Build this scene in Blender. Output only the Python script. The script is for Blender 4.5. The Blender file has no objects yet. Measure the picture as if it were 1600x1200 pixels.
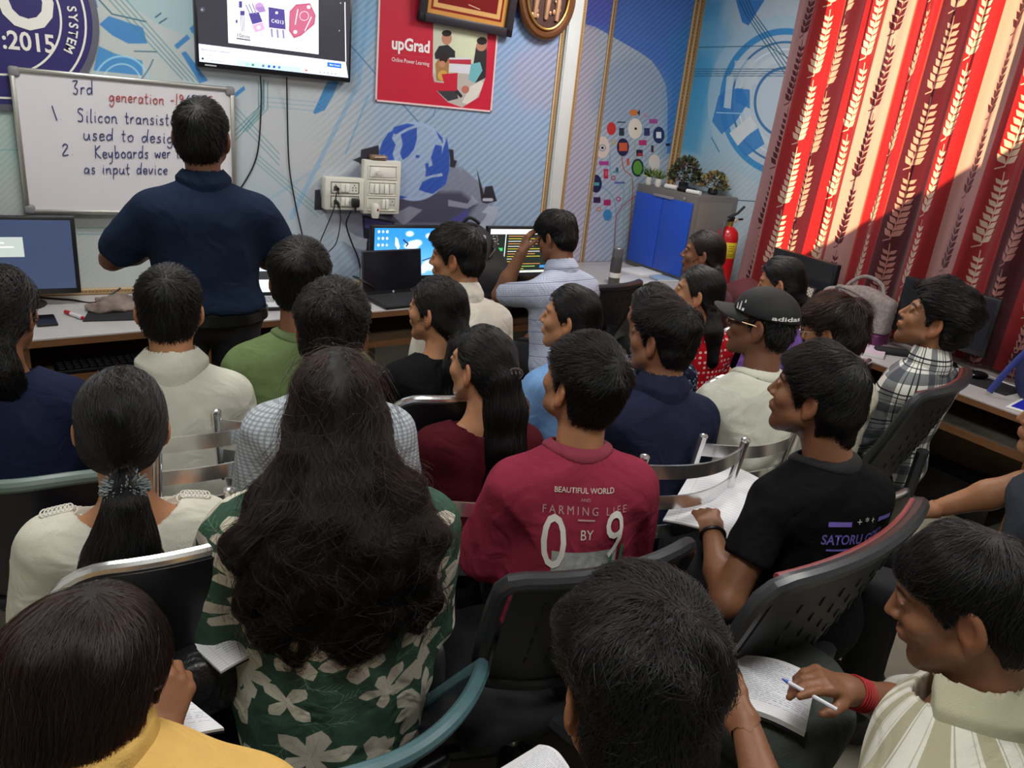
import bpy, bmesh, math, random
import numpy as np
from mathutils import Vector, Matrix
from mathutils.bvhtree import BVHTree
random.seed(7); RNG = np.random.default_rng(7)
SC = bpy.context.scene
COL = SC.collection
PI = math.pi
# ------------------------------------------------------------------ camera
FPX = 1200.0
CAMZ = 1.72
def cam_axes(pitch, roll, yaw):
    p, r, y = [math.radians(v) for v in (pitch, roll, yaw)]
    fwd = np.array([math.sin(y)*math.cos(p), math.cos(y)*math.cos(p), -math.sin(p)])
    r0 = np.array([math.cos(y), -math.sin(y), 0.0]); u0 = np.cross(r0, fwd)
    right = math.cos(r)*r0 + math.sin(r)*u0
    return right, np.cross(right, fwd), fwd
CR, CU, CF = cam_axes(20.0, 5.95, 32.9)
CO = np.array([0, 0, CAMZ])
def ray(x, y):
    d = CR*(x-800)/FPX - CU*(y-600)/FPX + CF
    return d/np.linalg.norm(d)
def atz(x, y, z): d = ray(x, y); return CO + (z-CAMZ)/d[2]*d
def aty(x, y, Y): d = ray(x, y); return CO + Y/d[1]*d
def atx(x, y, X): d = ray(x, y); return CO + X/d[0]*d
def proj(P):
    q = np.asarray(P, float) - CO; z = q @ CF
    return 800+FPX*(q @ CR)/z, 600-FPX*(q @ CU)/z
cam = bpy.data.cameras.new('camera'); cam.sensor_width = 36; cam.lens = 36*FPX/1600; cam.clip_start = .02
co = bpy.data.objects.new('camera', cam); COL.objects.link(co); SC.camera = co
M4 = Matrix.Identity(4)
for i in range(3):
    M4[i][0] = CR[i]; M4[i][1] = CU[i]; M4[i][2] = -CF[i]; M4[i][3] = CO[i]
co.matrix_world = M4
# ------------------------------------------------------------------ materials
def lin(c):
    if isinstance(c, str):
        c = c.lstrip('#'); c = [int(c[i:i+2], 16)/255 for i in (0, 2, 4)]
    return [((v+.055)/1.055)**2.4 if v > .04045 else v/12.92 for v in c]
def srgb(c):
    c = c.lstrip('#'); return np.array([int(c[i:i+2], 16)/255 for i in (0, 2, 4)])
MATS = {}
def mat(name, color='#808080', rough=.5, metal=0., noise=0., nscale=8., bump=0., bscale=60., spec=.5, img=None, attr=False,
        emit=0., sheen=0., stretch=None, coat=0., ext='REPEAT', trans=0., fold=0., uvs=None):
    if name in MATS: return MATS[name]
    m = bpy.data.materials.new(name); m.use_nodes = True; MATS[name] = m
    N, L = m.node_tree.nodes, m.node_tree.links; b = N['Principled BSDF']
    b.inputs['Roughness'].default_value = rough; b.inputs['Metallic'].default_value = metal
    b.inputs['Specular IOR Level'].default_value = spec
    b.inputs['Coat Weight'].default_value = coat; b.inputs['Sheen Weight'].default_value = sheen
    c = (*lin(color), 1); b.inputs['Base Color'].default_value = c
    tc = N.new('ShaderNodeTexCoord'); src = tc.outputs['Object']
    if stretch:
        mp = N.new('ShaderNodeMapping'); mp.inputs['Scale'].default_value = stretch
        L.new(src, mp.inputs[0]); src = mp.outputs[0]
    col = None
    if img is not None:
        t = N.new('ShaderNodeTexImage'); t.image = img; t.extension = ext; col = t.outputs[0]
        if uvs:
            um = N.new('ShaderNodeMapping'); um.inputs['Scale'].default_value = (uvs[0], uvs[1], 1); L.new(tc.outputs['UV'], um.inputs[0]); L.new(um.outputs[0], t.inputs[0])
        else: L.new(tc.outputs['UV'], t.inputs[0])
    if attr:
        a = N.new('ShaderNodeVertexColor'); a.layer_name = 'Col'; col = a.outputs[0]
    if noise:
        nz = N.new('ShaderNodeTexNoise'); nz.inputs['Scale'].default_value = nscale; nz.inputs['Detail'].default_value = 4
        L.new(src, nz.inputs['Vector'])
        mr = N.new('ShaderNodeMapRange'); mr.inputs[1].default_value = .3; mr.inputs[2].default_value = .7
        mr.inputs[3].default_value = 1-noise; mr.inputs[4].default_value = 1+noise*.6; L.new(nz.outputs[0], mr.inputs[0])
        vm = N.new('ShaderNodeVectorMath'); vm.operation = 'SCALE'
        if col: L.new(col, vm.inputs[0])
        else: vm.inputs[0].default_value = c[:3]
        L.new(mr.outputs[0], vm.inputs['Scale']); col = vm.outputs[0]
    if col: L.new(col, b.inputs['Base Color'])
    if emit:
        if col: L.new(col, b.inputs['Emission Color'])
        else: b.inputs['Emission Color'].default_value = c
        b.inputs['Emission Strength'].default_value = emit
    if bump:
        n2 = N.new('ShaderNodeTexNoise'); n2.inputs['Scale'].default_value = bscale; n2.inputs['Detail'].default_value = 3
        L.new(src, n2.inputs['Vector'])
        bp = N.new('ShaderNodeBump'); bp.inputs['Strength'].default_value = bump; bp.inputs['Distance'].default_value = .004
        L.new(n2.outputs[0], bp.inputs['Height']); L.new(bp.outputs[0], b.inputs['Normal'])
    if fold:
        n3 = N.new('ShaderNodeTexNoise'); n3.inputs['Scale'].default_value = 9; n3.inputs['Detail'].default_value = 2; n3.inputs['Distortion'].default_value = 1.2
        L.new(tc.outputs['Object'], n3.inputs['Vector']); b3 = N.new('ShaderNodeBump'); b3.inputs['Strength'].default_value = fold; b3.inputs['Distance'].default_value = .03
        L.new(n3.outputs[0], b3.inputs['Height'])
        if bump: L.new(b3.outputs[0], bp.inputs['Normal'])
        else: L.new(b3.outputs[0], b.inputs['Normal'])
    if trans:
        tr = N.new('ShaderNodeBsdfTranslucent'); mx = N.new('ShaderNodeMixShader'); mx.inputs[0].default_value = trans
        if col: L.new(col, tr.inputs[0])
        else: tr.inputs[0].default_value = c
        L.new(b.outputs[0], mx.inputs[1]); L.new(tr.outputs[0], mx.inputs[2])
        L.new(mx.outputs[0], N['Material Output'].inputs[0])
    return m
def hair_mat(name, mel=.96, red=.4, rough=.32):
    if name in MATS: return MATS[name]
    m = bpy.data.materials.new(name); m.use_nodes = True; MATS[name] = m
    N, L = m.node_tree.nodes, m.node_tree.links
    h = N.new('ShaderNodeBsdfHairPrincipled'); h.model = 'CHIANG'; h.parametrization = 'MELANIN'
    h.inputs['Melanin'].default_value = mel; h.inputs['Melanin Redness'].default_value = red
    h.inputs['Roughness'].default_value = rough; h.inputs['Radial Roughness'].default_value = .45
    h.inputs['IOR'].default_value = 1.42; h.inputs['Random Roughness'].default_value = .3
    L.new(h.outputs[0], N['Material Output'].inputs[0])
    return m
# ------------------------------------------------------------------ objects
def tag(o, label=None, cat=None, group=None, kind=None):
    if label: o['label'] = label
    if cat: o['category'] = cat
    if group: o['group'] = group
    if kind: o['kind'] = kind
    return o
def empty(name, loc=(0, 0, 0), rz=0., label=None, cat=None, group=None, kind=None):
    o = bpy.data.objects.new(name, None); COL.objects.link(o); o.location = [float(v) for v in loc]; o.rotation_euler = (0, 0, rz); o.empty_display_size = .05
    return tag(o, label, cat, group, kind)
def link(name, me, m, parent=None, loc=None, rot=None, smooth=True):
    o = bpy.data.objects.new(name, me); COL.objects.link(o)
    if m is not None:
        me.materials.clear()
        for k in (m if isinstance(m, (list, tuple)) else [m]): me.materials.append(k)
    if parent: o.parent = parent
    if loc is not None: o.location = [float(v) for v in loc]
    if rot is not None: o.rotation_euler = rot
    return o
def mesh_np(V, F, smooth=True, uv=None, col=None):
    me = bpy.data.meshes.new('mesh')
    V = np.asarray(V, np.float32)
    if isinstance(F, np.ndarray):
        nf, k = F.shape
        me.vertices.add(len(V)); me.vertices.foreach_set('co', V.ravel())
        me.loops.add(nf*k); me.loops.foreach_set('vertex_index', F.astype(np.int32).ravel())
        me.polygons.add(nf); me.polygons.foreach_set('loop_start', np.arange(0, nf*k, k, dtype=np.int32))
        me.polygons.foreach_set('loop_total', np.full(nf, k, np.int32))
        me.update(calc_edges=True)
    else:
        me.from_pydata([tuple(map(float, v)) for v in V], [], F); me.update()
    me.polygons.foreach_set('use_smooth', np.full(len(me.polygons), smooth, bool))
    if uv is not None:
        l = me.uv_layers.new(name='UVMap'); li = np.zeros(len(me.loops), np.int32); me.loops.foreach_get('vertex_index', li)
        l.data.foreach_set('uv', np.asarray(uv, np.float32)[li].ravel())
    if col is not None:
        a = me.color_attributes.new('Col', 'FLOAT_COLOR', 'POINT'); c = np.ones((len(V), 4), np.float32); c[:, :3] = col
        a.data.foreach_set('color', c.ravel())
    return me
class MB:
    """collects shapes, links them as ONE mesh object"""
    def __init__(s): s.b = bmesh.new(); s.mi = 0
    def _add(s, tb, M=None):
        if M is not None: bmesh.ops.transform(tb, matrix=M, verts=tb.verts)
        me = bpy.data.meshes.new('t'); tb.to_mesh(me); tb.free()
        n0 = len(s.b.faces); s.b.from_mesh(me); bpy.data.meshes.remove(me)
        s.b.faces.ensure_lookup_table()
        for f in s.b.faces[n0:]: f.material_index = s.mi
        return s
    def box(s, c, d, bev=0., rot=None, seg=2, M=None):
        tb = bmesh.new(); bmesh.ops.create_cube(tb, size=1)
        bmesh.ops.scale(tb, vec=d, verts=tb.verts)
        if bev: bmesh.ops.bevel(tb, geom=tb.edges[:], offset=min(bev, min(d)*.49), segments=seg, affect='EDGES', profile=.5)
        T = Matrix.Translation(c)
        if rot is not None: T = T @ (rot if isinstance(rot, Matrix) else Matrix.Rotation(rot, 4, 'Z'))
        return s._add(tb, (M @ T) if M is not None else T)
    def cyl(s, a, b, r1, r2=None, seg=20, cap=True):
        a, b = Vector(a), Vector(b); r2 = r1 if r2 is None else r2; L = (b-a).length
        tb = bmesh.new(); bmesh.ops.create_cone(tb, cap_ends=cap, segments=seg, radius1=r1, radius2=r2, depth=L)
        q = Vector((0, 0, 1)).rotation_difference((b-a).normalized()).to_matrix().to_4x4()
        return s._add(tb, Matrix.Translation((a+b)/2) @ q)
    def sph(s, c, r, seg=16, sc=(1, 1, 1), rot=None):
        tb = bmesh.new(); bmesh.ops.create_uvsphere(tb, u_segments=seg, v_segments=max(6, seg//2), radius=r)
        T = Matrix.Translation(c)
        if rot is not None: T = T @ rot
        return s._add(tb, T @ Matrix.Diagonal((*sc, 1)))
    def lathe(s, prof, c=(0, 0, 0), seg=28):
        V, F = [], []; n = len(prof)
        for k in range(seg):
            a = 2*PI*k/seg
            for r, z in prof: V.append((c[0]+r*math.cos(a), c[1]+r*math.sin(a), c[2]+z))
        for k in range(seg):
            for i in range(n-1):
                a, b = k*n+i, ((k+1) % seg)*n+i; F.append((a, b, b+1, a+1))
        return s.raw(V, F)
    def raw(s, V, F):
        n0 = len(s.b.faces); vs = [s.b.verts.new(tuple(map(float, v))) for v in V]
        for f in F:
            try: q = s.b.faces.new([vs[i] for i in f]); q.material_index = s.mi
            except ValueError: pass
        return s
    def tube(s, pts, r, seg=8, closed=False, flat=None):
        P = [Vector(p) for p in pts]; n = len(P); rs = r if isinstance(r, (list, tuple)) else [r]*n
        V, F = [], []; T0 = None; up = Vector((0, 0, 1))
        for i in range(n):
            t = (P[(i+1) % n]-P[i-1]) if closed else (P[min(i+1, n-1)]-P[max(i-1, 0)])
            if t.length < 1e-9: t = Vector((0, 0, 1))
            t.normalize()
            if T0 is None:
                up = Vector((0, 0, 1)) if abs(t.z) < .9 else Vector((0, 1, 0))
                a = t.cross(up).normalized()
            else:
                a = (a - t*a.dot(t)).normalized()
            T0 = t; b = t.cross(a)
            for k in range(seg):
                w = 2*PI*k/seg; V.append(P[i]+(a*math.cos(w)*(flat or 1)+b*math.sin(w))*rs[i])
        for i in range(n if closed else n-1):
            for k in range(seg):
                A = i*seg+k; B = i*seg+(k+1) % seg; j = ((i+1) % n)*seg
                F.append((A, B, j+(k+1) % seg, j+k))
        if not closed:
            F.append(tuple(range(seg))[::-1]); F.append(tuple((n-1)*seg+k for k in range(seg)))
        return s.raw(V, F)
    def sheet(s, fn, nu, nv, th, thdir=None):
        """fn(u,v)->(x,y,z) in 0..1; solid sheet with thickness th"""
        G = [[Vector(fn(u/nu, v/nv)) for v in range(nv+1)] for u in range(nu+1)]
        V, F = [], []
        def nrm(u, v):
            if thdir is not None: return Vector(thdir)
            a = G[min(u+1, nu)][v]-G[max(u-1, 0)][v]; b = G[u][min(v+1, nv)]-G[u][max(v-1, 0)]
            n = a.cross(b); return n.normalized() if n.length > 1e-12 else Vector((0, 0, 1))
        for sgn in (0, 1):
            for u in range(nu+1):
                for v in range(nv+1): V.append(G[u][v]+nrm(u, v)*(th if sgn else 0))
        W = nv+1; O = (nu+1)*W
        for u in range(nu):
            for v in range(nv):
                a, b, c, d = u*W+v, (u+1)*W+v, (u+1)*W+v+1, u*W+v+1
                F.append((a, d, c, b)); F.append((O+a, O+b, O+c, O+d))
        for u in range(nu):
            a, b = u*W, (u+1)*W; F.append((a, b, O+b, O+a)); a, b = u*W+nv, (u+1)*W+nv; F.append((a, O+a, O+b, b))
        for v in range(nv):
            a, b = v, v+1; F.append((a, O+a, O+b, b)); a, b = nu*W+v, nu*W+v+1; F.append((a, b, O+b, O+a))
        return s.raw(V, F)
    def prism(s, poly, z0, z1, M=None):
        V = [(x, y, z0) for x, y in poly]+[(x, y, z1) for x, y in poly]; n = len(poly)
        F = [tuple(range(n))[::-1], tuple(range(n, 2*n))]+[(i, (i+1) % n, n+(i+1) % n, n+i) for i in range(n)]
        if M is not None: V = [M @ Vector(v) for v in V]
        return s.raw(V, F)
    def build(s, name, m, parent=None, loc=None, rot=None, smooth=True, angle=.6, fixn=True):
        me = bpy.data.meshes.new(name)
        if fixn: bmesh.ops.recalc_face_normals(s.b, faces=s.b.faces[:])
        if smooth:
            for f in s.b.faces: f.smooth = True
            for e in s.b.edges:
                if len(e.link_faces) != 2 or e.calc_face_angle(0) > angle: e.smooth = False
        s.b.to_mesh(me); s.b.free()
        return link(name, me, m, parent, loc, rot)
def catmull(pts, n=6, closed=False):
    P = [np.array(p, float) for p in pts]; out = []; k = len(P)
    for i in range(k if closed else k-1):
        if closed: a, b, c, d = P[i-1], P[i], P[(i+1) % k], P[(i+2) % k]
        else: a, b, c, d = P[max(i-1, 0)], P[i], P[i+1], P[min(i+2, k-1)]
        for j in range(n):
            t = j/n
            out.append(.5*((2*b)+(c-a)*t+(2*a-5*b+4*c-d)*t*t+(3*b-a-3*c+d)*t**3))
    if not closed: out.append(P[-1])
    return out
# ------------------------------------------------------------------ text
def text_mesh(body, size=1., bold=0., shear=0., spacing=1.):
    cu = bpy.data.curves.new('t', 'FONT'); cu.body = body; cu.size = size; cu.align_x = 'LEFT'; cu.offset = bold; cu.shear = shear
    cu.resolution_u = 3; cu.space_character = spacing
    ob = bpy.data.objects.new('t', cu); COL.objects.link(ob)
    bpy.context.view_layer.update()
    dg = bpy.context.evaluated_depsgraph_get()
    me = bpy.data.meshes.new_from_object(ob.evaluated_get(dg))
    bpy.data.objects.remove(ob); bpy.data.curves.remove(cu)
    return me
def text_on(body, P0, P1, up, m, parent=None, ratio=None, bold=0., off=.0012, name='lettering', shear=0., label=None, spacing=1., fixh=0.):
    """flat lettering from P0 to P1 (world baseline ends); up = world up vector of the sign; ratio stretches the height"""
    me = text_mesh(body, 1., bold, shear, spacing)
    n = len(me.vertices); V = np.zeros(n*3, np.float32); me.vertices.foreach_get('co', V); V = V.reshape(-1, 3)
    P0, P1, up = np.array(P0, float), np.array(P1, float), np.array(up, float)
    x0, x1 = V[:, 0].min(), V[:, 0].max(); u = P1-P0; L = np.linalg.norm(u); u /= L; sc = L/(x1-x0)
    if fixh: sc = fixh/.72; P0 = (P0+P1)/2-u*sc*(x1-x0)/2
    up = up-u*(up@u); up /= np.linalg.norm(up); nr = np.cross(u, up)
    W = P0+np.outer((V[:, 0]-x0)*sc, u)+np.outer(V[:, 1]*sc*(ratio or 1), up)+nr*off
    me.vertices.foreach_set('co', W.astype(np.float32).ravel()); me.update()
    o = link(name, me, m)
    if parent:
        o.parent = parent; o.matrix_parent_inverse = wm(parent).inverted()
    if label: o['label'] = label
    return o
def wm(o): return wm(o.parent) @ o.matrix_parent_inverse @ o.matrix_basis if o.parent else o.matrix_basis.copy()
# ------------------------------------------------------------------ painted patterns (numpy canvases -> procedural images)
class Canvas:
    def __init__(s, X, Y, base):
        s.X, s.Y = X.astype(np.float32), Y.astype(np.float32); s.C = np.ones((*X.shape, 3), np.float32)*srgb(base) if isinstance(base, str) else base.astype(np.float32)
        s.px = float(abs(s.X[0, 1]-s.X[0, 0])+abs(s.Y[0, 1]-s.Y[0, 0]))
    def put(s, d, c, a=1., soft=None):
        w = np.clip(.5-d/(soft or s.px), 0, 1)[..., None]*a
        s.C = s.C*(1-w)+(srgb(c) if isinstance(c, str) else c)*w
    def disc(s, x, y, r, c, a=1., ry=None, soft=None):
        q = np.hypot(s.X-x, (s.Y-y)*(r/(ry or r)))-r; s.put(q, c, a, soft)
    def ring(s, x, y, r, w, c, a=1., a0=None, a1=None, ry=None):
        q = np.abs(np.hypot(s.X-x, (s.Y-y)*(r/(ry or r)))-r)-w/2
        if a0 is not None:
            t = np.degrees(np.arctan2(s.Y-y, s.X-x)) % 360; k = ((t-a0) % 360) < ((a1-a0) % 360)
            q = np.where(k, q, 99.)
        s.put(q, c, a)
    def line(s, pts, w, c, a=1.):
        q = None
        for (x0, y0), (x1, y1) in zip(pts[:-1], pts[1:]):
            dx, dy = x1-x0, y1-y0; t = np.clip(((s.X-x0)*dx+(s.Y-y0)*dy)/(dx*dx+dy*dy+1e-9), 0, 1)
            d = np.hypot(s.X-x0-t*dx, s.Y-y0-t*dy); q = d if q is None else np.minimum(q, d)
        s.put(q-w/2, c, a)
    def poly(s, pts, c, a=1., soft=None):
        s.put(s.sd(pts), c, a, soft)
    def sd(s, pts):
        n = len(pts); d = None; ins = np.zeros(s.X.shape, bool)
        for i in range(n):
            (x0, y0), (x1, y1) = pts[i], pts[(i+1) % n]; dx, dy = x1-x0, y1-y0
            t = np.clip(((s.X-x0)*dx+(s.Y-y0)*dy)/(dx*dx+dy*dy+1e-9), 0, 1)
            e = np.hypot(s.X-x0-t*dx, s.Y-y0-t*dy); d = e if d is None else np.minimum(d, e)
            if abs(dy) > 1e-9:
                ins ^= ((y0 > s.Y) != (y1 > s.Y)) & (s.X < dx*(s.Y-y0)/dy+x0)
        return np.where(ins, -d, d)
    def rect(s, x0, y0, x1, y1, c, a=1.): s.poly([(x0, y0), (x1, y0), (x1, y1), (x0, y1)], c, a)
    def image(s, name):
        h, w = s.X.shape; im = bpy.data.images.new(name, w, h)
        A = np.ones((h, w, 4), np.float32); A[..., :3] = np.clip(s.C, 0, 1)
        im.pixels.foreach_set(A.ravel()); im.update(); im.pack(); return im
def uvcanvas(w, h, base, sx=1., sy=1.):
    """canvas in surface units: x 0..sx to the right, y 0..sy upwards"""
    X, Y = np.meshgrid((np.arange(w)+.5)/w*sx, (np.arange(h)+.5)/h*sy); return Canvas(X, Y, base)
def pxcanvas(P0, U, V, w, h, base):
    """canvas over the wall rectangle P0 + u*U + v*V; shapes are given where the photo shows them"""
    P0, U, V = [np.array(q, float) for q in (P0, U, V)]
    u, v = np.meshgrid((np.arange(w)+.5)/w, (np.arange(h)+.5)/h)
    P = P0+u[..., None]*U+v[..., None]*V; q = P-CO; z = np.maximum(q@CF, .05)
    return Canvas(800+FPX*(q@CR)/z, 600-FPX*(q@CU)/z, base)
def quad(name, P0, U, V, m, parent=None, kind=None, th=0.):
    P0, U, V = [np.array(q, float) for q in (P0, U, V)]
    me = mesh_np([P0, P0+U, P0+U+V, P0+V], np.array([[0, 1, 2, 3]]), False, uv=[(0, 0), (1, 0), (1, 1), (0, 1)])
    o = link(name, me, m)
    if parent: o.parent = parent; o.matrix_parent_inverse = wm(parent).inverted()
    if kind: o['kind'] = kind
    return o
# ------------------------------------------------------------------ signed distance bodies
def vnorm(a): return a/np.maximum(np.linalg.norm(a, axis=-1, keepdims=True), 1e-9)
def rc(P, a, b, r1, r2):
    a = np.asarray(a, np.float32); ba = np.asarray(b, np.float32)-a; pa = P-a
    t = np.clip(pa@ba/max(float(ba@ba), 1e-9), 0, 1); return np.linalg.norm(pa-t[:, None]*ba, axis=1)-(r1+(r2-r1)*t)
def ell(P, c, r, R=None):
    q = P-np.asarray(c, np.float32)
    if R is not None: q = q@np.asarray(R, np.float32)
    r = np.asarray(r, np.float32); k0 = np.linalg.norm(q/r, axis=1); k1 = np.linalg.norm(q/(r*r), axis=1)
    return k0*(k0-1)/np.maximum(k1, 1e-6)
def smin(a, b, k=.03): h = np.clip(.5+.5*(b-a)/k, 0, 1); return b+(a-b)*h-k*h*(1-h)
def smax(a, b, k=.03): return -smin(-a, -b, k)
def mins(L, k=.03):
    d = L[0]
    for e in L[1:]: d = smin(d, e, k)
    return d
_WV = [(np.random.default_rng(s).normal(size=3).astype(np.float32), s*1.7) for s in range(1, 9)]
def wob(P, f, sq=(1, 1, 1)):
    """cheap smooth noise, about -1..1"""
    Q = P*np.asarray(sq, np.float32)*f; o = 0
    for k, (w, ph) in enumerate(_WV): o = o+np.sin(Q@vnorm(w)*(1+.35*k)+ph+1.3*np.sin(Q@vnorm(_WV[(k+3) % 8][0])*.7))
    return o/5.
def lines(lo, hi, h): return np.arange(lo, hi+h, h, dtype=np.float32)
def snets(f, xs, ys, zs):
    nx, ny, nz = len(xs), len(ys), len(zs)
    P = np.stack(np.meshgrid(xs, ys, zs, indexing='ij'), -1).reshape(-1, 3).astype(np.float32)
    D = np.concatenate([f(P[i:i+400000]) for i in range(0, len(P), 400000)]).reshape(nx, ny, nz); S = D < 0
    cs = [(i, j, k) for i in (0, 1) for j in (0, 1) for k in (0, 1)]
    sl = lambda A, c: A[c[0]:nx-1+c[0], c[1]:ny-1+c[1], c[2]:nz-1+c[2]]
    cnt = sum(sl(S, c).astype(np.int8) for c in cs); act = (cnt > 0) & (cnt < 8)
    I = np.argwhere(act); ax = [xs, ys, zs]; acc = np.zeros((len(I), 3)); n = np.zeros(len(I))
    for a in cs:
        for d in range(3):
            if a[d]: continue
            b = list(a); b[d] = 1
            ia, ib = I+np.array(a), I+np.array(b)
            va, vb = D[tuple(ia.T)], D[tuple(ib.T)]; cr = (va < 0) != (vb < 0)
            t = np.where(cr, va/np.where(cr, va-vb, 1), 0)
            pa = np.stack([ax[q][ia[:, q]] for q in range(3)], 1); pb = np.stack([ax[q][ib[:, q]] for q in range(3)], 1)
            acc += np.where(cr[:, None], pa+(pb-pa)*t[:, None], 0); n += cr
    V = acc/np.maximum(n, 1)[:, None]
    vid = -np.ones(act.shape, np.int64); vid[act] = np.arange(len(I)); F = []
    for d in range(3):
        e1, e2 = [(1, 2), (2, 0), (0, 1)][d]
        A = S[tuple(slice(0, -1) if q == d else slice(1, -1) for q in range(3))]; B = S[tuple(slice(1, None) if q == d else slice(1, -1) for q in range(3))]
        E = np.argwhere(A != B)
        if not len(E): continue
        ins = A[tuple(E.T)]; base = E.copy()
        def cell(o1, o2):
            c = base.copy(); c[:, e1] += o1; c[:, e2] += o2; return vid[tuple(c.T)]
        q = np.stack([cell(0, 0), cell(1, 0), cell(1, 1), cell(0, 1)], 1); q = np.where(ins[:, None], q, q[:, ::-1]); F.append(q)
    F = np.concatenate(F) if F else np.zeros((0, 4), int)
    return V.astype(np.float32), F[(F >= 0).all(1)]
def joinvf(L):
    V, F, o = [], [], 0
    for v, f in L: V.append(v); F.append(f+o); o += len(v)
    return np.concatenate(V), np.concatenate(F)
def relax(V, F, it=1, w=.5):
    for _ in range(it):
        S = np.zeros_like(V); n = np.zeros(len(V))
        for k in range(4):
            a, b = F[:, k], F[:, (k+1) % 4]; np.add.at(S, a, V[b]); np.add.at(n, a, 1); np.add.at(S, b, V[a]); np.add.at(n, b, 1)
        V = V+(S/np.maximum(n, 1)[:, None]-V)*w
    return V.astype(np.float32)
# ================================================================== people
def Rx(a): c, s = math.cos(a), math.sin(a); return np.array([[1, 0, 0], [0, c, -s], [0, s, c]])
def Ry(a): c, s = math.cos(a), math.sin(a); return np.array([[c, 0, s], [0, 1, 0], [-s, 0, c]])
def Rz(a): c, s = math.cos(a), math.sin(a); return np.array([[c, -s, 0], [s, c, 0], [0, 0, 1]])
rad = math.radians
LINE_SHORT = [(0, .078), (40, .07), (56, .045), (66, .02), (74, -.018), (82, -.01), (88, .032), (104, .036), (112, .0), (125, -.045), (145, -.075), (180, -.085)]
LINE_TIED = [(0, .082), (45, .072), (62, .035), (75, .005), (84, -.006), (91, .014), (106, -.002), (118, -.035), (140, -.065), (180, -.075)]
LINE_LOOSE = [(0, .082), (40, .072), (58, .04), (68, -.02), (76, -.09), (100, -.13), (180, -.14)]
LINE_BOWL = [(0, .058), (40, .052), (60, .03), (72, -.005), (82, .0), (89, .026), (104, .028), (113, -.02), (128, -.07), (145, -.088), (180, -.093)]
def make_strands(name, sdf, flow, V, F, n, steps, step, lift, rad0, m, parent, mess=.3, seed=0, edge=None):
    rng = np.random.default_rng(seed)
    A = V[F]; ar = np.linalg.norm(np.cross(A[:, 2]-A[:, 0], A[:, 3]-A[:, 1]), axis=1); ar /= ar.sum()
    fi = rng.choice(len(F), n, p=ar); u, v = rng.random((2, n, 1))
    T = A[fi]; P = (T[:, 0]*(1-u)+T[:, 1]*u)*(1-v)+(T[:, 3]*(1-u)+T[:, 2]*u)*v
    P = P.astype(np.float32); e = 2e-3; out = []
    jit = rng.normal(size=(n, 3)).astype(np.float32)*mess; lf = (rng.random(n)*1.2).astype(np.float32)
    ls = (.55+.6*rng.random(n)).astype(np.float32)[:, None]
    def grad(P, d0):
        g = np.stack([sdf(P+np.eye(3, dtype=np.float32)[k]*e)-d0 for k in range(3)], 1); return vnorm(g)
    d = sdf(P); N = grad(P, d); P = P-N*(d+.002)[:, None]
    for i in range(steps+1):
        out.append(P)
        if i == steps: break
        f = flow(P)+jit*(1 if i else .6); f = vnorm(f-N*(f*N).sum(1, keepdims=True))
        mv = np.clip(-edge(P)/.012, .03, 1)[:, None] if edge else 1.
        Q = P+f*step*ls*mv; d = sdf(Q); N = grad(Q, d)
        P0_ = P; P = (Q-N*(d-(lift[0]+(lift[1]-lift[0])*(i+1)/steps)*lf)[:, None]).astype(np.float32)
        ok = np.abs(d) < .05
        if edge: ok &= edge(P) < .003
        P = np.where(ok[:, None], P, P0_)
    S = np.stack(out, 1); k = steps+1
    cu = bpy.data.hair_curves.new(name); cu.add_curves([k]*n)
    cu.attributes['position'].data.foreach_set('vector', S.reshape(-1))
    r = np.tile(np.linspace(1, .35, k), n).astype(np.float32)*rad0
    at = cu.attributes.get('radius') or cu.attributes.new('radius', 'FLOAT', 'POINT'); at.data.foreach_set('value', r)
    cu.materials.append(m); o = bpy.data.objects.new(name, cu); COL.objects.link(o); o.parent = parent
    return o
def ik(S, W, a, b, pole):
    S, W = np.array(S, float), np.array(W, float); d = W-S; L = np.linalg.norm(d)
    if L > (a+b)*.985: d *= (a+b)*.985/L; W = S+d; L = np.linalg.norm(d)
    x = (a*a-b*b+L*L)/(2*L); h = math.sqrt(max(a*a-x*x, 1e-6)); u = d/L; p = np.array(pole, float); p -= u*(p@u); p /= np.linalg.norm(p)
    return S+u*x+p*h, W
def hand_chains(W, hd, pn, side, curl, spread=1., sc=1.):
    """finger chains; hd = pointing direction, pn = direction the palm faces, side +1 right hand"""
    f = np.array(hd, float); f /= np.linalg.norm(f); n = np.array(pn, float); n -= f*(n@f); n /= np.linalg.norm(n)
    x = np.cross(f, -n)*side   # towards the little finger side
    ch = []; curls = curl if isinstance(curl, (list, tuple)) else [curl]*4
    for k, (o, L, kn) in enumerate(((-.027, .070, .086), (-.009, .078, .090), (.009, .073, .086), (.026, .058, .078))):
        w0 = W+x*o*.6+f*.008; k0 = W+x*o*spread+f*kn; pts = [w0, k0]; rs = [.0135, .0105]; a = .15+curls[k]*.7
        p = k0
        for seg, r in zip((.45, .31, .24), (.0092, .0084, .0072)):
            dv = f*math.cos(a)+n*math.sin(a)+x*o*1.2*spread; p = p+dv/np.linalg.norm(dv)*L*seg; pts.append(p); rs.append(r); a += curls[k]*.95
        ch.append((pts, rs))
    t0 = W-x*.016+f*.018; t1 = t0-x*.022+f*.03+n*.014; t2 = t1-x*.012+f*.026+n*.010*(1+curls[0]); t3 = t2-x*.002+f*.022+n*.008*(1+curls[0])
    ch.append(([t0, t1, t2, t3], [.016, .0125, .0105, .008]))
    return [([W+(np.array(p)-W)*sc for p in pts], [r*sc for r in rs]) for pts, rs in ch]
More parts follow.
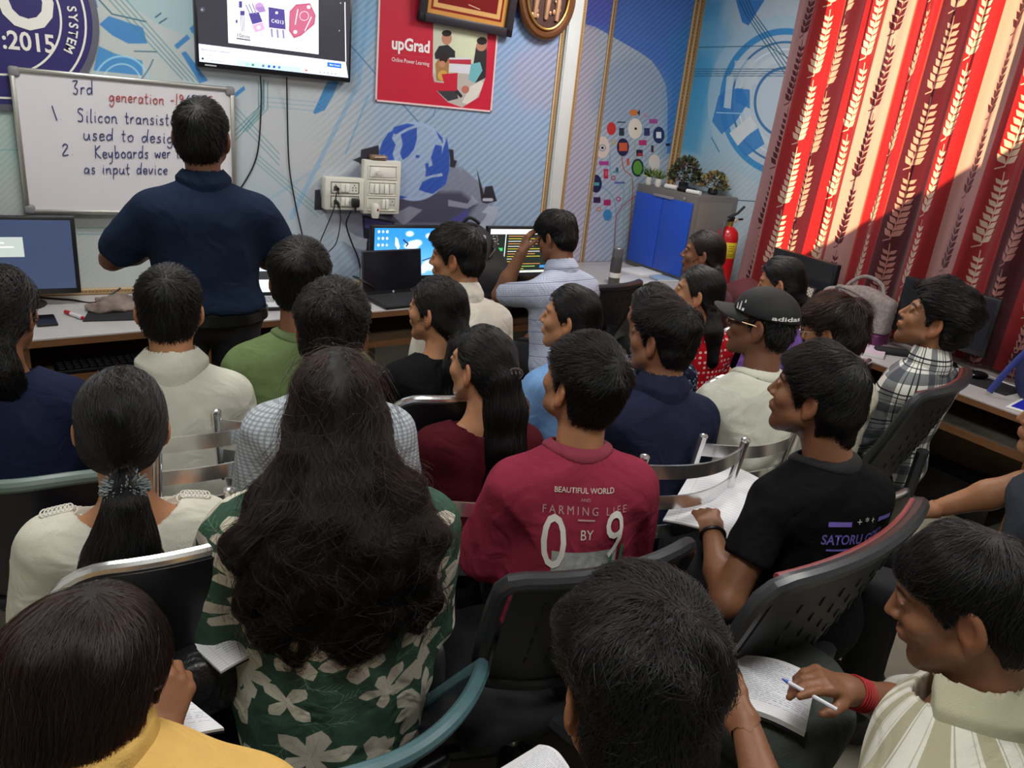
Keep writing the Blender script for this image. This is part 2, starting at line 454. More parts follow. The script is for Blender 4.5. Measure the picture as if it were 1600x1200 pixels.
def hand_sdf(P, ch):
    d = None
    palm = None
    for pts, rs in ch:
        for i in range(len(pts)-1):
            e = rc(P, pts[i], pts[i+1], rs[i], rs[i+1])
            if i == 0: palm = e if palm is None else smin(palm, e, .012)
    for pts, rs in ch:
        fd = None
        for i in range(1, len(pts)-1):
            e = rc(P, pts[i], pts[i+1], rs[i], rs[i+1]); fd = e if fd is None else smin(fd, e, .004)
        d = fd if d is None else np.minimum(d, fd)
    return smin(d, palm, .006)
def head_sdf(Q, female=False):
    X = np.abs(Q[:, 0]); M = np.stack([X, Q[:, 1], Q[:, 2]], 1)
    jw = .048 if female else .053
    d = smin(ell(Q, (0, -.012, .032), (.074, .094, .086)), ell(Q, (0, .03, -.03), (.058, .062, .082)), .03)
    d = smin(d, ell(Q, (0, -.035, -.02), (.064, .066, .066)), .03)
    d = smin(d, rc(M, (jw, .005, -.052), (.012, .066, -.094), .02, .018), .025)
    d = smin(d, ell(Q, (0, .071, -.096), (.02, .017, .017)), .02)
    d = smin(d, ell(M, (.036, .062, -.018), (.026, .022, .022)), .02)           # cheek
    d = smin(d, rc(M, (.012, .083, .032), (.045, .068, .034), .009, .008), .012)  # brow
    d = smax(d, -ell(M, (.031, .098, .011), (.019, .016, .012)), .012)            # socket
    d = smin(d, rc(Q, (0, .086, .022), (0, .108, -.018), .007, .0095), .012)       # nose
    d = smin(d, ell(M, (.0095, .096, -.023), (.0085, .010, .0075)), .006)
    d = smin(d, ell(Q, (0, .086, -.053), (.028, .014, .016)), .012)
    d = smin(d, ell(Q, (0, .0965, -.0485), (.021, .006, .0048)), .004)             # lips
    d = smin(d, ell(Q, (0, .0945, -.0600), (.018, .006, .0055)), .004)
    d = smin(d, ell(M, (.031, .0785, .011), (.0145, .0125, .0125)), .003)           # lids
    d = smin(d, rc(M, (.018, .0895, .0205), (.046, .0815, .018), .0042, .004), .004)
    c, s = math.cos(.5), math.sin(.5)                                            # ears
    E = (M-np.array((.081, -.012, -.003), np.float32))/1.16
    U = np.stack([E[:, 0]*c+E[:, 1]*s, -E[:, 0]*s+E[:, 1]*c, E[:, 2]], 1)
    o = np.zeros(3)
    ear = ell(U, o, (.0075, .020, .031)); ear = smax(ear, -ell(U, (.008, .002, .004), (.0065, .0125, .021)), .003)
    ear = smin(ear, ell(U, (-.001, .007, -.028), (.005, .009, .0095)), .006)*1.16
    return smin(d, ear, .005)
def tri(w, V, W=1.): return w
def uv_cyl(T):
    return np.stack([np.arctan2(T[:, 0], -T[:, 1]+.02)*.16, T[:, 2]], 1)
SKIN_REG = []
def person(label, px=None, zc=1.1, hb=0., hy=0., hp=0., hr=0., lean=5., fem=False, skin='#8a5a3c', hs=.95, bs=1., girth=1.,
           hair=None, top=None, trousers='#15161a', arms=None, res=1., face=0, eyes=False, beard=0., pz=.53, stand=False,
           world=None, group='students seated in the classroom', neckf=0., hup=.622, hx=0., knees=1., seed=1, hand_res=None, legs=True, roll=0.):
    hair = dict(hair or {}); top = dict(top or {}); arms = dict(arms or {})
    RL = Rz(rad(roll)*0)@Ry(rad(roll))@Rx(-rad(lean)); RH = Rz(-rad(hy))@Rx(rad(hp))@Ry(rad(hr))
    hv = RL@np.array([0, .02, .0])+RL@np.array([0, 0, hup])
    s = (zc-pz)/hv[2]
    if s < .86: s = .86; pz = zc-s*hv[2]
    if s > 1.1: s = 1.1; pz = zc-s*hv[2]
    pel = np.array([0, 0, pz])
    tp = lambda x, y, z: pel+RL@np.array([x, y, z])*s
    HC = tp(hx, .02+neckf, hup)
    Wd = np.array(world, float) if world is not None else atz(px[0], px[1], zc)
    RB = Rz(-rad(hb)); root = Wd-RB@HC; root[2] = 0
    R = empty('person', root, -rad(hb), label, 'person', group)
    arr = lambda v: np.asarray(v, np.float32)
    toT = lambda P: (P-arr(pel))@arr(RL)/s
    toH = lambda P: (P-arr(HC))@arr(RH)/hs
    # ---- arms
    ua, fa = .275*s, .245*s; J = {}
    for side, key in ((-1, 'L'), (1, 'R')):
        A = dict(w=(side*.085, .27, .12), pole=(side*.5, -.5, -.8), curl=.45, hd=None, pn=(0, 0, -1)); A.update(arms.get(key, {}))
        sh = tp(side*.168*bs, -.015, .358)
        w = np.array(A['w'], float)
        if 'wpx' in A:   # a wrist seen in the photo, at a given height
            q = atz(*A['wpx'][:2], A['wpx'][2]); w = RB.T@(q-root)-pel
        el, wr = ik(sh, pel+w, ua, fa, A['pole']); hd = A['hd'] if A['hd'] is not None else wr-el
        J[key] = dict(sh=sh, el=el, wr=wr, ch=hand_chains(wr, hd, A['pn'], side, A['curl'], sc=s if s < 1 else 1., spread=A.get('spread', 1.)), A=A, side=side)
    # ---- torso shapes (torso frame, unit = s)
    def torso(T, o=0.):
        g = girth; b = bs
        d = ell(T, (0, .0, .0), (.165*g+o, .125*g+o, .12+o))
        d = smin(d, ell(T, (0, .01, .14), (.142*g+o, .112*g+o, .16+o)), .05)
        d = smin(d, ell(T, (0, .0, .29), (.155*b*g**.5+o, .112*g**.5+o, .17+o)), .05)
        d = smin(d, rc(T, (-.12*b, -.022, .352), (.12*b, -.022, .352), .062+o, .062+o), .05)
        M = np.stack([np.abs(T[:, 0]), T[:, 1], T[:, 2]], 1)
        d = smin(d, rc(M, (.115*b, -.025, .374), (0, -.02, .430), .042+o, .045+o), .04)
        if fem: d = smin(d, ell(M, (.07, .085, .26), (.065+o, .05+o, .06+o)), .04)
        return d
    nb = tp(0, -.022, .43); nt = HC+RH@np.array([0, -.028, -.04])*hs
    nr = .047 if fem else .054
    nk_ = top.get('neck', .068); cbn = tp(0, -.002, top.get('nz', .438)+(nk_-.068)*.5)
    neck = lambda P: rc(P, nb, nt, nr*1.08, nr)
    hipw = .088
    LEG = {}
    for side in (-1, 1):
        hip = pel+np.array([side*hipw, .0, -.02])
        if stand: LEG[side] = (hip, pel+np.array([side*.10, .02, -.44]), np.array([side*.10, -.01, .09]))
        else:
            kn = pel+np.array([side*.11*knees, .385, -.015]); LEG[side] = (hip, kn, np.array([side*.12*knees, .36, .09]))
    def legs_sdf(P, o):
        d = None
        for side, (h, k, a) in LEG.items():
            e = smin(rc(P, h, k, .085+o, .062+o), rc(P, k, a, .058+o, .042+o), .03); d = e if d is None else smin(d, e, .02)
        return d
    def arm_sdf(P, J1, o=0., up=True, fo=True):
        d = None
        if up: d = rc(P, J1['sh'], J1['el'], .046+o, .038+o)
        if fo:
            f = smin(rc(P, J1['el'], J1['el']*.6+J1['wr']*.4, .040+o, .040+o), rc(P, J1['el']*.6+J1['wr']*.4, J1['wr'], .040+o, .0255+o), .02)
            d = f if d is None else smin(d, f, .015)
        return d
    # ---- body: one skin surface
    def body(P):
        d = torso(toT(P), -.012)*s; d = smin(d, neck(P), .03)
        for k in J.values(): d = smin(d, arm_sdf(P, k), .025)
        if legs: d = smin(d, legs_sdf(P, -.022), .03)
        for side, (h, k, a) in LEG.items(): d = smin(d, rc(P, a+np.array([0, -.02, -.05]), a+np.array([0, .15, -.06]), .035, .03), .03)
        return d
    pts = [HC]+[q for k in J.values() for q in (k['sh'], k['el'], k['wr'])]+[q for l in LEG.values() for q in l]+[l[2]+np.array([0, .18, -.09]) for l in LEG.values()]
    pts = np.array(pts); lo = pts.min(0)-.13; hi = pts.max(0)+.1; lo[2] = max(lo[2], -.02)
    hB = .013*res; hi2 = HC[2]
    parts = [snets(body, lines(lo[0], hi[0], hB), lines(lo[1]-.05, hi[1], hB), lines(lo[2], hi2, hB))]
    hH = [.006, .0045, .0032][face]
    hf = lambda P: smin(head_sdf(toH(P), fem)*hs, neck(P), .022)
    bz = .075+.03*abs(math.sin(rad(hp)))
    parts.append(snets(hf, lines(HC[0]-.125*hs, HC[0]+.125*hs, hH), lines(HC[1]-.135*hs, HC[1]+.135*hs, hH), lines(HC[2]-.135*hs, HC[2]+.13*hs, hH)))
    nh = [len(parts[0][0]), len(parts[1][0])]
    for k in J.values():
        C = np.array([p for c in k['ch'] for p in c[0]]); l, h = C.min(0)-.022, C.max(0)+.022; hh = hand_res or .0075
        g = lambda P, k=k: smin(hand_sdf(P, k['ch']), arm_sdf(P, k, 0, False), .02)
        parts.append(snets(g, lines(l[0], h[0], hh), lines(l[1], h[1], hh), lines(l[2], h[2], hh)))
    V, F = joinvf(parts)
    sk = np.array(lin(skin)); colr = np.tile(sk, (len(V), 1)); a, b = nh[0], nh[0]+nh[1]
    Q = toH(V[a:b]); X = np.abs(Q[:, 0]); ch = colr[a:b]
    def mixc(m, c): ch[:] = ch*(1-m[:, None])+np.array(c)*m[:, None]
    sm = lambda x, w: np.clip(.5-x/w, 0, 1)
    ear = sm(.076-X, .006)*sm(np.abs(Q[:, 2])-.042, .01); mixc(ear*.25, sk*np.array([1.35, .95, .9]))
    if beard: mixc(beard*np.maximum(sm(np.hypot((X-.0)/1.2, (Q[:, 2]+.037)*2.6)-.019, .012)*sm(.075-Q[:, 1], .02), .7*sm(Q[:, 2]+.055+.0*X, .02)*sm(-.02-Q[:, 1], .03)*sm(-.118-Q[:, 2], .02)), sk*.16)
    mixc(sm(np.maximum(X-.023, np.abs(Q[:, 2]+.0545)-.011+X*.2), .005)*sm(.084-Q[:, 1], .01)*.6, sk*np.array([1., .55, .55]))
    br = sm(np.maximum(np.abs(X-.031)-.019, np.abs(Q[:, 2]-.0325+(X-.03)**2*8)-.004), .004)*sm(.045-Q[:, 1], .01); mixc(br*.92, (.012, .009, .007))
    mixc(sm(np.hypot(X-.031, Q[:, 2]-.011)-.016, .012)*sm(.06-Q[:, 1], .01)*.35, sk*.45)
    colr[a:b] = ch
    skm = mat('skin', '#ffffff', .48, attr=True, noise=.06, nscale=25, bump=.12, bscale=220, spec=.35)
    link('body', mesh_np(V, F, True, col=colr), skm, R)
    if eyes:
        for sx in (-1, 1):
            n = 12; VV, CC, FF = [], [], []
            for i in range(n+1):
                t = PI*i/n
                for j in range(16):
                    w = 2*PI*j/16; v = np.array([math.sin(t)*math.cos(w), math.cos(t), math.sin(t)*math.sin(w)])
                    VV.append(HC+RH@(np.array([sx*.031, .0772, .0105])+v*.0128)*hs); CC.append((.01, .006, .004) if t < .72 else (.36, .31, .28))
            for i in range(n):
                for j in range(16): FF.append((i*16+j, i*16+(j+1) % 16, (i+1)*16+(j+1) % 16, (i+1)*16+j))
            link('eye', mesh_np(VV, np.array(FF), True, col=np.array(CC)), mat('eyeball', '#ffffff', .12, attr=True), R)
    # ---- clothes
    loose = top.get('loose', .014); slv = top.get('sleeve', .72); hem = top.get('hem', -.06); nk = nk_
    fold = top.get('fold', .007)
    def shirt(P):
        T = toT(P); d = torso(T, loose)*s
        if top.get('drape'): d = smin(d, rc(T, (0, -.0, .25), (0, .0, hem+.02), .14*top['drape'], .155*top['drape'])*s, .04)
        d = smax(d, (hem-T[:, 2])*s, .006)
        for k in J.values():
            lw = top.get('sl_r', .014)
            if slv > 0:
                e = k['sh']+(k['el']-k['sh'])*min(slv, 1.); u = vnorm((k['el']-k['sh'])[None])[0]
                a = rc(P, k['sh'], e if slv < 1 else k['el'], .049+lw, .043+lw*1.2)
                if slv < 1: a = smax(a, (P-arr(e))@arr(u), .004)
                if slv > 1:
                    w = k['el']+(k['wr']-k['el'])*(slv-1); u = vnorm((k['wr']-k['el'])[None])[0]
                    f = smax(rc(P, k['el'], w, .041+lw, .030+lw*.7), (P-arr(w))@arr(u), .004); a = smin(a, f, .02)
                d = smin(d, a, .03)
        nz = wob(P, 13, (1, 1, .5)); nz2 = wob(P+3, 30, (1, .9, .55)); fk = fold*np.clip((.44-T[:, 2])/.08, .15, 1)
        d = d+fk*(np.abs(nz)**.7-.5)*1.6+fk*.45*np.abs(nz2)
        d = smax(d, -(rc(P, cbn, nt, nk, nk)), .006)
        return smax(d, T[:, 2]*s-top.get('ztop', .53)*s, .006)
    hS = top.get('res', .0105*res); hc = pel+(HC-pel)*.85
    slo = np.array([lo[0], min(lo[1], -.22), pz+hem*s-.06]); shi = np.array([hi[0], hi[1], HC[2]-.02])
    if slv <= 1:
        q = np.array([HC, pel, pel+[0, .2, 0], pel-[0, .2, 0]]+[k[z] for k in J.values() for z in ('sh', 'el')]); slo = np.maximum(slo, q.min(0)-.12); shi = np.minimum(shi, q.max(0)+.12); slo[2] = pz+hem*s-.06
    SV, SF = snets(shirt, lines(slo[0], shi[0], hS), lines(slo[1], shi[1], hS), lines(slo[2], shi[2], hS))
    SV = relax(SV, SF, 1)
    sh_o = link(top.get('name', 'shirt'), mesh_np(SV, SF, True, uv=uv_cyl(toT(SV))), top.get('mat') or mat('cloth_'+top['c'][1:], top['c'], .85, noise=.08, nscale=14, bump=.3, bscale=420, spec=.12, fold=.45), R)
    def near(P):
        T = toT(P); return rc(P, cbn, nt, nk, nk), torso(T, loose)*s, T
    c0 = tp(0, -.02, .44); cb_ = (lines(c0[0]-.14, c0[0]+.14, .005), lines(c0[1]-.13, c0[1]+.15, .005), lines(c0[2]-.12, c0[2]+.10, .005))
    def seg2(a, b, p, q):
        dx, dy = q[0]-p[0], q[1]-p[1]; t = np.clip(((a-p[0])*dx+(b-p[1])*dy)/(dx*dx+dy*dy), 0, 1); return np.hypot(a-p[0]-t*dx, b-p[1]-t*dy)
    if top.get('collar'):
        ck = dict(h=.026, fl=.022, hem=.007, c=None); ck.update(top['collar'] if isinstance(top['collar'], dict) else {})
        def collar(P):
            a, b, T = near(P); b = b-.005; h_, f_ = ck['h'], ck['fl']; hm = ck['hem']; L_ = math.hypot(f_, h_-hm)
            d = np.maximum(np.maximum(-a-.005, -(b+.02)), np.maximum((a*(h_-hm)+(b-h_)*f_)/L_-.004, a-f_-.002))
            return smax(d, (T[:, 1]-.06+.4*np.abs(T[:, 0]))*s*.8, .003)
        cv, cf = snets(collar, *cb_); cv = relax(cv, cf, 1)
        link('collar', mesh_np(cv, cf, True, uv=uv_cyl(toT(cv))), ck.get('mat') or (mat('cloth_'+ck['c'][1:], ck['c'], .8, bump=.3, bscale=420) if ck['c'] else sh_o.data.materials[0]), sh_o)
    if top.get('band'):
        def band(P):
            a, b, T = near(P); return np.hypot(np.maximum(np.abs(a-.005)-.007, 0), b-.001)-.0055
        cv, cf = snets(band, *cb_)
        if len(cv): link('neckband', mesh_np(relax(cv, cf, 1), cf, True), mat('cloth_'+top['band'][1:], top['band'], .85, bump=.3, bscale=420), sh_o)
    if legs:
        def trs(P):
            d = smin(legs_sdf(P, .008), ell(toT(P), (0, 0, -.01), (.172*girth, .132*girth, .125))*s, .03)
            for l in LEG.values(): d = np.maximum(d, .075-P[:, 2])
            return np.maximum(d+.004*wob(P, 20), (toT(P)[:, 2]-.10)*s)
        L = np.array([q for l in LEG.values() for q in l]); l, h = L.min(0)-.14, L.max(0)+.14
        tv, tf = snets(trs, lines(l[0]-.06, h[0]+.06, .017), lines(l[1]-.05, h[1], .017), lines(.05, h[2], .017))
        link('trousers', mesh_np(relax(tv, tf, 1), tf, True), mat('cloth_'+trousers[1:], trousers, .85, noise=.1, bump=.3, bscale=400), R)
        for side, (hh_, k, a) in LEG.items():
            sv, sf = snets(lambda P: np.maximum(smin(rc(P, a+np.array([0, -.03, -.045]), a+np.array([0, .16, -.055]), .046, .036), rc(P, a, a+np.array([0, 0, -.05]), .045, .045), .03), .004-P[:, 2]),
                           lines(a[0]-.07, a[0]+.07, .014), lines(a[1]-.1, a[1]+.22, .014), lines(-.01, a[2]+.06, .014))
            link('shoe', mesh_np(sv, sf, True), mat('shoe_leather', '#1a1614', .5), R)
    # ---- hair
    H = dict(style='short', side=.010, top=.022, mess=.004, n=2500, length=.05, tie=(0, -.105, -.02), tail=None, line=None, col='hair_black', extra=(), whorl=(.0, -.075, .105), lift=(.0, .008), comb=(0, .25, -.15), rad=None)
    H.update(hair); st = H['style']
    LN = np.array(H['line'] or {'short': LINE_SHORT, 'tied': LINE_TIED, 'loose': LINE_LOOSE, 'bowl': LINE_BOWL}[st])
    tail = [(np.array(p, float)+HC, r) for p, r in H['tail']] if H['tail'] else []
    tails = [[(np.array(p, float)+HC, r) for p, r in t] for t in H.get('tails', [])]
    if tail: tails.append(tail)
    def capd(P):
        Q = toH(P); d = smin(ell(Q, (0, -.012, .032), (.074, .094, .086)), ell(Q, (0, -.035, -.025), (.064, .068, .07)), .03)
        k = np.clip((Q[:, 2]+.01)/.09, 0, 1); k = k*k*(3-2*k); nape = np.clip((Q[:, 2]+.09)/.06, .25, 1)
        d = d-.85*(H['side']*nape+(H['top']-H['side'])*k)
        for e in H['extra']: d = smin(d, rc(Q, e[0], e[1], e[2], e[3]), .02)
        ph = np.degrees(np.arctan2(np.abs(Q[:, 0]), Q[:, 1])); zc_ = np.interp(ph, LN[:, 0], LN[:, 1])
        d = d+H['mess']*wob(Q, 28)
        if H.get('part'):   # a parting groove
            d = d+.006*np.exp(-((Q[:, 0]-H['part'])/.007)**2)*np.clip((Q[:, 2]-.05)/.03, 0, 1)
        return smax(d, (zc_-Q[:, 2])*.75, .008)*hs
    def hedge(P):
        Q = toH(P); ph = np.degrees(np.arctan2(np.abs(Q[:, 0]), Q[:, 1])); return (np.interp(ph, LN[:, 0], LN[:, 1])-Q[:, 2])*.75
    def taild(P):
        d = None
        for t in tails:
            for (a, ra), (b, rb) in zip(t[:-1], t[1:]):
                e = rc(P, a, b, ra, rb); d = e if d is None else smin(d, e, .03)
        return d+H.get('tmess', .006)*wob(P, 22, (1, 1, .35))
    hsd = (lambda P: smin(capd(P), taild(P), .03)) if tails else capd
    allp = np.array([HC]+[p for t in tails for p, r in t]); mr = max([r for t in tails for p, r in t]+[0])
    l = np.minimum(HC-.17*hs, allp.min(0)-mr-.03); h = np.maximum(HC+.17*hs, allp.max(0)+mr+.03); hh = H.get('res', .0075*res)
    hv_, hf_ = snets(hsd, lines(l[0], h[0], hh), lines(l[1], h[1], hh), lines(l[2], h[2], hh))
    hv_ = relax(hv_, hf_, 1)
    HO = link('hair', mesh_np(hv_, hf_, True), mat(H['col']+'_mass', {'hair_black': '#090808', 'hair_wavy': '#0b0908', 'hair_brown': '#130d0b', 'hair_grey': '#241d1a'}[H['col']], .6, bump=.5, bscale=90, stretch=(1, 1, .2), spec=.3), R)
    wl, tie = arr(H['whorl']), arr(H['tie'])
    def flow(P):
        Q = toH(P)
        if st in ('short', 'bowl'): f = vnorm(Q-wl)+arr(H['comb'])+.22*np.stack([wob(Q, 18), wob(Q+5, 18), wob(Q+9, 18)], 1)*H.get('swirl', 1)
        elif st == 'tied': f = vnorm(tie-Q)+.05*np.stack([wob(Q, 20), wob(Q+5, 20), 0*Q[:, 0]], 1)
        else: f = np.stack([np.sign(Q[:, 0]-H.get('part', 0))*.5*np.clip(Q[:, 2]/.08, 0, 1), -.35+0*Q[:, 0], -1+0*Q[:, 0]], 1)
        f = f@arr(RH).T
        if tails:
            dc, best, tg = capd(P), np.full(len(P), 9., np.float32), np.zeros_like(P)
            for t in tails:
                for (a, ra), (b, rb) in zip(t[:-1], t[1:]):
                    e = rc(P, a, b, ra, rb); m = e < best; best = np.where(m, e, best); tg[m] = vnorm((b-a)[None])[0]
            w = np.clip(.5+(dc-best)/.02, 0, 1)[:, None]; cw = H.get('curl', .12)
            f = vnorm(f)*(1-w)+w*(tg+cw*np.stack([wob(P, 20, (1, 1, .9)), wob(P+4, 20, (1, 1, .9)), .6*wob(P+8, 20)], 1))
        return f
    dist = float(np.linalg.norm(Wd-CO)); n = H['n']; steps = 9 if tails or st != 'short' else 6
    make_strands('hair_strands', hsd, flow, hv_, hf_, n, steps, H['length']/steps, H['lift'], H['rad'] or max(.00045, .00042*dist), hair_mat(H['col'], *{'hair_black': (.985, .3), 'hair_wavy': (.91, .12, .38), 'hair_brown': (.9, .5), 'hair_grey': (.9, .25)}[H['col']]), HO, H.get('smess', .22), seed, None if tails else hedge)
    if H.get('fly'): make_strands('loose_strands', hsd, lambda P: flow(P)+.9*np.stack([wob(P, 26), wob(P+4, 26), .5*wob(P+8, 26)], 1), hv_, hf_, H['fly'], 10, .16/10, (.006, .035), max(.0004, .0003*dist), hair_mat(H['col']), HO, .8, seed+50)
    return dict(R=R, root=root, hb=hb, pz=pz, pel=pel, HC=HC, RH=RH, hs=hs, s=s, tp=tp, SV=SV, SF=SF, shirt=sh_o, hair=HO, J=J, RB=RB, toW=lambda p: root+RB@np.array(p, float), toL=lambda p: RB.T@(np.array(p, float)-root))
def decal(p, body, x0, x1, z, m, ratio=None, bold=0., name='print', polys=None, yaw=0., spacing=1., zslope=0., off=.0025):
    """lettering or shapes laid on the back of a shirt; x (to the right seen from behind), z measured from the pelvis"""
    if body:
        me = text_mesh(body, 1., bold, spacing=spacing); bm = bmesh.new(); bm.from_mesh(me); bpy.data.meshes.remove(me)
        xs = [v.co.x for v in bm.verts]; a, b = min(xs), max(xs); sc = (x1-x0)/(b-a)
        for v in bm.verts: v.co = Vector((x0+(v.co.x-a)*sc, 0, z+v.co.y*sc*(ratio or 1)))
    else:
        bm = bmesh.new()
        for pl in polys: bm.faces.new([bm.verts.new((x, 0, zz)) for x, zz in pl])
    bmesh.ops.triangulate(bm, faces=bm.faces[:])
    for _ in range(3):
        ee = [e for e in bm.edges if e.calc_length() > .012]
        if not ee: break
        bmesh.ops.subdivide_edges(bm, edges=ee, cuts=1); bmesh.ops.triangulate(bm, faces=[f for f in bm.faces if len(f.verts) > 3])
    T = p.get('bvh')
    if T is None: T = p['bvh'] = BVHTree.FromPolygons([Vector(v) for v in p['SV'].tolist()], [tuple(f) for f in p['SF'].tolist()])
    ry = Rz(rad(yaw)); pel = p['pel']
    for v in bm.verts:
        q = np.array([v.co.x, 0, v.co.z+zslope*v.co.x]); o = pel+ry@np.array([q[0], -.6, 0])+np.array([0, 0, q[2]]); d = ry@np.array([0, 1., 0])
        h = T.ray_cast(Vector(o), Vector(d), 1.2)
        v.co = (h[0]-Vector(d)*off) if h[0] else Vector(o+d*.45)
    me = bpy.data.meshes.new(name); bm.to_mesh(me); bm.free()
    return link(name, me, m, p['shirt'])
# ================================================================== room
WX, WY, WY2, SX = 4.10, 3.99, 4.45, 2.80     # right wall, front wall, recessed front wall, where the step is
LX, BY, CH = -1.5, -1.3, 2.85
DZ = .69
S = lambda o: tag(o, kind='structure')
plaster = mat('wall_paint', '#c9ccc8', .75, noise=.05, nscale=3, bump=.08, bscale=90)
S(MB().box(((LX+WX)/2, (BY+WY2)/2, -.05), (WX-LX+.4, WY2-BY+.4, .1)).build('floor', mat('floor_tile', '#a59f8e', .35, noise=.16, nscale=2.5, bump=.03)))
S(MB().box(((LX+WX)/2, (BY+WY2)/2, CH+.05), (WX-LX+.4, WY2-BY+.4, .1)).build('ceiling', mat('ceiling_paint', '#d6d6d0', .8, noise=.03)))
wf = S(MB().box(((LX+SX)/2, WY+.25, CH/2), (SX-LX, .5, CH)).box(((SX+WX)/2, WY2+.05, CH/2), (WX-SX+.2, .1, CH)).build('wall_front', plaster))
S(MB().box((LX-.05, (BY+WY2)/2, CH/2), (.1, WY2-BY+.2, CH)).build('wall_left', plaster))
S(MB().box(((LX+WX)/2, BY-.05, CH/2), (WX-LX+.2, .1, CH)).build('wall_back', plaster))
y0w, y1w, z0w, z1w = 1.0, 3.42, .92, 2.62
wr = S(MB().box((WX+.08, (BY+WY2)/2, z0w/2), (.16, WY2-BY, z0w)).box((WX+.08, (BY+WY2)/2, (z1w+CH)/2), (.16, WY2-BY, CH-z1w))
  .box((WX+.08, (BY+y0w)/2, (z0w+z1w)/2), (.16, y0w-BY, z1w-z0w)).box((WX+.08, (y1w+WY2)/2, (z0w+z1w)/2), (.16, WY2-y1w, z1w-z0w)).build('wall_right', plaster))
# ---- window with bars behind the curtain
win = empty('window_1', (WX+.08, (y0w+y1w)/2, z0w)); tag(win, kind='structure')
b = MB(); hy = (y1w-y0w)/2; hz = z1w-z0w
for y in (-hy+.02, 0, hy-.02): b.box((0, y, hz/2), (.05, .04, hz))
for z in (.02, hz-.02): b.box((0, 0, z), (.05, 2*hy, .04))
b.build('window_frame', mat('window_metal', '#8d8f8c', .5, .3), win)
b = MB()
for i in range(1, 15): b.cyl((.045, -hy+i*hy/7.5, .02), (.045, -hy+i*hy/7.5, hz-.02), .006, seg=8)
b.build('bar', mat('window_metal', '#8d8f8c'), win)
# ---- murals (printed wallpaper; shapes placed where the photo shows them)
def stripes(c, sel, amt=.13, px=8.2, a=.67, bb=.742):
    t = c.X*a+c.Y*bb; w = (.5-.5*np.cos(2*PI*t/px)); c.C = c.C*(1-(amt*w*sel)[..., None])
def sstep(x, a, b): t = np.clip((x-a)/(b-a), 0, 1); return t*t*(3-2*t)
P0, U, V = (LX, WY, DZ), (SX-LX, 0, 0), (0, 0, CH-DZ)
c = pxcanvas(P0, U, V, 2000, 1000, '#b9c0bd')
w = sstep(c.X, 120, 760)[..., None]; c.C = c.C*(1-w)+srgb('#9db6d2')*w
w = (sstep(c.X, 640, 860)*sstep(-c.Y, -330, 60))[..., None]; c.C = c.C*(1-w)+srgb('#86a9da')*w
c.disc(470, 190, 95, '#c9c8c4', .55, soft=60); c.disc(520, 300, 80, '#b7b6b8', .4, soft=60); c.disc(850, 120, 55, '#b5a8bd', .5, soft=30)
c.disc(20, 215, 60, '#9fc4bf', .5, soft=50); c.poly([(790, -60), (900, -60), (895, 28), (792, 28)], '#3f6fd8', .9); c.poly([(785, -70), (900, -70), (905, -20), (880, 30)], '#5a56c4', .5)
c.poly([(540, -40), (590, -40), (586, 60), (548, 130)], '#7db4e0', .6); c.poly([(150, -30), (300, -40), (302, 60), (250, 40), (200, 5)], '#7fb7c9', .35)
c.line([(455, 340), (560, 130), (575, 0)], 7, '#7aa9cf', .6); c.line([(300, 390), (500, 260)], 5, '#8fb0c8', .5); c.line([(540, 240), (575, 150)], 3, '#6fa6cf', .7)
stripes(c, sstep(c.X, 440, 620)+.35*sstep(-c.X, -200, -60)); stripes(c, sstep(c.X, 820, 880), .05)
BL = '#2c78bd'
for pl in ([(155, 38), (170, 25), (223, 43), (230, 68), (200, 68), (175, 55)], [(272, 71), (292, 54), (297, 60), (277, 77)], [(283, 83), (290, 80), (325, 126), (312, 130)], [(296, 44), (306, 36), (308, 52), (300, 52)], [(366, 146), (381, 134), (383, 140), (368, 152)],
           [(511, 128), (530, 126), (520, 150), (507, 172), (492, 178), (489, 176), (500, 152)], [(140, -5), (150, 0), (153, 12), (146, 10)]): c.poly(pl, BL, .85)
c.poly([(154, 72), (180, 84), (222, 95), (223, 118), (146, 110)], '#3a86c6', .9); c.ring(190, 130, 42, 3, '#9cd0e8', .9); c.ring(190, 130, 30, 2.5, '#bfe0ee', .7); c.ring(150, 60, 95, 2, '#2a4f68', .7, 20, 75)
c.line([(155, 0), (175, 22), (228, 34)], 2, '#27566e', .9); c.line([(210, 80), (245, 81)], 1.6, '#27566e', .9); c.line([(243, 27), (251, 21)], 2, '#27566e'); c.line([(249, 36), (260, 29)], 2, '#27566e')
TL = '#3f7f8c'
for k in range(4): c.line([(165+k*9, -6), (285+k*9, 124+k*2)], 1.3, TL, .8)
for k in range(3):
    c.line([(366, 205+k*8), (412, 160+k*6), (412, 125)], 1.3, TL, .75); c.line([(366, 165+k*9), (436, 240+k*9)], 1.3, TL, .6); c.line([(404+k*7, 128), (404+k*7, 170), (375+k*5, 205)], 1.3, TL, .8)
    c.line([(400, 240+k*7), (505, 330+k*8)], 1.3, '#4c8f96', .6); c.line([(415, 152+k*7), (500, 160+k*7), (545, 120)], 1.2, '#6fa0bb', .6); c.line([(120, 356+k*5), (190, 356+k*5)], 1.4, '#5f9ea8', .8 if k != 1 else .3)
c.line([(0, 234), (30, 234)], 1.5, '#6fa8a6', .8); c.line([(545, 68), (690, 232)], 1.6, '#3d6f9e', .9); c.line([(560, 95), (700, 0)], 1.2, '#86aed0', .5); c.line([(680, 170), (678, 180), (650, 205)], 1.4, '#4678a4', .9)
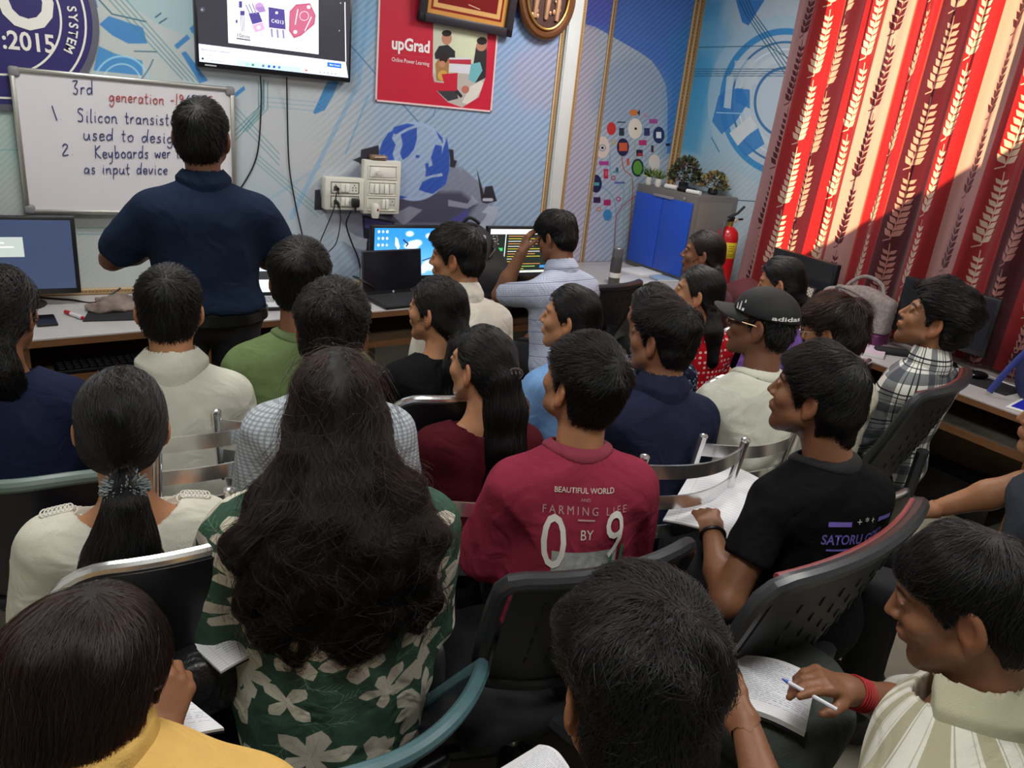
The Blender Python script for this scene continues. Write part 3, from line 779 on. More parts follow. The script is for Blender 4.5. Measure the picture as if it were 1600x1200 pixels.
# torn wall, laptops and arrows around the globe
c.poly([(548, 268), (575, 250), (600, 240), (705, 250), (722, 266), (745, 288), (760, 300), (772, 330), (772, 420), (560, 420), (520, 350), (500, 330), (500, 290)], '#77798c', .75, soft=10)
c.poly([(600, 300), (720, 300), (745, 320), (720, 350), (612, 350), (590, 330)], '#3d3c50', .85, soft=8)
c.poly([(560, 262), (575, 250), (598, 246), (565, 276)], '#9aa0ac'); c.poly([(722, 262), (745, 282), (756, 296), (735, 290), (718, 276)], '#7f8698')
for pl in ([(564, 234), (591, 227), (594, 250), (562, 256)], [(551, 250), (562, 245), (596, 250), (580, 262)], [(700, 233), (708, 234), (709, 250), (714, 251), (710, 262), (700, 260)], [(745, 265), (752, 290), (758, 313), (752, 314)], [(753, 316), (758, 292), (769, 290), (776, 314), (760, 318)], [(492, 297), (500, 296), (504, 328), (491, 328)]): c.poly(pl, '#22222c', .95)
c.poly([(566, 336), (616, 346), (614, 390), (568, 372)], '#23232e'); c.poly([(569, 340), (612, 349), (611, 362), (570, 356)], '#4b4a8c'); c.poly([(553, 384), (568, 372), (610, 392), (600, 402)], '#2b2b35'); c.poly([(700, 344), (731, 326), (731, 350), (705, 362)], '#4b4a8c')
c.line([(756, 312), (768, 312)], 5, '#b7bcc8'); c.poly([(700, 312), (730, 318), (736, 310), (736, 304), (748, 316), (730, 326), (700, 322)], '#9ba0b2', .8)
c.ring(578, 322, 60, 18, '#aeb8c4', .9, 95, 175); c.poly([(490, 346), (507, 332), (526, 342), (517, 350)], '#aeb8c4'); c.poly([(525, 374), (543, 362), (552, 376), (520, 378)], '#aeb8c4')
c.ring(728, 322, 42, 15, '#a9b4c6', .9, 0, 55); c.poly([(752, 332), (764, 320), (779, 332), (772, 336)], '#a9b4c6'); c.poly([(740, 352), (757, 360), (762, 346)], '#a9b4c6')
c.poly([(612, 336), (640, 322), (660, 328), (640, 345), (630, 352)], '#8f93a4', .8)
gx, gy, gr = 647, 252, 56
c.disc(gx, gy, gr, '#9fb6d6', .95, ry=62)
GB = '#2f56b4'
for pl in ([(626, 210), (640, 203), (651, 199), (651, 218), (646, 234), (638, 244), (629, 250), (625, 240), (629, 225)], [(592, 238), (597, 222), (606, 208), (617, 202), (612, 216), (618, 226), (613, 240), (616, 250), (604, 250), (600, 240), (596, 248)], [(616, 198), (636, 193), (648, 195), (632, 202), (618, 210), (612, 206)], [(600, 246), (612, 250), (620, 262), (606, 268), (598, 262)],
           [(680, 226), (690, 228), (690, 240), (698, 215), (702, 240), (702, 264), (696, 288), (676, 303), (664, 300), (654, 296), (660, 284), (672, 278), (692, 275), (690, 270), (664, 276), (666, 264), (676, 258), (673, 246)], [(650, 242), (656, 243), (654, 247), (649, 246)], [(664, 256), (669, 254), (670, 263), (665, 264)], [(681, 204), (691, 215), (692, 224), (685, 214)], [(604, 300), (636, 308), (622, 312), (606, 308)]): c.poly(pl, GB)
c.C = np.where((np.hypot((c.X-gx), (c.Y-gy)*gr/62) < gr)[..., None], c.C, c.C); stripes(c, (np.hypot(c.X-gx, c.Y-gy) < gr)*.6)
mural = c.image('mural_front')
quad('wallpaper', (LX, WY-.002, DZ), U, V, mat('wallpaper_front', '#ffffff', .45, img=mural, bump=.06, bscale=140, ext='EXTEND'), wf, 'structure')
# recess wall
P0, U, V = (SX, WY2, DZ), (WX-SX, 0, 0), (0, 0, CH-DZ)
c = pxcanvas(P0, U, V, 1100, 1300, '#b2c1d3')
w = sstep(-c.X, -960, -900)[..., None]; c.C = c.C*(1-w)+srgb('#c4c1d4')*w
c.poly([(880, -80), (1110, -80), (1100, 240), (1042, 240), (1043, 160), (1040, 132), (1030, 112), (1018, 95), (1000, 82), (958, 58), (930, 42), (880, 28)], '#4a78d0', .92); c.poly([(1046, 60), (1100, 0), (1095, 240), (1040, 240)], '#3f8cc8', .6, soft=25)
c.poly([(880, -80), (990, -80), (955, 44), (880, 28)], '#5f56be', .55, soft=18); c.disc(985, 150, 60, '#8fa6c2', .5, soft=20)
stripes(c, c.X*0+1, .15, 6.6)
for pts, cl in (([(1010, 244), (985, 300), (975, 330), (972, 420)], '#7fb3b8'), ([(953, 240), (955, 275), (975, 300), (962, 360), (961, 420)], '#6fa5b5'), ([(971, 245), (975, 265), (988, 280), (986, 330), (978, 420)], '#b5604a'), ([(939, 290), (955, 305), (962, 330), (956, 420)], '#6fa0a8'), ([(992, 306), (970, 325), (962, 345), (958, 420)], '#b04a6a'), ([(992, 220), (990, 260), (983, 300)], '#86b39a')): c.line(catmull(pts, 5), 1.6, cl, .9)
for x, y, r, cl, ry in ((992, 201, 11, '#e6dccb', 16), (941, 230, 11, '#e2cfc4', 17), (973, 230, 9.5, '#241f4c', 14), (1029, 211, 9, '#1f2f5c', 13), (996, 262, 9.5, '#1d2f3c', 14), (996, 262, 7, '#5d9c3c', 11), (931, 287, 9, '#1f2450', 14), (949, 336, 7, '#3f86b8', 9), (1022, 254, 9, '#dfd6cc', 13), (955, 201, 7, '#c8302e', 10)): c.disc(x, y, r, cl, 1, ry=ry)
c.disc(993, 201, 2, '#111111'); c.disc(941, 231, 5.5, '#7f98a6'); c.disc(941, 231, 3.8, '#efe8e2'); c.disc(941, 231, 2.2, '#141018')
for x0, y0, x1, y1, cl in ((967, 223, 980, 236, '#cf5a34'), (967, 200, 975, 212, '#26303c'), (1006, 200, 1015, 212, '#2f2f62'), (998, 219, 1010, 227, '#b9306a'), (994, 234, 1004, 244, '#2c1f3c'), (996, 239, 1003, 244, '#b02a3a'), (1025, 206, 1033, 216, '#e8ecf0'), (936, 252, 951, 258, '#a83a8c'), (943, 264, 950, 279, '#b0264c'), (945, 267, 949, 275, '#e05070'), (979, 248, 983, 258, '#d05030'), (927, 308, 938, 317, '#3a1f48'), (943, 312, 954, 321, '#a82a5c'), (964, 190, 977, 192, '#2b4a52'), (962, 262, 966, 268, '#2a5a68'), (958, 268, 966, 270, '#3f8f8c'), (1014, 186, 1027, 193, '#a04a90'), (960, 284, 976, 287, '#5a5fa8'), (925, 285, 936, 290, '#4fa0a0'), (1040, 224, 1047, 228, '#2a2030'), (1017, 227, 1021, 238, '#4a2030')): c.rect(x0, y0, x1, y1, cl)
c.disc(990, 176, 7, '#d07a34', 1, ry=5); c.poly([(995, 176), (1000, 171), (999, 181)], '#2b2040')
for x, y, cl in ((959, 222, '#c8a050'), (1008, 180, '#c08aa0'), (966, 311, '#b83a6a'), (935, 327, '#c87a40'), (958, 278, '#b84a5a')): c.ring(x, y, 3, 1.6, cl)
quad('wallpaper', (SX, WY2-.002, DZ), U, V, mat('wallpaper_recess', '#ffffff', .45, img=c.image('mural_recess'), bump=.06, bscale=140, ext='EXTEND'), wf, 'structure')
# right wall beyond the window
P0, U, V = (WX, WY2, DZ), (0, y1w+.0-WY2, 0), (0, 0, CH-DZ)
c = pxcanvas(P0, U, V, 900, 1200, '#b6c8d4')
w = sstep(-c.X, -1175, -1065)[..., None]*sstep(-c.Y, -330, -120)[..., None]; c.C = c.C*(1-w)+srgb('#58abd4')*w
c.poly([(1060, 236), (1100, 0), (1130, 0), (1092, 240)], '#2f8fc6', .5, soft=12); c.disc(1112, 60, 30, '#78b6d6', .6, soft=20)
c.poly([(1150, 0), (1195, 0), (1170, 40), (1160, 35)], '#2f74be', .9)
cx, cy = 1228, 160
for r, wd, cl, a in ((112, 20, '#a6c6d8', .7), (99, 9, '#3a8cc8', .95), (84, 3, '#2c6aa0', .9), (74, 2, '#d8e4ea', .9), (62, 10, '#c4d2da', .9), (48, 4, '#2f6aa0', .9)): c.ring(cx, cy, r, wd, cl, a, ry=r*1.12)
for pl in ([(1123, 150), (1135, 140), (1160, 138), (1170, 160), (1150, 190), (1128, 210), (1113, 190)], [(1150, 138), (1172, 140), (1172, 170), (1150, 160)], [(1150, 225), (1185, 200), (1195, 225), (1165, 245)]): c.poly(pl, '#2f79c0', .85)
c.poly([(1140, 208), (1172, 182), (1183, 196), (1153, 228)], '#cfd8dc'); c.poly([(1136, 118), (1147, 116), (1142, 170), (1131, 168)], '#c0d4de', .9); c.poly([(1148, 95), (1180, 92), (1186, 130), (1150, 138)], '#c3d2da', .7)
for k in range(4): c.line([(1085, 108+k*3.6), (1235, 108+k*3.6)], 1.1, '#2f5a74', .9); c.line([(1155+k*5, 0), (1165+k*5, 22), (1240, 135-k*10)], 1.4, '#22506c', .9)
c.line([(1088, 74), (1200, 72), (1240, 95)], 1.3, '#2a5a70', .9); c.line([(1120, 176), (1180, 178)], 1.4, '#a8d4e8'); c.line([(1112, 215), (1124, 237)], 1.5, '#2f79b0'); c.line([(1140, 312), (1200, 316)], 1.4, '#4a5560')
stripes(c, sstep(c.Y, 200, 280)*.5, .08, 7)
quad('wallpaper', (WX-.002, WY2, DZ), U, V, mat('wallpaper_right', '#ffffff', .4, img=c.image('mural_right'), bump=.12, bscale=60, ext='EXTEND'), wr, 'structure')
# ---- trims: ornate gold strips and the white pipe casing
c = uvcanvas(64, 256, '#b79a70', 1, 4); c.rect(0, 0, .2, 4, '#d8bf98'); c.rect(.85, 0, 1, 4, '#8a7250')
for k in range(8): c.disc(.5, k*.5+.25, .17, '#4a3018', 1, ry=.14); c.line([(.25, k*.5), (.75, k*.5)], .06, '#5a3a1c'); c.disc(.5, k*.5+.25, .06, '#c89a58')
goldm = mat('gold_trim', '#ffffff', .5, .1, img=c.image('trim_pattern'))
def strip(n, P0, U, V, nn, th=.008):
    P0, U, V, nn = [np.array(q, float) for q in (P0, U, V, nn)]; L = np.linalg.norm(V)/np.linalg.norm(U)/4
    A = [P0, P0+U, P0+U+V, P0+V]; Vv = A+[q+nn*th for q in A]
    F = np.array([[4, 5, 6, 7], [0, 4, 7, 3], [1, 2, 6, 5], [0, 1, 5, 4], [3, 7, 6, 2]]); uv = [(0, 0), (1, 0), (1, L), (0, L)]*2
    return S(link(n, mesh_np(Vv, F, False, uv=uv), goldm))
N1 = np.array([0, -1, 0])
strip('trim_1', (2.655, WY-.002, DZ), (.03, 0, 0), (0, 0, CH-DZ), N1)
S(MB().box((2.737, WY-.012, (DZ+CH)/2), (.096, .02, CH-DZ), .004).box((2.70, WY-.024, (DZ+CH)/2), (.012, .01, CH-DZ), .003).build('trim_2', mat('white_casing', '#cdd2d2', .45, noise=.04)))
strip('trim_3', (2.788, WY-.002, DZ), (.03, 0, 0), (0, 0, CH-DZ), N1)
strip('trim_4', (3.345, WY2-.003, DZ), (.035, 0, 0), (0, 0, CH-DZ), N1)
strip('trim_5', (4.045, WY2-.003, DZ), (.05, 0, 0), (0, 0, CH-DZ), N1)
strip('trim_6', (WX-.003, WY2-.01, DZ), (0, -.05, 0), (0, 0, CH-DZ), (-1, 0, 0))
strip('trim_7', (-.9, WY-.002, DZ+.03), (0, 0, -.03), (3.55, 0, 0), N1)
# ---- curtains: one cloth in front of the window, a second drawn aside
def sprig(c, x0, y0, h, cl, a=1., tilt=0.):
    n = 9; stem = [(x0-.014+.016*math.sin(t*2.4+.2), y0+h*t) for t in np.linspace(0, 1, 9)]
    c.line(stem, .0045, cl, a); c.line([(x0-.04, y0-.014), stem[0]], .006, cl, a)
    for k in range(n):
        t = .03+k/n*.9; X = np.interp(t, np.linspace(0, 1, 9), [p[0] for p in stem]); Y = y0+h*t; L = .057*(1-.45*t)+.006
        for sd in (-1, 1):
            ang = rad(42); ex, ey = X+sd*L*math.sin(ang), Y+L*math.cos(ang); px, py = math.cos(ang)*sd, -math.sin(ang); mx, my = (X+ex)/2, (Y+ey)/2; w_ = .24*L
            c.poly([(X, Y), (mx-px*w_*.8-(mx-X)*.3, my-py*w_*.8-(my-Y)*.3), (mx-px*w_, my-py*w_), (ex, ey), (mx+px*w_, my+py*w_), (mx+px*w_*.8-(mx-X)*.3, my+py*w_*.8-(my-Y)*.3)], cl, a)
TW, THh = .76, .38
c = uvcanvas(1120, 540, '#5c1220', TW, THh)
bw = TW/4
for k, cl in enumerate(('#b08486', '#951c24', '#4c1420', '#951c24')): c.rect(k*bw-.002, -1, (k+1)*bw, 2, cl)
for x in (bw*1.0, bw*2): c.rect(x-.006, -1, x+.004, 2, '#b04a40', .6)
for k, cl in enumerate(('#4c1420', '#cdb8a8', '#b88480', '#cdb8a8')):
    for dy in (-THh, 0, THh): sprig(c, bw*(k+.5), (.03+.11*(k % 2)+.05*k) % THh+dy, THh*.93, cl)
curt_im = c.image('curtain_cloth')
cm = bpy.data.materials.new('curtain_cloth'); cm.use_nodes = True
N, Lk = cm.node_tree.nodes, cm.node_tree.links; bs_ = N['Principled BSDF']; bs_.inputs['Roughness'].default_value = .6; bs_.inputs['Sheen Weight'].default_value = .3
tx = N.new('ShaderNodeTexImage'); tx.image = curt_im; tr = N.new('ShaderNodeBsdfTranslucent'); mx = N.new('ShaderNodeMixShader'); mx.inputs[0].default_value = .45
gm = N.new('ShaderNodeMixRGB'); gm.blend_type = 'MULTIPLY'; gm.inputs[0].default_value = 1; gm.inputs[2].default_value = (1, 1, .8, 1)
Lk.new(tx.outputs[0], bs_.inputs['Base Color']); Lk.new(tx.outputs[0], gm.inputs[1]); Lk.new(gm.outputs[0], tr.inputs[0]); Lk.new(bs_.outputs[0], mx.inputs[1]); Lk.new(tr.outputs[0], mx.inputs[2]); Lk.new(mx.outputs[0], N['Material Output'].inputs[0])
def curtain(name, ya, yb, zt, zb, fold, amp, flare, label, x=WX-.10, seed=0):
    """hangs between y=ya (left seen from the room) and y=yb; hem wider by flare"""
    nu, nv = 360, 40; L = abs(ya-yb); V, uv = [], []
    for j in range(nv+1):
        t = j/nv; z = zt+(zb-zt)*t
        for i in range(nu+1):
            s_ = i/nu; ph = s_*L/fold*2*PI+.5*math.sin(s_*9+seed)+.35*math.sin(t*2+s_*5)
            am = amp*(.6+.5*t)*(1+.4*math.sin(s_*13+seed)); y = ya+(yb-ya)*s_-flare*t*(1-s_)*-1*(1 if ya > yb else -1)*.6
            V.append((x+am*math.sin(ph)+.012*math.sin(ph*2.1+t*3), y+.25*am*math.cos(ph), z)); uv.append((s_*L*1.25/TW+seed*.3, (z-zb)/THh))
    W = nu+1; i, j = np.meshgrid(np.arange(nu), np.arange(nv)); a = (j*W+i).ravel()
    F = np.stack([a, a+1, a+W+1, a+W], 1)
    return tag(link(name, mesh_np(V, F, True, uv=uv), cm), label, 'curtain', 'red leaf patterned curtains on the window wall')
curtain('curtain', 3.49, 1.62, 2.72, .715, .235, .034, .09, 'wide red and maroon curtain with leaf sprigs glowing from sunlight')
curtain('curtain', 1.70, 1.05, 2.72, .715, .15, .03, .02, 'second leaf patterned curtain at the right edge behind the blue bag', x=WX-.19, seed=2)
rod = empty('curtain_rod', (WX-.10, 2.3, 2.745), 0, 'steel rod carrying the red curtains above the window', 'curtain rod')
MB().cyl((0, -1.35, 0), (0, 1.3, 0), .012).build('rod', mat('chrome', '#eaeaea', .2, .93), rod)
for y in (-1.3, 1.25): MB().cyl((0, y, 0), (.095, y, 0), .008).build('bracket', mat('chrome'), rod)
# unseen slab added outside, shaped to keep the sun off the lower right window
ob = MB().prism([(-6, -1), (6, -1), (6, .2), (3.9, 1.2), (2.5, 2.2), (-6, 8.3)], 0, .2, Matrix(((0, 0, 1, 5.1), (1, 0, 0, 0), (0, 1, 0, 0), (0, 0, 0, 1)))).build('shade_slab', mat('shade_slab_pale', '#b0a898', .9))
tag(ob, 'pale sloping slab added outside the window to block sun', 'sun blocker', kind='structure')
# ---- lights of the room
def panel(x, y, w_, d_, pw):
    t = empty('ceiling_light', (x, y, CH), 0, None, 'ceiling light', 'ceiling light panels'); t['label'] = 'square white ceiling light panel overhead'
    MB().box((0, 0, -.012), (w_+.04, d_+.04, .022), .004).build('frame', mat('white_plastic', '#d8d6cc', .4), t)
    MB().box((0, 0, -.025), (w_, d_, .006)).build('diffuser', mat('diffuser', '#ffffff', .5, emit=4.), t)
    la = bpy.data.lights.new('panel_light', 'AREA'); la.shape = 'RECTANGLE'; la.size = w_; la.size_y = d_; la.energy = pw; la.color = (1., .98, .945)
    lo = bpy.data.objects.new('panel_light', la); COL.objects.link(lo); lo.location = (x, y, CH-.035)
for x, y, pw in ((.2, .55, 23), (2.3, .55, 23), (.3, 2.75, 24), (2.75, 2.95, 30)): panel(x, y, .6, .6, pw)
su = bpy.data.lights.new('sun', 'SUN'); su.energy = 24; su.angle = .02; su.color = (1, .84, .50)
so = bpy.data.objects.new('sun', su); COL.objects.link(so); so.rotation_euler = Vector((-1, -.42, -.40)).to_track_quat('-Z', 'Y').to_euler()
wd = bpy.data.worlds.new('world'); SC.world = wd; wd.use_nodes = True
sk = wd.node_tree.nodes.new('ShaderNodeTexSky'); sk.sky_type = 'HOSEK_WILKIE'; sk.turbidity = 4; sk.sun_direction = Vector((1, .42, .40)).normalized()
wd.node_tree.links.new(sk.outputs[0], wd.node_tree.nodes['Background'].inputs[0]); wd.node_tree.nodes['Background'].inputs[1].default_value = 1.1
SC.view_settings.view_transform = 'Standard'; SC.view_settings.look = 'None'; SC.view_settings.exposure = 0.; SC.view_settings.gamma = 1
SC.view_settings.use_curve_mapping = False
# ================================================================== things on the walls
chrome = mat('chrome'); blackp = mat('black_plastic', '#141416', .42, noise=.05); dgrey = mat('dark_grey_plastic', '#2b2b2d', .5)
white = mat('white_plastic'); offw = mat('off_white_plastic', '#d3d2c6', .45); alum = mat('aluminium', '#b9b8b2', .32, .8)
up3 = (0, 0, 1); FY = lambda x, y, Y=WY: aty(x, y, Y)
def setroot(o, root): o.parent = root; o.matrix_parent_inverse = wm(root).inverted(); return o
# ---- round certification sign
t = empty('round_sign', (-.07, WY-.005, 1.87), 0, 'round purple certification sign with grey rim behind the whiteboard', 'sign')
def dsk(r0, r1, y0, y1): 
    b = MB(); b.lathe([(r0, y0), (r1, y0), (r1, y1), (r0, y1), (r0, y0)] if r0 else [(0, y1), (r1, y1), (r1, y0), (0, y0)], seg=72)
    bmesh.ops.rotate(b.b, verts=b.b.verts, cent=(0, 0, 0), matrix=Matrix.Rotation(PI/2, 3, 'X')); return b
dsk(0, .372, 0, .010).build('panel', mat('purple_enamel', '#2c2466', .35), t)
dsk(.36, .385, .0, .013).build('rim', mat('rim_grey', '#6a6a78', .35, .5), t)
for r in (.335, .245): dsk(r-.004, r+.004, .010, .0125).build('ring', mat('sign_white', '#e6e4dc', .5), t)
b = MB(); b.prism([(-.30, -.24), (-.20, -.31), (.12, .17), (.02, .20)], .0105, .0115, Matrix.Rotation(PI/2, 4, 'X')); b.build('gloss_band', mat('sign_band', '#77748c', .3), t)
sw_ = mat('sign_white'); sc_ = np.array([-.07, WY-.005, 1.87])
ySg = WY-.0175; fs_ = lambda x, y: aty(x, y, ySg)
text_on('ISO', fs_(-78, 34), fs_(90, 46), up3, sw_, t, ratio=1.15, bold=.03); text_on(':2015', fs_(5, 75), fs_(87, 83), up3, sw_, t, ratio=1.15, bold=.02)
a0_, a1_ = [math.atan2(q[2]-sc_[2], q[0]-sc_[0]) for q in (fs_(115, 14), fs_(118, 81))]
for k, chh in enumerate('SYSTEM'):
    a = a0_+(a1_-a0_)*k/5; r = .288; ctr = np.array([sc_[0]+r*math.cos(a), ySg, sc_[2]+r*math.sin(a)]); tu = np.array([math.sin(a), 0, -math.cos(a)])*(.0135 if chh != 'M' else .016); ru = np.array([math.cos(a), 0, math.sin(a)])
    text_on(chh, ctr-tu-ru*.014, ctr+tu-ru*.014, ru, sw_, t, bold=.02, fixh=.034)
# ---- whiteboard with handwriting
G = {'a': (.5, [[(.42, .42), (.2, .48), (.05, .25), (.15, .02), (.35, .12), (.43, .4), (.42, .08), (.5, .02)]]), 'b': (.5, [[(.1, 1), (.1, .02)], [(.1, .3), (.3, .5), (.45, .25), (.3, .02), (.1, .08)]]),
 'c': (.42, [[(.4, .42), (.2, .48), (.06, .25), (.18, .02), (.4, .08)]]), 'd': (.5, [[(.42, .42), (.2, .48), (.05, .25), (.15, .02), (.35, .1), (.45, .4)], [(.46, 1), (.43, .4), (.46, .02)]]), 'e': (.42, [[(.08, .24), (.38, .3), (.3, .48), (.12, .42), (.06, .2), (.2, .02), (.42, .1)]]),
 'f': (.4, [[(.4, .95), (.25, 1), (.18, .7), (.18, 0)], [(.02, .5), (.36, .5)]]), 'g': (.5, [[(.42, .42), (.2, .48), (.05, .25), (.15, .05), (.35, .12), (.43, .42), (.42, -.2), (.25, -.4), (.05, -.25)]]),
 'i': (.22, [[(.1, .48), (.1, .08), (.18, .02)], [(.1, .7), (.12, .74)]]), 'k': (.45, [[(.08, 1), (.08, 0)], [(.4, .5), (.1, .25), (.42, .0)]]), 'l': (.22, [[(.1, 1), (.1, .08), (.2, .02)]]),
 'm': (.72, [[(.06, .48), (.06, .02)], [(.06, .3), (.2, .48), (.33, .4), (.33, .02)], [(.33, .3), (.48, .48), (.6, .4), (.62, .02), (.7, .02)]]), 'n': (.5, [[(.06, .48), (.06, .02)], [(.06, .3), (.25, .48), (.4, .38), (.4, .06), (.5, .02)]]),
 'o': (.48, [[(.25, .48), (.06, .3), (.15, .03), (.38, .08), (.43, .35), (.25, .48), (.3, .45)]]), 'p': (.5, [[(.08, .48), (.08, -.4)], [(.08, .3), (.28, .5), (.44, .28), (.3, .02), (.1, .08)]]), 'r': (.36, [[(.06, .48), (.06, .02)], [(.06, .28), (.2, .46), (.34, .44)]]),
 's': (.4, [[(.36, .44), (.18, .48), (.12, .32), (.32, .2), (.28, .02), (.05, .05)]]), 't': (.36, [[(.16, .85), (.16, .08), (.32, .04)], [(.02, .52), (.34, .54)]]), 'u': (.5, [[(.06, .48), (.06, .12), (.22, .02), (.38, .15), (.4, .48)], [(.4, .4), (.42, .06), (.5, .02)]]),
 'v': (.44, [[(.04, .48), (.2, .02), (.4, .48)]]), 'w': (.6, [[(.04, .48), (.15, .02), (.3, .38), (.44, .02), (.58, .48)]]), 'y': (.48, [[(.05, .48), (.1, .15), (.3, .12), (.4, .45)], [(.42, .48), (.36, -.3), (.1, -.38)]]),
 'S': (.6, [[(.52, .9), (.25, 1), (.1, .78), (.45, .45), (.42, .08), (.05, .08)]]), 'K': (.6, [[(.1, 1), (.08, 0)], [(.52, .98), (.12, .5), (.58, .0)]]), '1': (.25, [[(.14, 1), (.12, 0)]]), '2': (.5, [[(.08, .75), (.25, .95), (.42, .75), (.06, .04), (.46, .06)]]),
 '3': (.5, [[(.06, .9), (.42, .92), (.2, .55), (.42, .3), (.3, .02), (.04, .1)]]), '9': (.5, [[(.42, .75), (.2, .95), (.08, .7), (.25, .5), (.42, .75), (.36, .02)]]), '6': (.5, [[(.4, .95), (.1, .45), (.2, .03), (.42, .2), (.3, .42), (.1, .3)]]),
 '5': (.5, [[(.44, .95), (.14, .92), (.12, .55), (.36, .5), (.38, .1), (.06, .05)]]), '7': (.5, [[(.05, .92), (.46, .95), (.2, 0)], [(.12, .48), (.4, .5)]]), '.': (.2, [[(.08, .04), (.11, .02)]]), '-': (.4, [[(.06, .38), (.36, .4)]]), ' ': (.4, []), ':': (.2, [])}
def handwrite(segs, P0, P1, up, parent, r=.0021, h=None, name='handwriting', off=.003):
    """segs = [(text, material)] written from P0 to P1"""
    P0, P1, up = [np.array(q, float) for q in (P0, P1, up)]; u = P1-P0; L = np.linalg.norm(u); u /= L; up = up-u*(up@u); up /= np.linalg.norm(up); nr = np.cross(u, up)
    tot = sum(G[ch][0]+.1 for s, m in segs for ch in s); sc = L/tot; hh = h or sc; x = 0; rng = random.Random(3)
    for s, m in segs:
        b = MB(); got = False
        for ch in s+' ':
            if ch == ' ' and got: setroot(b.build(name, m, None), parent); b = MB(); got = False
            got = got or bool(G[ch][1])
            for pl in G[ch][1]:
                pts = catmull([(px_+rng.uniform(-.02, .02), py+rng.uniform(-.025, .025)) for px_, py in pl], 4)
                b.tube([P0+u*(x+q[0]+.12*q[1])*sc+up*(q[1]*hh+.0)+nr*off for q in pts], r, 5)
            x += G[ch][0]+.1
        x -= .5
wx0, wx1, wz0, wz1 = -.03, .85, 1.07, 1.66
wb = empty('whiteboard', ((wx0+wx1)/2, WY-.042, wz0), 0, 'whiteboard in an aluminium frame with blue and red handwriting', 'whiteboard')
w_, h_ = wx1-wx0, wz1-wz0
MB().box((0, 0, h_/2), (w_-.02, .014, h_-.02)).build('board', mat('board_white', '#d6d3d8', .22, noise=.02), wb)
b = MB()
for x in (-w_/2+.009, w_/2-.009): b.box((x, -.004, h_/2), (.02, .026, h_-.05), .006)
for z in (.009, h_-.009): b.box((0, -.004, z), (w_-.05, .026, .02), .006)
b.build('frame', alum, wb)
for x in (-1, 1):
    for z in (0, 1): MB().box((x*(w_/2-.017), -.005, .017+z*(h_-.034)), (.042, .03, .042), .012, seg=3).build('corner_cap', mat('grey_cap', '#7d7d80', .5), wb)
ink, redi = mat('ink_blue', '#27306e', .5), mat('ink_red', '#b04a48', .5); hy_ = WY-.050
def hw(segs, a, b_, h=None): handwrite(segs, aty(*a, hy_), aty(*b_, hy_), up3, wb, h=h)
hw([('3rd', ink)], (113, 147), (147, 148), .058); hw([('generation -19', redi), ('65-7', ink), ('5', redi)], (170, 158), (333, 168), .05)
hw([('1.', ink)], (87, 189), (99, 186), .06); hw([('Silicon transistor', ink)], (120, 190), (284, 196), .055)
hw([('used to design', ink)], (130, 218), (284, 224), .055); hw([('2.', ink)], (97, 243), (117, 242), .05); hw([('Keyboards wer in', ink)], (148, 247), (290, 247), .055); hw([('as input device', ink)], (131, 271), (263, 272), .05)
# ---- television
tx0, tx1, tz0 = .69, 1.41, 1.735; tw, th = tx1-tx0, .425; TY = WY-.055
tv = empty('television', ((tx0+tx1)/2, TY, tz0), 0, 'wall television showing a slide of transistors above the whiteboard', 'television')
MB().box((0, .02, th/2), (tw, .045, th), .008).build('housing', mat('tv_black', '#17171a', .3), tv)
c = pxcanvas((tx0+.012, TY, tz0+.022), (tw-.024, 0, 0), (0, 0, th-.034), 1100, 620, '#303039')
c.poly([(308, 68), (540, 97), (545, 130), (300, 105)], '#e6e8f6'); c.poly([(308, 86), (542, 113), (545, 130), (300, 105)], '#d2dcf6'); c.poly([(370, 93), (470, 106), (470, 116), (370, 102)], '#b9d8f4')
c.poly([(352, -80), (497, -60), (497.5, 85), (356.5, 67)], '#eef0f8'); P1c, P2c, P3c = '#4a3f86', '#b690c0', '#b0506c'
c.poly([(388, 21), (404, 19), (410, 34), (394, 38)], P1c); c.poly([(394, 39), (410, 35), (414, 46), (398, 51)], '#caa0c8'); c.disc(404, 43, 3, '#f0ecf4')
for k in range(3): c.line([(384+k*5, 8-k), (390+k*5, 21)], 1.8, '#8a7ca6')
c.disc(405, 11, 7, P2c); c.poly([(399, 12), (412, 10), (415, 18), (405, 20)], '#9a78b4')
c.poly([(419, 11), (444, 15), (446, 46), (420, 43)], P1c); c.disc(432, 20, 2.2, '#eef0f8')
for k in range(3): c.line([(424+k*9, 46+k), (425+k*9, 57+k)], 3, '#8a80ae')
c.poly([(452, 18), (462, 7), (484, 5), (493, 24), (491, 38), (470, 56), (459, 60), (451, 48)], P3c); c.poly([(453, 20), (463, 9), (483, 7), (491, 24), (489, 37), (470, 53), (460, 57), (453, 46)], '#b8607c'); c.ring(475, 25, 7, 1.2, '#e6c4d4'); c.disc(482, 11, 3, '#eadce8'); c.disc(461, 50, 3, '#eadce8'); c.line([(461, 38), (465, 15)], 1.6, '#f0dce6'); c.line([(476, 48), (486, 27)], 1.6, '#f0dce6')
c.rect(375, 17, 382, 24, P1c); c.rect(373, 2, 378, 12, P1c); c.rect(368, 31, 371, 36, P1c)
for k in range(3): c.line([(376+k*2.4, 24), (377+k*2.4, 49)], 1, '#7a7290')
c.line([(370, 60), (390, 63)], 1.6, '#1c1c24')
c.poly([(511, 97), (533, 99.5), (533, 107), (511, 104)], '#1e6fc8'); c.line([(538.5, 4), (540, 96)], 1.6, '#e8e8ee'); c.disc(316, 15, 4, '#4a4a54')
for x, cl in ((386, '#8fc8e0'), (395, '#3c8a6a'), (404, '#b0c4d8'), (411, '#6a7486'), (420, '#2a56b8'), (428, '#3c4ca0'), (436, '#5a7a98')): c.disc(x, 100.5+(x-386)*.095, 2.1, cl)
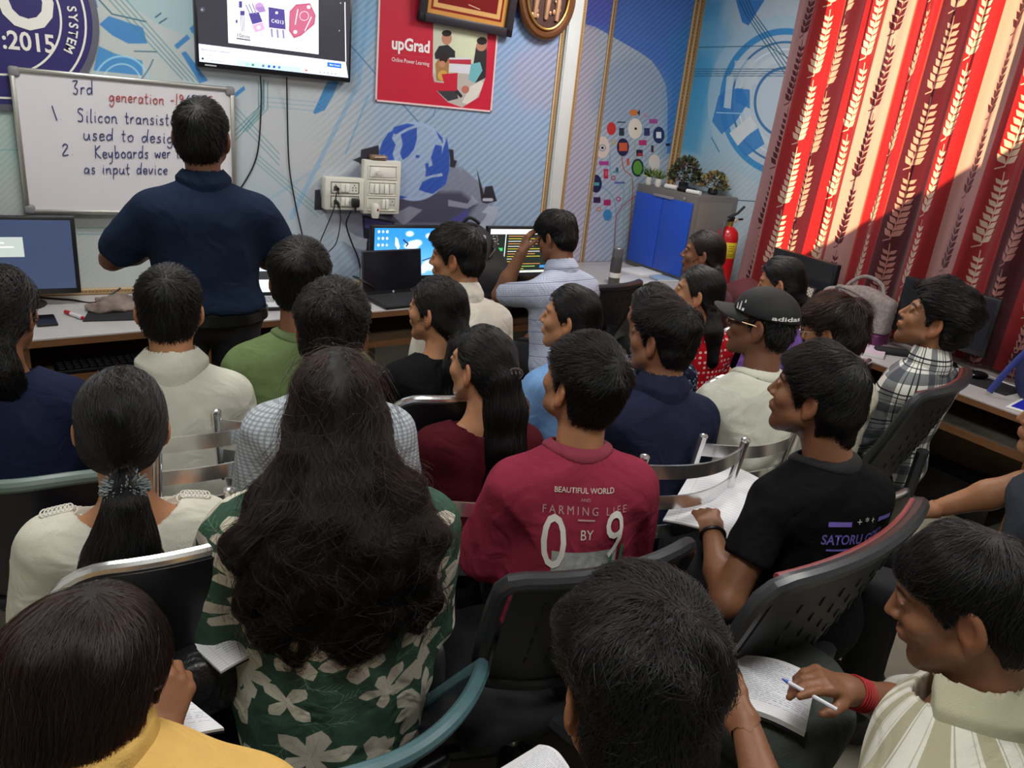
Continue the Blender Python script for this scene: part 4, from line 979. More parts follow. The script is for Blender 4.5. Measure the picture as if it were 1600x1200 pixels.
for x in (500, 506, 512, 518, 524): c.disc(x, 113+(x-500)*.1, .9, '#6a7086')
c.disc(478, 110, 1.6, '#c86a4a'); c.disc(316.5, 91.5, 1.7, '#20242c')
setroot(quad('screen', (tx0+.012, TY-.0035, tz0+.022), (tw-.024, 0, 0), (0, 0, th-.034), mat('tv_screen', '#000000', .25, img=c.image('tv_picture'), emit=.85, ext='EXTEND')), tv)
tt = mat('screen_text', '#4a4a58', .5, emit=.3); tl = mat('screen_text_light', '#e8e8f0', .5, emit=.8); sy = TY-.005
def ptext(body, a, b_, m, par, Y, **k): return text_on(body, aty(*a, Y), aty(*b_, Y), up3, m, par, **k)
ptext('Bauformen von Transistoren', (315, 78), (360, 83.5), tt, tv, sy, ratio=1.1); ptext('Wikipedia', (320, 85.5), (331, 87), tt, tv, sy)
ptext('10mm', (370.5, 57.5), (390, 61), tt, tv, sy, bold=.01); ptext('C4313', (424, 35), (443, 38), tl, tv, sy, bold=.01); ptext('Mehr Details', (515, 102), (531, 104.2), tl, tv, sy, bold=.01)
ptext('TO-220', (402, 54), (411, 55.2), tt, tv, sy); ptext('TO-3', (469, 64.3), (475, 65), tt, tv, sy); ptext('<', (314.5, 17), (317, 17.3), tl, tv, sy); ptext('>', (529, 49.5), (531, 49.8), tl, tv, sy); ptext('Type here to search', (328, 94.8), (350, 97.4), tt, tv, sy); ptext('x', (531, 6), (533.4, 6.3), tl, tv, sy)
MB().box((-.30, -.003, .011), (.05, .002, .006)).build('badge', mat('badge', '#b8b8c0', .3), tv)
# ---- red poster, framed picture, oval plaque
px0, px1, pz0, pz1 = 1.56, 2.25, 1.66, 2.42
po = empty('poster', ((px0+px1)/2, WY-.004, pz0), 0, 'red poster with white lettering for online learning beside the television', 'poster')
c = pxcanvas((px0, WY-.008, pz0), (px1-px0, 0, 0), (0, 0, pz1-pz0), 760, 840, '#c41f3a')
c.C *= 1.; sd = np.maximum(c.sd([(677, 30), (762, 43), (759, 120), (748, 152), (722, 168), (700, 160), (682, 142), (676, 118)]), -c.sd([(690, 116), (715, 114), (714, 142), (682, 142), (676, 128), (694, 130)]))
ins = c.C.copy(); c2 = Canvas(c.X, c.Y, '#c6cbb8'); c2.disc(730, 70, 26, '#d8e0bc', .8, soft=20); c2.rect(670, 115, 770, 175, '#b9b2ac')
c2.poly([(679, 84), (686, 72), (700, 70), (711, 80), (711, 96), (680, 92)], '#23262c'); c2.disc(698, 60, 8, '#b98468', ry=10); c2.disc(698, 52, 7.5, '#1d1818', ry=5); c2.poly([(680, 100), (690, 84), (702, 92), (700, 128), (682, 126)], '#a87a4c'); c2.disc(693, 90, 7, '#2a1c1a', ry=9); c2.disc(691, 100, 5, '#c08a70'); c2.disc(692, 118, 8, '#d0a452')
c2.poly([(702, 90), (736, 90), (736, 116), (702, 112)], '#d6d8e0'); c2.poly([(702, 93), (736, 93), (736, 101), (702, 99)], '#b83048'); c2.poly([(744, 72), (760, 62), (762, 120), (742, 130), (740, 98)], '#2c2a30'); c2.disc(752, 72, 8, '#b8826a'); c2.disc(753, 64, 8, '#1e1a1c', ry=6); c2.poly([(736, 100), (750, 97), (754, 110), (742, 130), (732, 124)], '#6fb4bc')
c2.poly([(722, 160), (735, 135), (752, 126), (757, 132), (736, 166)], '#d8d4cc'); c2.poly([(683, 142), (712, 136), (716, 154), (700, 158)], '#3a3a40'); c2.line([(705, 132), (720, 150)], 5, '#26262c'); c2.disc(727, 140, 6, '#b87060')
w = np.clip(.5-sd, 0, 1)[..., None]; c.C = c.C*(1-w)+c2.C*w
setroot(quad('sheet', (px0, WY-.008, pz0), (px1-px0, 0, 0), (0, 0, pz1-pz0), mat('poster_print', '#ffffff', .35, img=c.image('poster_print'), ext='EXTEND')), po)
b = MB(); w2, h2 = (px1-px0)/2, pz1-pz0
for s_ in (-1, 1): b.box((s_*(w2-.004), -.0045, h2/2), (.009, .005, h2)); b.box((0, -.0045, h2/2+s_*(h2/2-.004)), (2*w2, .005, .009))
b.build('border', mat('poster_border', '#e6c8ca', .5), po)
pw_ = mat('poster_white', '#f2eeee', .5)
ptext('upGrad', (612, 76), (671, 82.5), pw_, po, WY-.009, ratio=1.15, bold=.03); ptext('Online Power Learning', (612, 95.5), (670.5, 103), pw_, po, WY-.009, ratio=1.25); ptext('_________________', (612, 85), (672, 90), mat('poster_rule', '#d87a88', .5), po, WY-.009, ratio=.4)
fr = empty('picture_frame', (2.04, WY-.03, 2.06), 0, 'framed golden and maroon picture in a wide dark frame over the poster', 'picture')
fw, fh = .555, .46
MB().box((0, .012, fh/2), (fw-.06, .012, fh-.06)).build('mount', mat('mount_gold', '#a8702c', .4), fr)
b = MB()
for s_ in (-1, 1): b.box((s_*(fw/2-.022), 0, fh/2), (.044, .036, fh), .006); b.box((0, 0, fh/2+s_*(fh/2-.022)), (fw, .036, .044), .006)
b.build('frame', mat('frame_dark', '#2e2c34', .4), fr)
fr.rotation_euler = (rad(6), rad(1.5), 0)
c = uvcanvas(320, 260, '#d69a50', 1.23, 1.); c.rect(.07, .06, 1.16, .94, '#8c2a22'); c.rect(.10, .09, 1.13, .91, '#e0b070'); c.rect(.16, .15, 1.07, .85, '#7e1a1c'); c.disc(.62, .62, .3, '#a03a20', .9, soft=.2)
for x in (.3, .48, .62, .78, .95): c.poly([(x-.03, .85), (x+.04, .85), (x+.01, .38+.1*(x > .5))], '#e6a234')
c.poly([(.55, .3), (.66, .28), (.68, .36), (.56, .38)], '#e8b040'); c.line([(.62, .2), (.8, .17)], .012, '#e8c8a0')
quad_o = quad('picture', (-(fw/2-.042), .004, .042), (fw-.084, 0, 0), (0, 0, fh-.084), mat('picture_print', '#ffffff', .25, img=c.image('picture_print'), ext='EXTEND')); quad_o.parent = fr
ov = empty('oval_plaque', (2.525, WY-.03, 2.29), 0, 'oval gold framed relief plaque hanging beside the white casing', 'plaque')
b = MB(); E1 = [(.165*math.cos(a), -.0, .2*math.sin(a)) for a in np.linspace(0, 2*PI, 48, endpoint=False)]; b.tube(E1, .026, 10, True); b.build('frame', mat('bronze', '#7a5030', .35, .5, noise=.2), ov)
b = MB(); b.tube([(.135*math.cos(a), -.022, .17*math.sin(a)) for a in np.linspace(0, 2*PI, 48, endpoint=False)], .007, 8, True); b.build('inner_ring', mat('gold_ring', '#c89a50', .3, .7), ov)
b = MB(); n = 40; b.raw([(.14*math.cos(2*PI*k/n), -.008, .175*math.sin(2*PI*k/n)) for k in range(n)]+[(.14*math.cos(2*PI*k/n), .02, .175*math.sin(2*PI*k/n)) for k in range(n)], [tuple(range(n))]+[(k, n+k, n+(k+1) % n, (k+1) % n) for k in range(n)]); b.build('back_panel', mat('plaque_brown', '#4a2a22', .5), ov)
b = MB(); rr = random.Random(4)
for x in (-.075, 0, .07):
    b.tube([(x, -.012, -.12), (x+.004, -.014, -.03), (x, -.012, .08)], [.012, .016, .008], 8)
    for k in range(10): b.sph((x+rr.uniform(-.025, .025), -.016, rr.uniform(-.13, .1)), rr.uniform(.006, .012), 8, (1, .6, 1.3))
b.build('figures', mat('plaque_gold', '#c79a78', .4, .3, noise=.2), ov)
# ---- switch boxes, plugs, cables
def switchbox(name, P, w, h, d, label):
    t = empty(name, P, 0, label, 'switchboard'); MB().box((0, -d/2, h/2), (w, d, h), .008).build('box', offw, t); return t
a, b_ = aty(500, 278, WY), aty(563, 326, WY); w1 = .21; x1 = 1.285
sb = switchbox('switchboard', (x1+w1/2, WY-.001, 1.11), w1, .165, .065, 'wide low socket box with black plugs, left of the taller one')
slate, rock = mat('socket_line', '#4c4c4a', .5), mat('rocker_white', '#e4e3da', .35)
for z in (.045, .115):
    b = MB()
    for dx, dz, ww, hh in ((0, .028, .15, .003), (0, -.028, .15, .003), (-.0745, 0, .003, .056), (.0745, 0, .003, .056)): b.box((dx, -.066, z+dz), (ww, .002, hh))
    b.build('module_outline', slate, sb)
    b = MB()
    for x in (-.012, .012): b.box((x, -.068, z), (.02, .008, .042), .002)
    b.build('switch', rock, sb)
    b = MB()
    for x in (-.05, .05):
        for dx, dz in ((0, .014), (-.008, .002), (.008, .002), (-.009, -.012), (.009, -.012)): b.cyl((x+dx, -.064, z+dz), (x+dx, -.067, z+dz), .003, seg=8)
    b.build('socket', slate, sb)
sb2 = switchbox('switchboard', (x1+w1+.105, WY-.001, 1.09), .21, .28, .05, 'tall white switchboard with three rows of switches under the globe')
b = MB()
for z in (.055, .135, .22):
    for dx, dz, ww, hh in ((0, .034, .16, .004), (0, -.034, .16, .004), (-.08, 0, .004, .068), (.08, 0, .004, .068)): b.box((dx, -.052, z+dz), (ww, .006, hh), .001)
b.build('module_frame', rock, sb2)
for k in range(5): MB().box((-.06+k*.028, -.054, .135), (.022, .01, .05), .003, rot=Matrix.Rotation(.08*(-1)**k, 4, 'X')).build('switch', rock, sb2)
for x in (.01, .03): MB().box((x, -.054, .055), (.016, .01, .05), .003).build('switch', rock, sb2)
MB().box((.0, -.052, .22), (.14, .006, .05), .002).build('blank_plate', rock, sb2)
MB().cyl((-.03, -.05, .22), (-.03, -.075, .22), .011).build('regulator_knob', white, sb2)
b = MB()
for dx, dz in ((0, .014), (-.008, -.004), (.008, -.004)): b.cyl((.06+dx, -.049, .055+dz), (.06+dx, -.052, .055+dz), .003, seg=8)
b.build('socket', slate, sb2)
fs = empty('air_freshener', (x1+w1+.06, WY-.055, 1.075), 0, 'white plug-in air freshener in the lowest socket row', 'air freshener')
b = MB(); b.lathe([(0, 0), (.018, 0), (.022, .02), (.022, .06), (.016, .075), (0, .078)], (0, -.022, 0)); b.build('body', white, fs)
MB().sph((.006, -.043, .045), .006, 8, (1, .5, 1.4)).build('mark', mat('mark_red', '#8a2430', .4), fs)
sm_ = empty('small_parcel', (x1+w1+.085, WY-.03, 1.371), 0, 'small brown taped parcel on top of the tall switchboard', 'parcel')
MB().box((0, 0, .0125), (.09, .05, .025), .008).build('parcel', mat('parcel_brown', '#8a7058', .5, noise=.3, nscale=40), sm_)
MB().tube([(-.03, -.026, .013), (.03, -.026, .016)], .004, 6).build('tape', mat('tape_grey', '#b0a8a0', .3), sm_)
wire = mat('cable_black', '#0e0e10', .5)
def cable(pts, r, label, m=wire, name='cable', grp='black cables on the front wall', n=8):
    o = MB().tube(catmull(pts, n), r, 6).build(name, m); return tag(o, label, 'cable', grp)
pl = empty('plug', (x1+w1-.055, WY-.07, 1.153), 0, 'square black plug in the lower right socket of the low box', 'plug')
MB().box((0, -.018, 0), (.04, .035, .045), .008).build('body', blackp, pl); MB().cyl((0, -.02, -.02), (0, -.022, -.05), .006, .004).build('strain_relief', blackp, pl)
for z, lb in ((1.155, 'small grey plug in the lower left socket of the low box'), (1.225, 'small black plug in the upper left socket of the low box')):
    q = empty('plug', (x1+w1/2-.05, WY-.07, z), 0, lb, 'plug'); MB().cyl((0, 0, 0), (0, -.03, -.004), .011, .009).build('body', dgrey if z < 1.2 else blackp, q); MB().cyl((0, -.028, -.004), (.004, -.034, -.03), .005, .003).build('strain_relief', wire, q)
W3 = lambda x, y, d=.006: aty(x, y, WY-d)
cable([W3(407, 118, .03), W3(408, 165), W3(402, 240), W3(382, 285), W3(360, 310)], .0035, 'cable curving down from the television behind the standing teacher')
cable([W3(448, 120, .03), W3(449, 180), W3(452, 260), W3(462, 320), W3(475, 380), W3(482, 430)], .0035, 'cable hanging straight from the right half of the television')
cable([W3(526, 300, .11), W3(522, 325, .1), W3(510, 355, .06), W3(498, 385, .03), W3(488, 430, .03)], .003, 'thin cable running down left from the upper plug')
cable([W3(530, 318, .11), W3(532, 345, .08), W3(525, 380, .05), W3(508, 400, .04), W3(495, 430, .04)], .003, 'thin cable bowing right from the lower left plug')
cable([W3(549, 330, .1), W3(541, 350, .08), W3(550, 380, .05), W3(560, 405, .04), W3(566, 440, .05)], .004, 'thick cable from the square plug down to the desk')
# ================================================================== desks
lam = mat('desk_laminate', '#b4b1b0', .38, noise=.07, nscale=6); edge = mat('desk_edge', '#6e4a2c', .5, noise=.15, stretch=(1, 1, 8)); board = mat('desk_board', '#7d6a52', .6, noise=.2, nscale=5)
wt = empty('worktop', (0, 3.6, DZ), 0, 'long white laminate worktop running along the front and window walls', 'worktop')
poly = [(-1.2, 3.21), (3.5, 3.68), (3.5, -.3), (4.085, -.3), (4.085, 4.435), (2.83, 4.435), (2.83, 3.975), (-1.2, 3.975)]
setroot(MB().prism(poly, DZ-.006, DZ).build('top', lam, smooth=False), wt); setroot(MB().prism([(x*1., y) for x, y in poly], DZ-.034, DZ-.0062).build('edge_band', edge, smooth=False), wt)
def yf(x): return 3.21+.1*(x+1.2)
def unit(xa, xb, label, shelfz=.50):
    xm = (xa+xb)/2; y = yf(xm)+.012; t = empty('desk_unit', (xm, y, 0), math.atan(.1), label, 'desk unit'); w = xb-xa-.04
    for s_ in (-1, 1): MB().box((s_*w/2, .27, (DZ-.036)/2), (.02, .5, DZ-.036)).build('side_panel', board, t); MB().box((s_*w/2, .012, (DZ-.036)/2), (.026, .012, DZ-.036)).build('edge_strip', edge, t)
    MB().box((0, .26, shelfz), (w-.022, .44, .018)).build('shelf', board, t); MB().box((0, .035, shelfz), (w-.03, .014, .03)).build('shelf_edge', edge, t)
    MB().box((0, .49, .3), (w-.022, .012, .6)).build('back_panel', board, t); return t
us = [unit(-.9, -.1, 'wooden desk unit under the worktop at the far left'), unit(-.1, .62, 'wooden desk unit with the keyboard on its shelf, left of the teacher'), unit(.62, 1.34, 'wooden desk unit hidden behind the teacher'), unit(1.34, 2.1, 'wooden desk unit under the open black laptop'), unit(2.1, 2.8, 'wooden desk unit by the boy leaning on the desk')]
def runit(ya, yb, label):
    t = empty('desk_unit', (3.515, (ya+yb)/2, 0), -PI/2, label, 'desk unit'); w = yb-ya-.04
    for s_ in (-1, 1): MB().box((s_*w/2, .27, (DZ-.036)/2), (.02, .5, DZ-.036)).build('side_panel', board, t); MB().box((s_*w/2, .012, (DZ-.036)/2), (.028, .012, DZ-.036)).build('edge_strip', edge, t)
    MB().box((0, .26, .50), (w-.022, .44, .018)).build('shelf', mat('shelf_pale', '#8c8678', .6, noise=.3, nscale=12), t); MB().box((0, .035, .50), (w-.03, .014, .032)).build('shelf_edge', edge, t)
    MB().box((0, .5, .3), (w-.022, .012, .6)).build('back_panel', board, t); return t
runit(1.33, 2.0, 'wooden desk unit on the window side below the mouse'); runit(.62, 1.32, 'wooden desk unit at the right edge below the blue folder'); runit(2.01, 2.7, 'wooden desk unit behind the boy in the plaid shirt')
tag(MB().box((3.9, 1.75, .095), (.2, .42, .19), .01).build('system_unit', blackp), 'black computer case on the floor under the window side desk', 'computer')
# ---- monitors
def monitor(P, rz, w, h, lift, label, scr, tilt=0., border=.018):
    t = empty('monitor', P, rz, label, 'monitor'); b = MB()
    MB().box((0, .02, lift+h/2), (w, .035, h), .006).build('housing', mat('monitor_black', '#18181b', .35), t)
    quad('screen', (-w/2+border, .001, lift+border*1.4), (w-2*border, 0, 0), (0, 0, h-2.2*border), scr, None).parent = t
    MB().box((0, .045, (lift+.1)/2+.005), (.07, .03, lift+.1), .008).build('stand', blackp, t)
    b.lathe([(0, .014), (.10, .012), (.115, .004), (.115, .0005), (0, .0005)], (0, .05, 0)); b.build('base', blackp, t); return t
c = uvcanvas(320, 190, '#3b4763', 1.6, .95); c.rect(.35, .45, .98, .72, '#b9c4bf'); c.poly([(.38, .6), (.47, .6), (.425, .68)], '#d8cc3a')
for k, (a, b2) in enumerate(((.5, .74), (.5, .85), (.5, .58))): c.line([(a, .64-k*.055), (b2, .64-k*.055)], .02, '#f2f4f0')
L_, R_ = aty(-6, 362, 3.80), aty(118, 358, 3.80); mw = .50
monitor((R_[0]-mw/2, 3.80, DZ), 0, mw, .335, .055, 'monitor at the far left showing a small warning box on blue', mat('screen_blue', '#000000', .3, img=c.image('screen_warning'), emit=.7, ext='EXTEND'))
c = uvcanvas(480, 280, '#2f8fe0', 1.6, .95); w = sstep(c.Y, .0, .9)[..., None]; c.C = c.C*w+srgb('#7fc4f4')*(1-w)
rr = random.Random(8)
for x, y, r in ((.95, .62, .16), (1.05, .66, .12), (.82, .6, .1), (1.35, .8, .1), (1.5, .78, .12), (.25, .3, .2), (.5, .2, .15), (1.4, .2, .2), (1.2, .12, .15), (.85, .84, .1)): c.disc(x, y, r, '#e8f2fb', .9, ry=r*.55, soft=.05)
c.poly([(.5, .78), (.56, .74), (.62, .58), (.58, .52), (.5, .62)], '#f0f6fc'); c.line([(.7, .72), (.82, .64), (.78, .6)], .03, '#27304a'); c.line([(.75, .42), (1.1, .46)], .02, '#e4eef8'); c.line([(1.2, .3), (1.5, .38)], .02, '#3a3048')
for i in range(3):
    for j in range(4): c.disc(.1+.1*i, .88-.13*j, .03, ('#e8d8e8', '#b8d0f0', '#f0f0f0')[(i+j) % 3])
a, b2 = aty(581, 352, 3.84), aty(692, 354, 3.84)
monitor(((a[0]+b2[0])/2, 3.84, DZ), 0, b2[0]-a[0], .30, a[2]-DZ-.30, 'monitor with a bright blue sky wallpaper behind the black laptop', mat('screen_sky', '#000000', .3, img=c.image('screen_sky'), emit=.95, ext='EXTEND'))
c = uvcanvas(480, 280, '#222a26', 1.6, .95); c.rect(0, .84, 1.6, .95, '#dfe8df'); c.rect(0, 0, 1.6, .05, '#cfd8cf'); c.rect(.34, .05, .36, .84, '#dfe6df'); c.rect(.04, .48, .3, .55, '#3fc06a')
for k in range(14):
    y = .8-k*.055; c.line([(.42, y), (.42+rr.uniform(.3, 1.0), y)], .016, rr.choice(['#c8b83a', '#9fd06a', '#e0e0d8', '#d08a4a', '#d8d8d0'])); c.line([(.06, y), (.06+rr.uniform(.08, .2), y)], .014, '#aab4ac')
c.rect(1.2, .1, 1.5, .16, '#3a8ad0')
a, b2 = aty(771, 354, 3.86), aty(872, 360, 3.86)
monitor(((a[0]+b2[0])/2, 3.86, DZ), 0, .52, .30, a[2]-DZ-.30, 'monitor with lines of code beside the black backpack', mat('screen_code', '#000000', .3, img=c.image('screen_code'), emit=.85, ext='EXTEND'))
off_ = mat('screen_off', '#26282c', .18)
monitor((3.83, 2.93, DZ), -PI/2-.1, .50, .30, .06, 'switched off monitor under the curtain behind the checkered case', off_)
monitor((3.84, 2.05, DZ), -PI/2+.02, .49, .29, .10, 'switched off monitor behind the boy in the plaid shirt', off_)
# ---- laptops
keyc = uvcanvas(360, 200, '#1e1e20', 1.8, 1.)
def kb(name, bg, key, line):
    c = uvcanvas(720, 400, bg, 1.8, 1.)
    for r_ in range(5):
        for k in range(14): c.rect(.08+k*.118, .42+r_*.105, .08+k*.118+.098, .42+r_*.105+.085, key); c.rect(.08+k*.118+.035, .42+r_*.105+.03, .08+k*.118+.055, .42+r_*.105+.055, line)
    c.rect(.62, .06, 1.14, .36, line if False else key, .5); return mat(name, '#ffffff', .45, img=c.image(name), ext='EXTEND')
def laptop(P, rz, w, d, open_, body, kbm, scr, label, mark=True):
    t = empty('laptop', P, rz, label, 'laptop'); MB().box((0, 0, .009), (w, d, .018), .005).build('base', body, t)
    quad('keyboard', (-w/2+.008, -d/2+.006, .0186), (w-.016, 0, 0), (0, d-.02, 0), kbm).parent = t
    M = Matrix.Translation((0, d/2-.004, .016)) @ Matrix.Rotation(open_-PI/2, 4, 'X').inverted(); hh = d*.96
    MB().box((0, .004, hh/2), (w, .007, hh), .003, M=M).build('lid', body, t)
    b = MB(); o = quad('screen', M @ Vector((-w/2+.008, -.0005, .018)), (w-.016, 0, 0), M.to_3x3() @ Vector((0, 0, hh-.026)), scr); o.parent = t
    if mark: MB().cyl(M @ Vector((0, -.0002, .010)), M @ Vector((0, -.0012, .010)), .006).build('badge', mat('badge'), t)
    return t
a, b2 = aty(575, 396, 3.72), aty(658, 391, 3.72)
laptop((1.62, 3.62, DZ), rad(8), .36, .24, rad(98), mat('laptop_black', '#1d1d20', .4), kb('keys_black', '#2a2a2c', '#161618', '#8a8a88'), mat('laptop_dark_screen', '#101218', .2), 'open black laptop with a dark screen in front of the sky wallpaper')
c = uvcanvas(240, 140, '#2a2c30', 1.6, .95); c.rect(0, 0, 1.6, .3, '#dde4e0'); c.rect(.9, .5, 1.5, .8, '#c8d4e4'); c.rect(.1, .45, .7, .85, '#3a3c42')
laptop((.83, 3.68, DZ), rad(-4), .34, .23, rad(105), blackp, kb('keys_grey', '#c4c6c8', '#4a4c50', '#e8e8e8'), mat('laptop_screen', '#000000', .3, img=c.image('laptop_screen'), emit=.8, ext='EXTEND'), 'silver keyed laptop half hidden behind the teacher', False)
# ---- small things on the front desk
def obx(name, c, d, m, label, cat, bev=.004, rz=0., group=None):
    o = MB().box((0, 0, d[2]/2), d, bev).build(name, m, None, c, (0, 0, rz)); return tag(o, label, cat, group)
p = atz(72, 503, DZ); ph = empty('mobile_phone', p, rad(4), 'black phone lying on the desk next to a white marker', 'phone'); MB().box((0, 0, .006), (.075, .145, .011), .005).build('body', blackp, ph); MB().box((0, 0, .0118), (.068, .135, .001)).build('screen', mat('phone_glass', '#0a0a0c', .12), ph)
def marker(P, rz, capc, barrel, label):
    t = empty('marker_pen', (P[0], P[1], DZ+.009), rz, label, 'marker', 'whiteboard markers'); MB().cyl((0, -.035, 0), (0, .045, 0), .0088).build('barrel', mat('mk'+barrel[1:], barrel, .4), t); MB().cyl((0, .045, 0), (0, .085, 0), .0092, .0085).build('cap', mat('mk'+capc[1:], capc, .4), t); MB().cyl((0, -.035, 0), (0, -.041, 0), .0075, .006).build('end_plug', mat('mk'+capc[1:], capc, .4), t)
marker(atz(52, 495, DZ), rad(175), '#151518', '#dcdcdc', 'white marker with a black cap beside the phone'); marker(atz(121, 497, DZ), rad(28), '#b02028', '#d8d4d8', 'white marker with a red cap lying on the desk')
p = atz(168, 492, DZ); o = MB().prism([(-.1, -.09), (.12, -.11), (.14, .09), (-.06, .1)], .0005, .004).build('mouse_pad', mat('pad_black', '#16161a', .8), None, p); tag(o, 'black mouse pad under the crumpled cloth', 'mouse pad')
def blob(name, fn, lo, hi, h, m, label=None, cat=None, loc=(0, 0, 0), rz=0., parent=None, group=None, it=1, uv=None):
    V, F = snets(fn, lines(lo[0], hi[0], h), lines(lo[1], hi[1], h), lines(lo[2], hi[2], h)); V = relax(V, F, it); o = link(name, mesh_np(V, F, True, uv=uv(V) if uv else None), m, parent, loc, (0, 0, rz))
    return tag(o, label, cat, group) if label else o
cl_ = mat('rag_cloth', '#83756c', .9, noise=.45, nscale=18, bump=.6, bscale=120)
blob('cloth', lambda P: np.maximum(smin(smin(ell(P, (0, 0, .012), (.12, .07, .03)), ell(P, (.05, .05, .02), (.1, .05, .03)), .02), ell(P, (-.04, -.02, .022), (.06, .035, .024)), .02)+.014*wob(P, 32)+.004*wob(P, 75), .0045-P[:, 2]), (-.17, -.11, 0), (.2, .14, .08), .005, cl_, 'crumpled brown cleaning cloth on the mouse pad', 'cloth', atz(180, 484, DZ), rad(8))
cable([atz(60, 466, DZ)+[0, 0, .004], atz(110, 470, DZ)+[0, 0, .005], atz(150, 474, DZ)+[0, 0, .005], atz(190, 470, DZ)+[0, 0, .06]], .0045, 'black cable lying on the left end of the desk')
kbd = empty('computer_keyboard', (.23, 3.49, .5095), math.atan(.1), 'black keyboard on the shelf under the left desk', 'keyboard'); MB().box((0, 0, .011), (.44, .15, .02), .005).build('case', blackp, kbd)
b = MB()
for r_ in range(5):
    for k in range(15): b.box((-.2+k*.0285, -.055+r_*.0265, .025), (.022, .02, .008), .003)
b.build('keys', mat('key_black', '#2a2a2c', .4), kbd)
p = atz(533, 447, DZ); ad = empty('power_adapter', (p[0], 3.74, DZ), rad(20), 'black power adapter with coiled cable on the desk', 'adapter'); MB().box((0, 0, .016), (.11, .05, .031), .008).build('brick', blackp, ad)
cable([(p[0]+.05+.07*math.cos(k*.9)*(1-.02*k), 3.76+.05*math.sin(k*.9), DZ+.006+.10*abs(math.sin(k*.45))) for k in range(16)], .0035, 'coiled black cable behind the power adapter', n=6)
bt = empty('water_bottle', (1.47, 3.80, DZ), 0, 'clear plastic bottle standing behind the laptop corner', 'bottle')
gl = bpy.data.materials.new('clear_plastic'); gl.use_nodes = True; g_ = gl.node_tree.nodes['Principled BSDF']; g_.inputs['Transmission Weight'].default_value = .9; g_.inputs['Roughness'].default_value = .08; g_.inputs['IOR'].default_value = 1.2; g_.inputs['Base Color'].default_value = (.9, .93, .92, 1)
MB().lathe([(0, .001), (.03, .001), (.033, .01), (.03, .05), (.033, .09), (.032, .13), (.013, .17), (.013, .185)]).build('bottle_body', gl, bt); MB().cyl((0, 0, .183), (0, 0, .2), .015).build('bottle_cap', white, bt)
ms = empty('computer_mouse', (2.53, 3.70, DZ), 0, 'black mouse on the desk below the code monitor', 'mouse'); MB().sph((0, 0, .014), .03, 16, (1, 1.8, .62)).build('shell', blackp, ms); MB().cyl((-.002, .03, .03), (.002, .03, .03), .008).build('wheel', dgrey, ms)
# thermos, papers and folder in the corner
p = atz(958, 446, DZ); th_ = empty('steel_flask', p, 0, 'grey steel flask with a white band standing in the corner', 'flask')
MB().lathe([(0, .001), (.034, .001), (.036, .01), (.036, .17), (.033, .185), (0, .185)]).build('body', mat('flask_grey', '#5c5a5e', .35, .5), th_); MB().lathe([(.0362, .055), (.0372, .056), (.0372, .085), (.0362, .086)]).build('band', mat('band_white', '#d8d8d4', .5), th_); MB().lathe([(0, .185), (.034, .185), (.035, .19), (.034, .24), (.03, .245), (0, .246)]).build('lid', mat('flask_lid', '#77757a', .35, .4), th_)
pap = mat('paper', '#d9d9d6', .8)
for (x, y, w, d, h, rz, cl, nm, lb) in ((985, 440, .3, .21, .012, .3, '#c9ccd2', 'notebook', 'grey notebook lying beside the steel flask'), (1005, 427, .3, .22, .02, .15, '#dadad8', 'paper_stack', 'white paper stack in front of the blue cabinet'), (1040, 436, .22, .16, .014, -.2, '#8fa8c4', 'notebook', 'pale blue notebook at the foot of the blue cabinet'), (1000, 452, .3, .2, .006, .25, '#b5a42e', 'folder', 'yellow folder on the desk in front of the papers')):
    q = atz(x, y, DZ); t = empty(nm, (q[0], q[1], DZ+(.0 if nm != 'paper_stack' else 0)), rz, lb, nm.replace('_', ' ')); MB().box((0, 0, h/2+.0005), (w, d, h), .002).build('cover', mat('cv'+cl[1:], cl, .6), t)
    if nm == 'notebook': MB().box((.002, -.002, h/2), (w-.004, d, h*.6)).build('pages', pap, t)
# backpack on the desk
bpm = mat('bag_black', '#1b1a1d', .7, noise=.12, bump=.35, bscale=300)
a = aty(735, 440, 3.8); bk = empty('backpack', (2.05, 3.70, DZ), rad(-14), 'black backpack leaning on the wall behind the boy in white', 'backpack')
blob('bag_body', lambda P: np.maximum(smin(smin(ell(P, (-.02, .02, .2), (.15, .09, .20)), ell(P, (.03, .02, .13), (.19, .10, .15)), .08), ell(P, (.05, -.05, .09), (.17, .08, .10)), .08)+.004*wob(P, 20), .002-P[:, 2]), (-.26, -.2, 0), (.3, .16, .44), .009, bpm, parent=bk)
for k in range(4): MB().tube(catmull([(.03+.02*k, -.085, .12+.055*k), (.075+.012*k, -.075, .16+.055*k), (.11, -.02, .19+.05*k)], 5), .007, 6).build('rib', mat('bag_rib', '#4a3c38', .5), bk)
MB().tube(catmull([(-.08, .0, .385), (-.04, -.02, .43), (.02, -.01, .40)], 6), .009, 8).build('handle', bpm, bk); MB().cyl((.03, -.085, .34), (.03, -.089, .34), .012).build('badge', mat('badge'), bk)
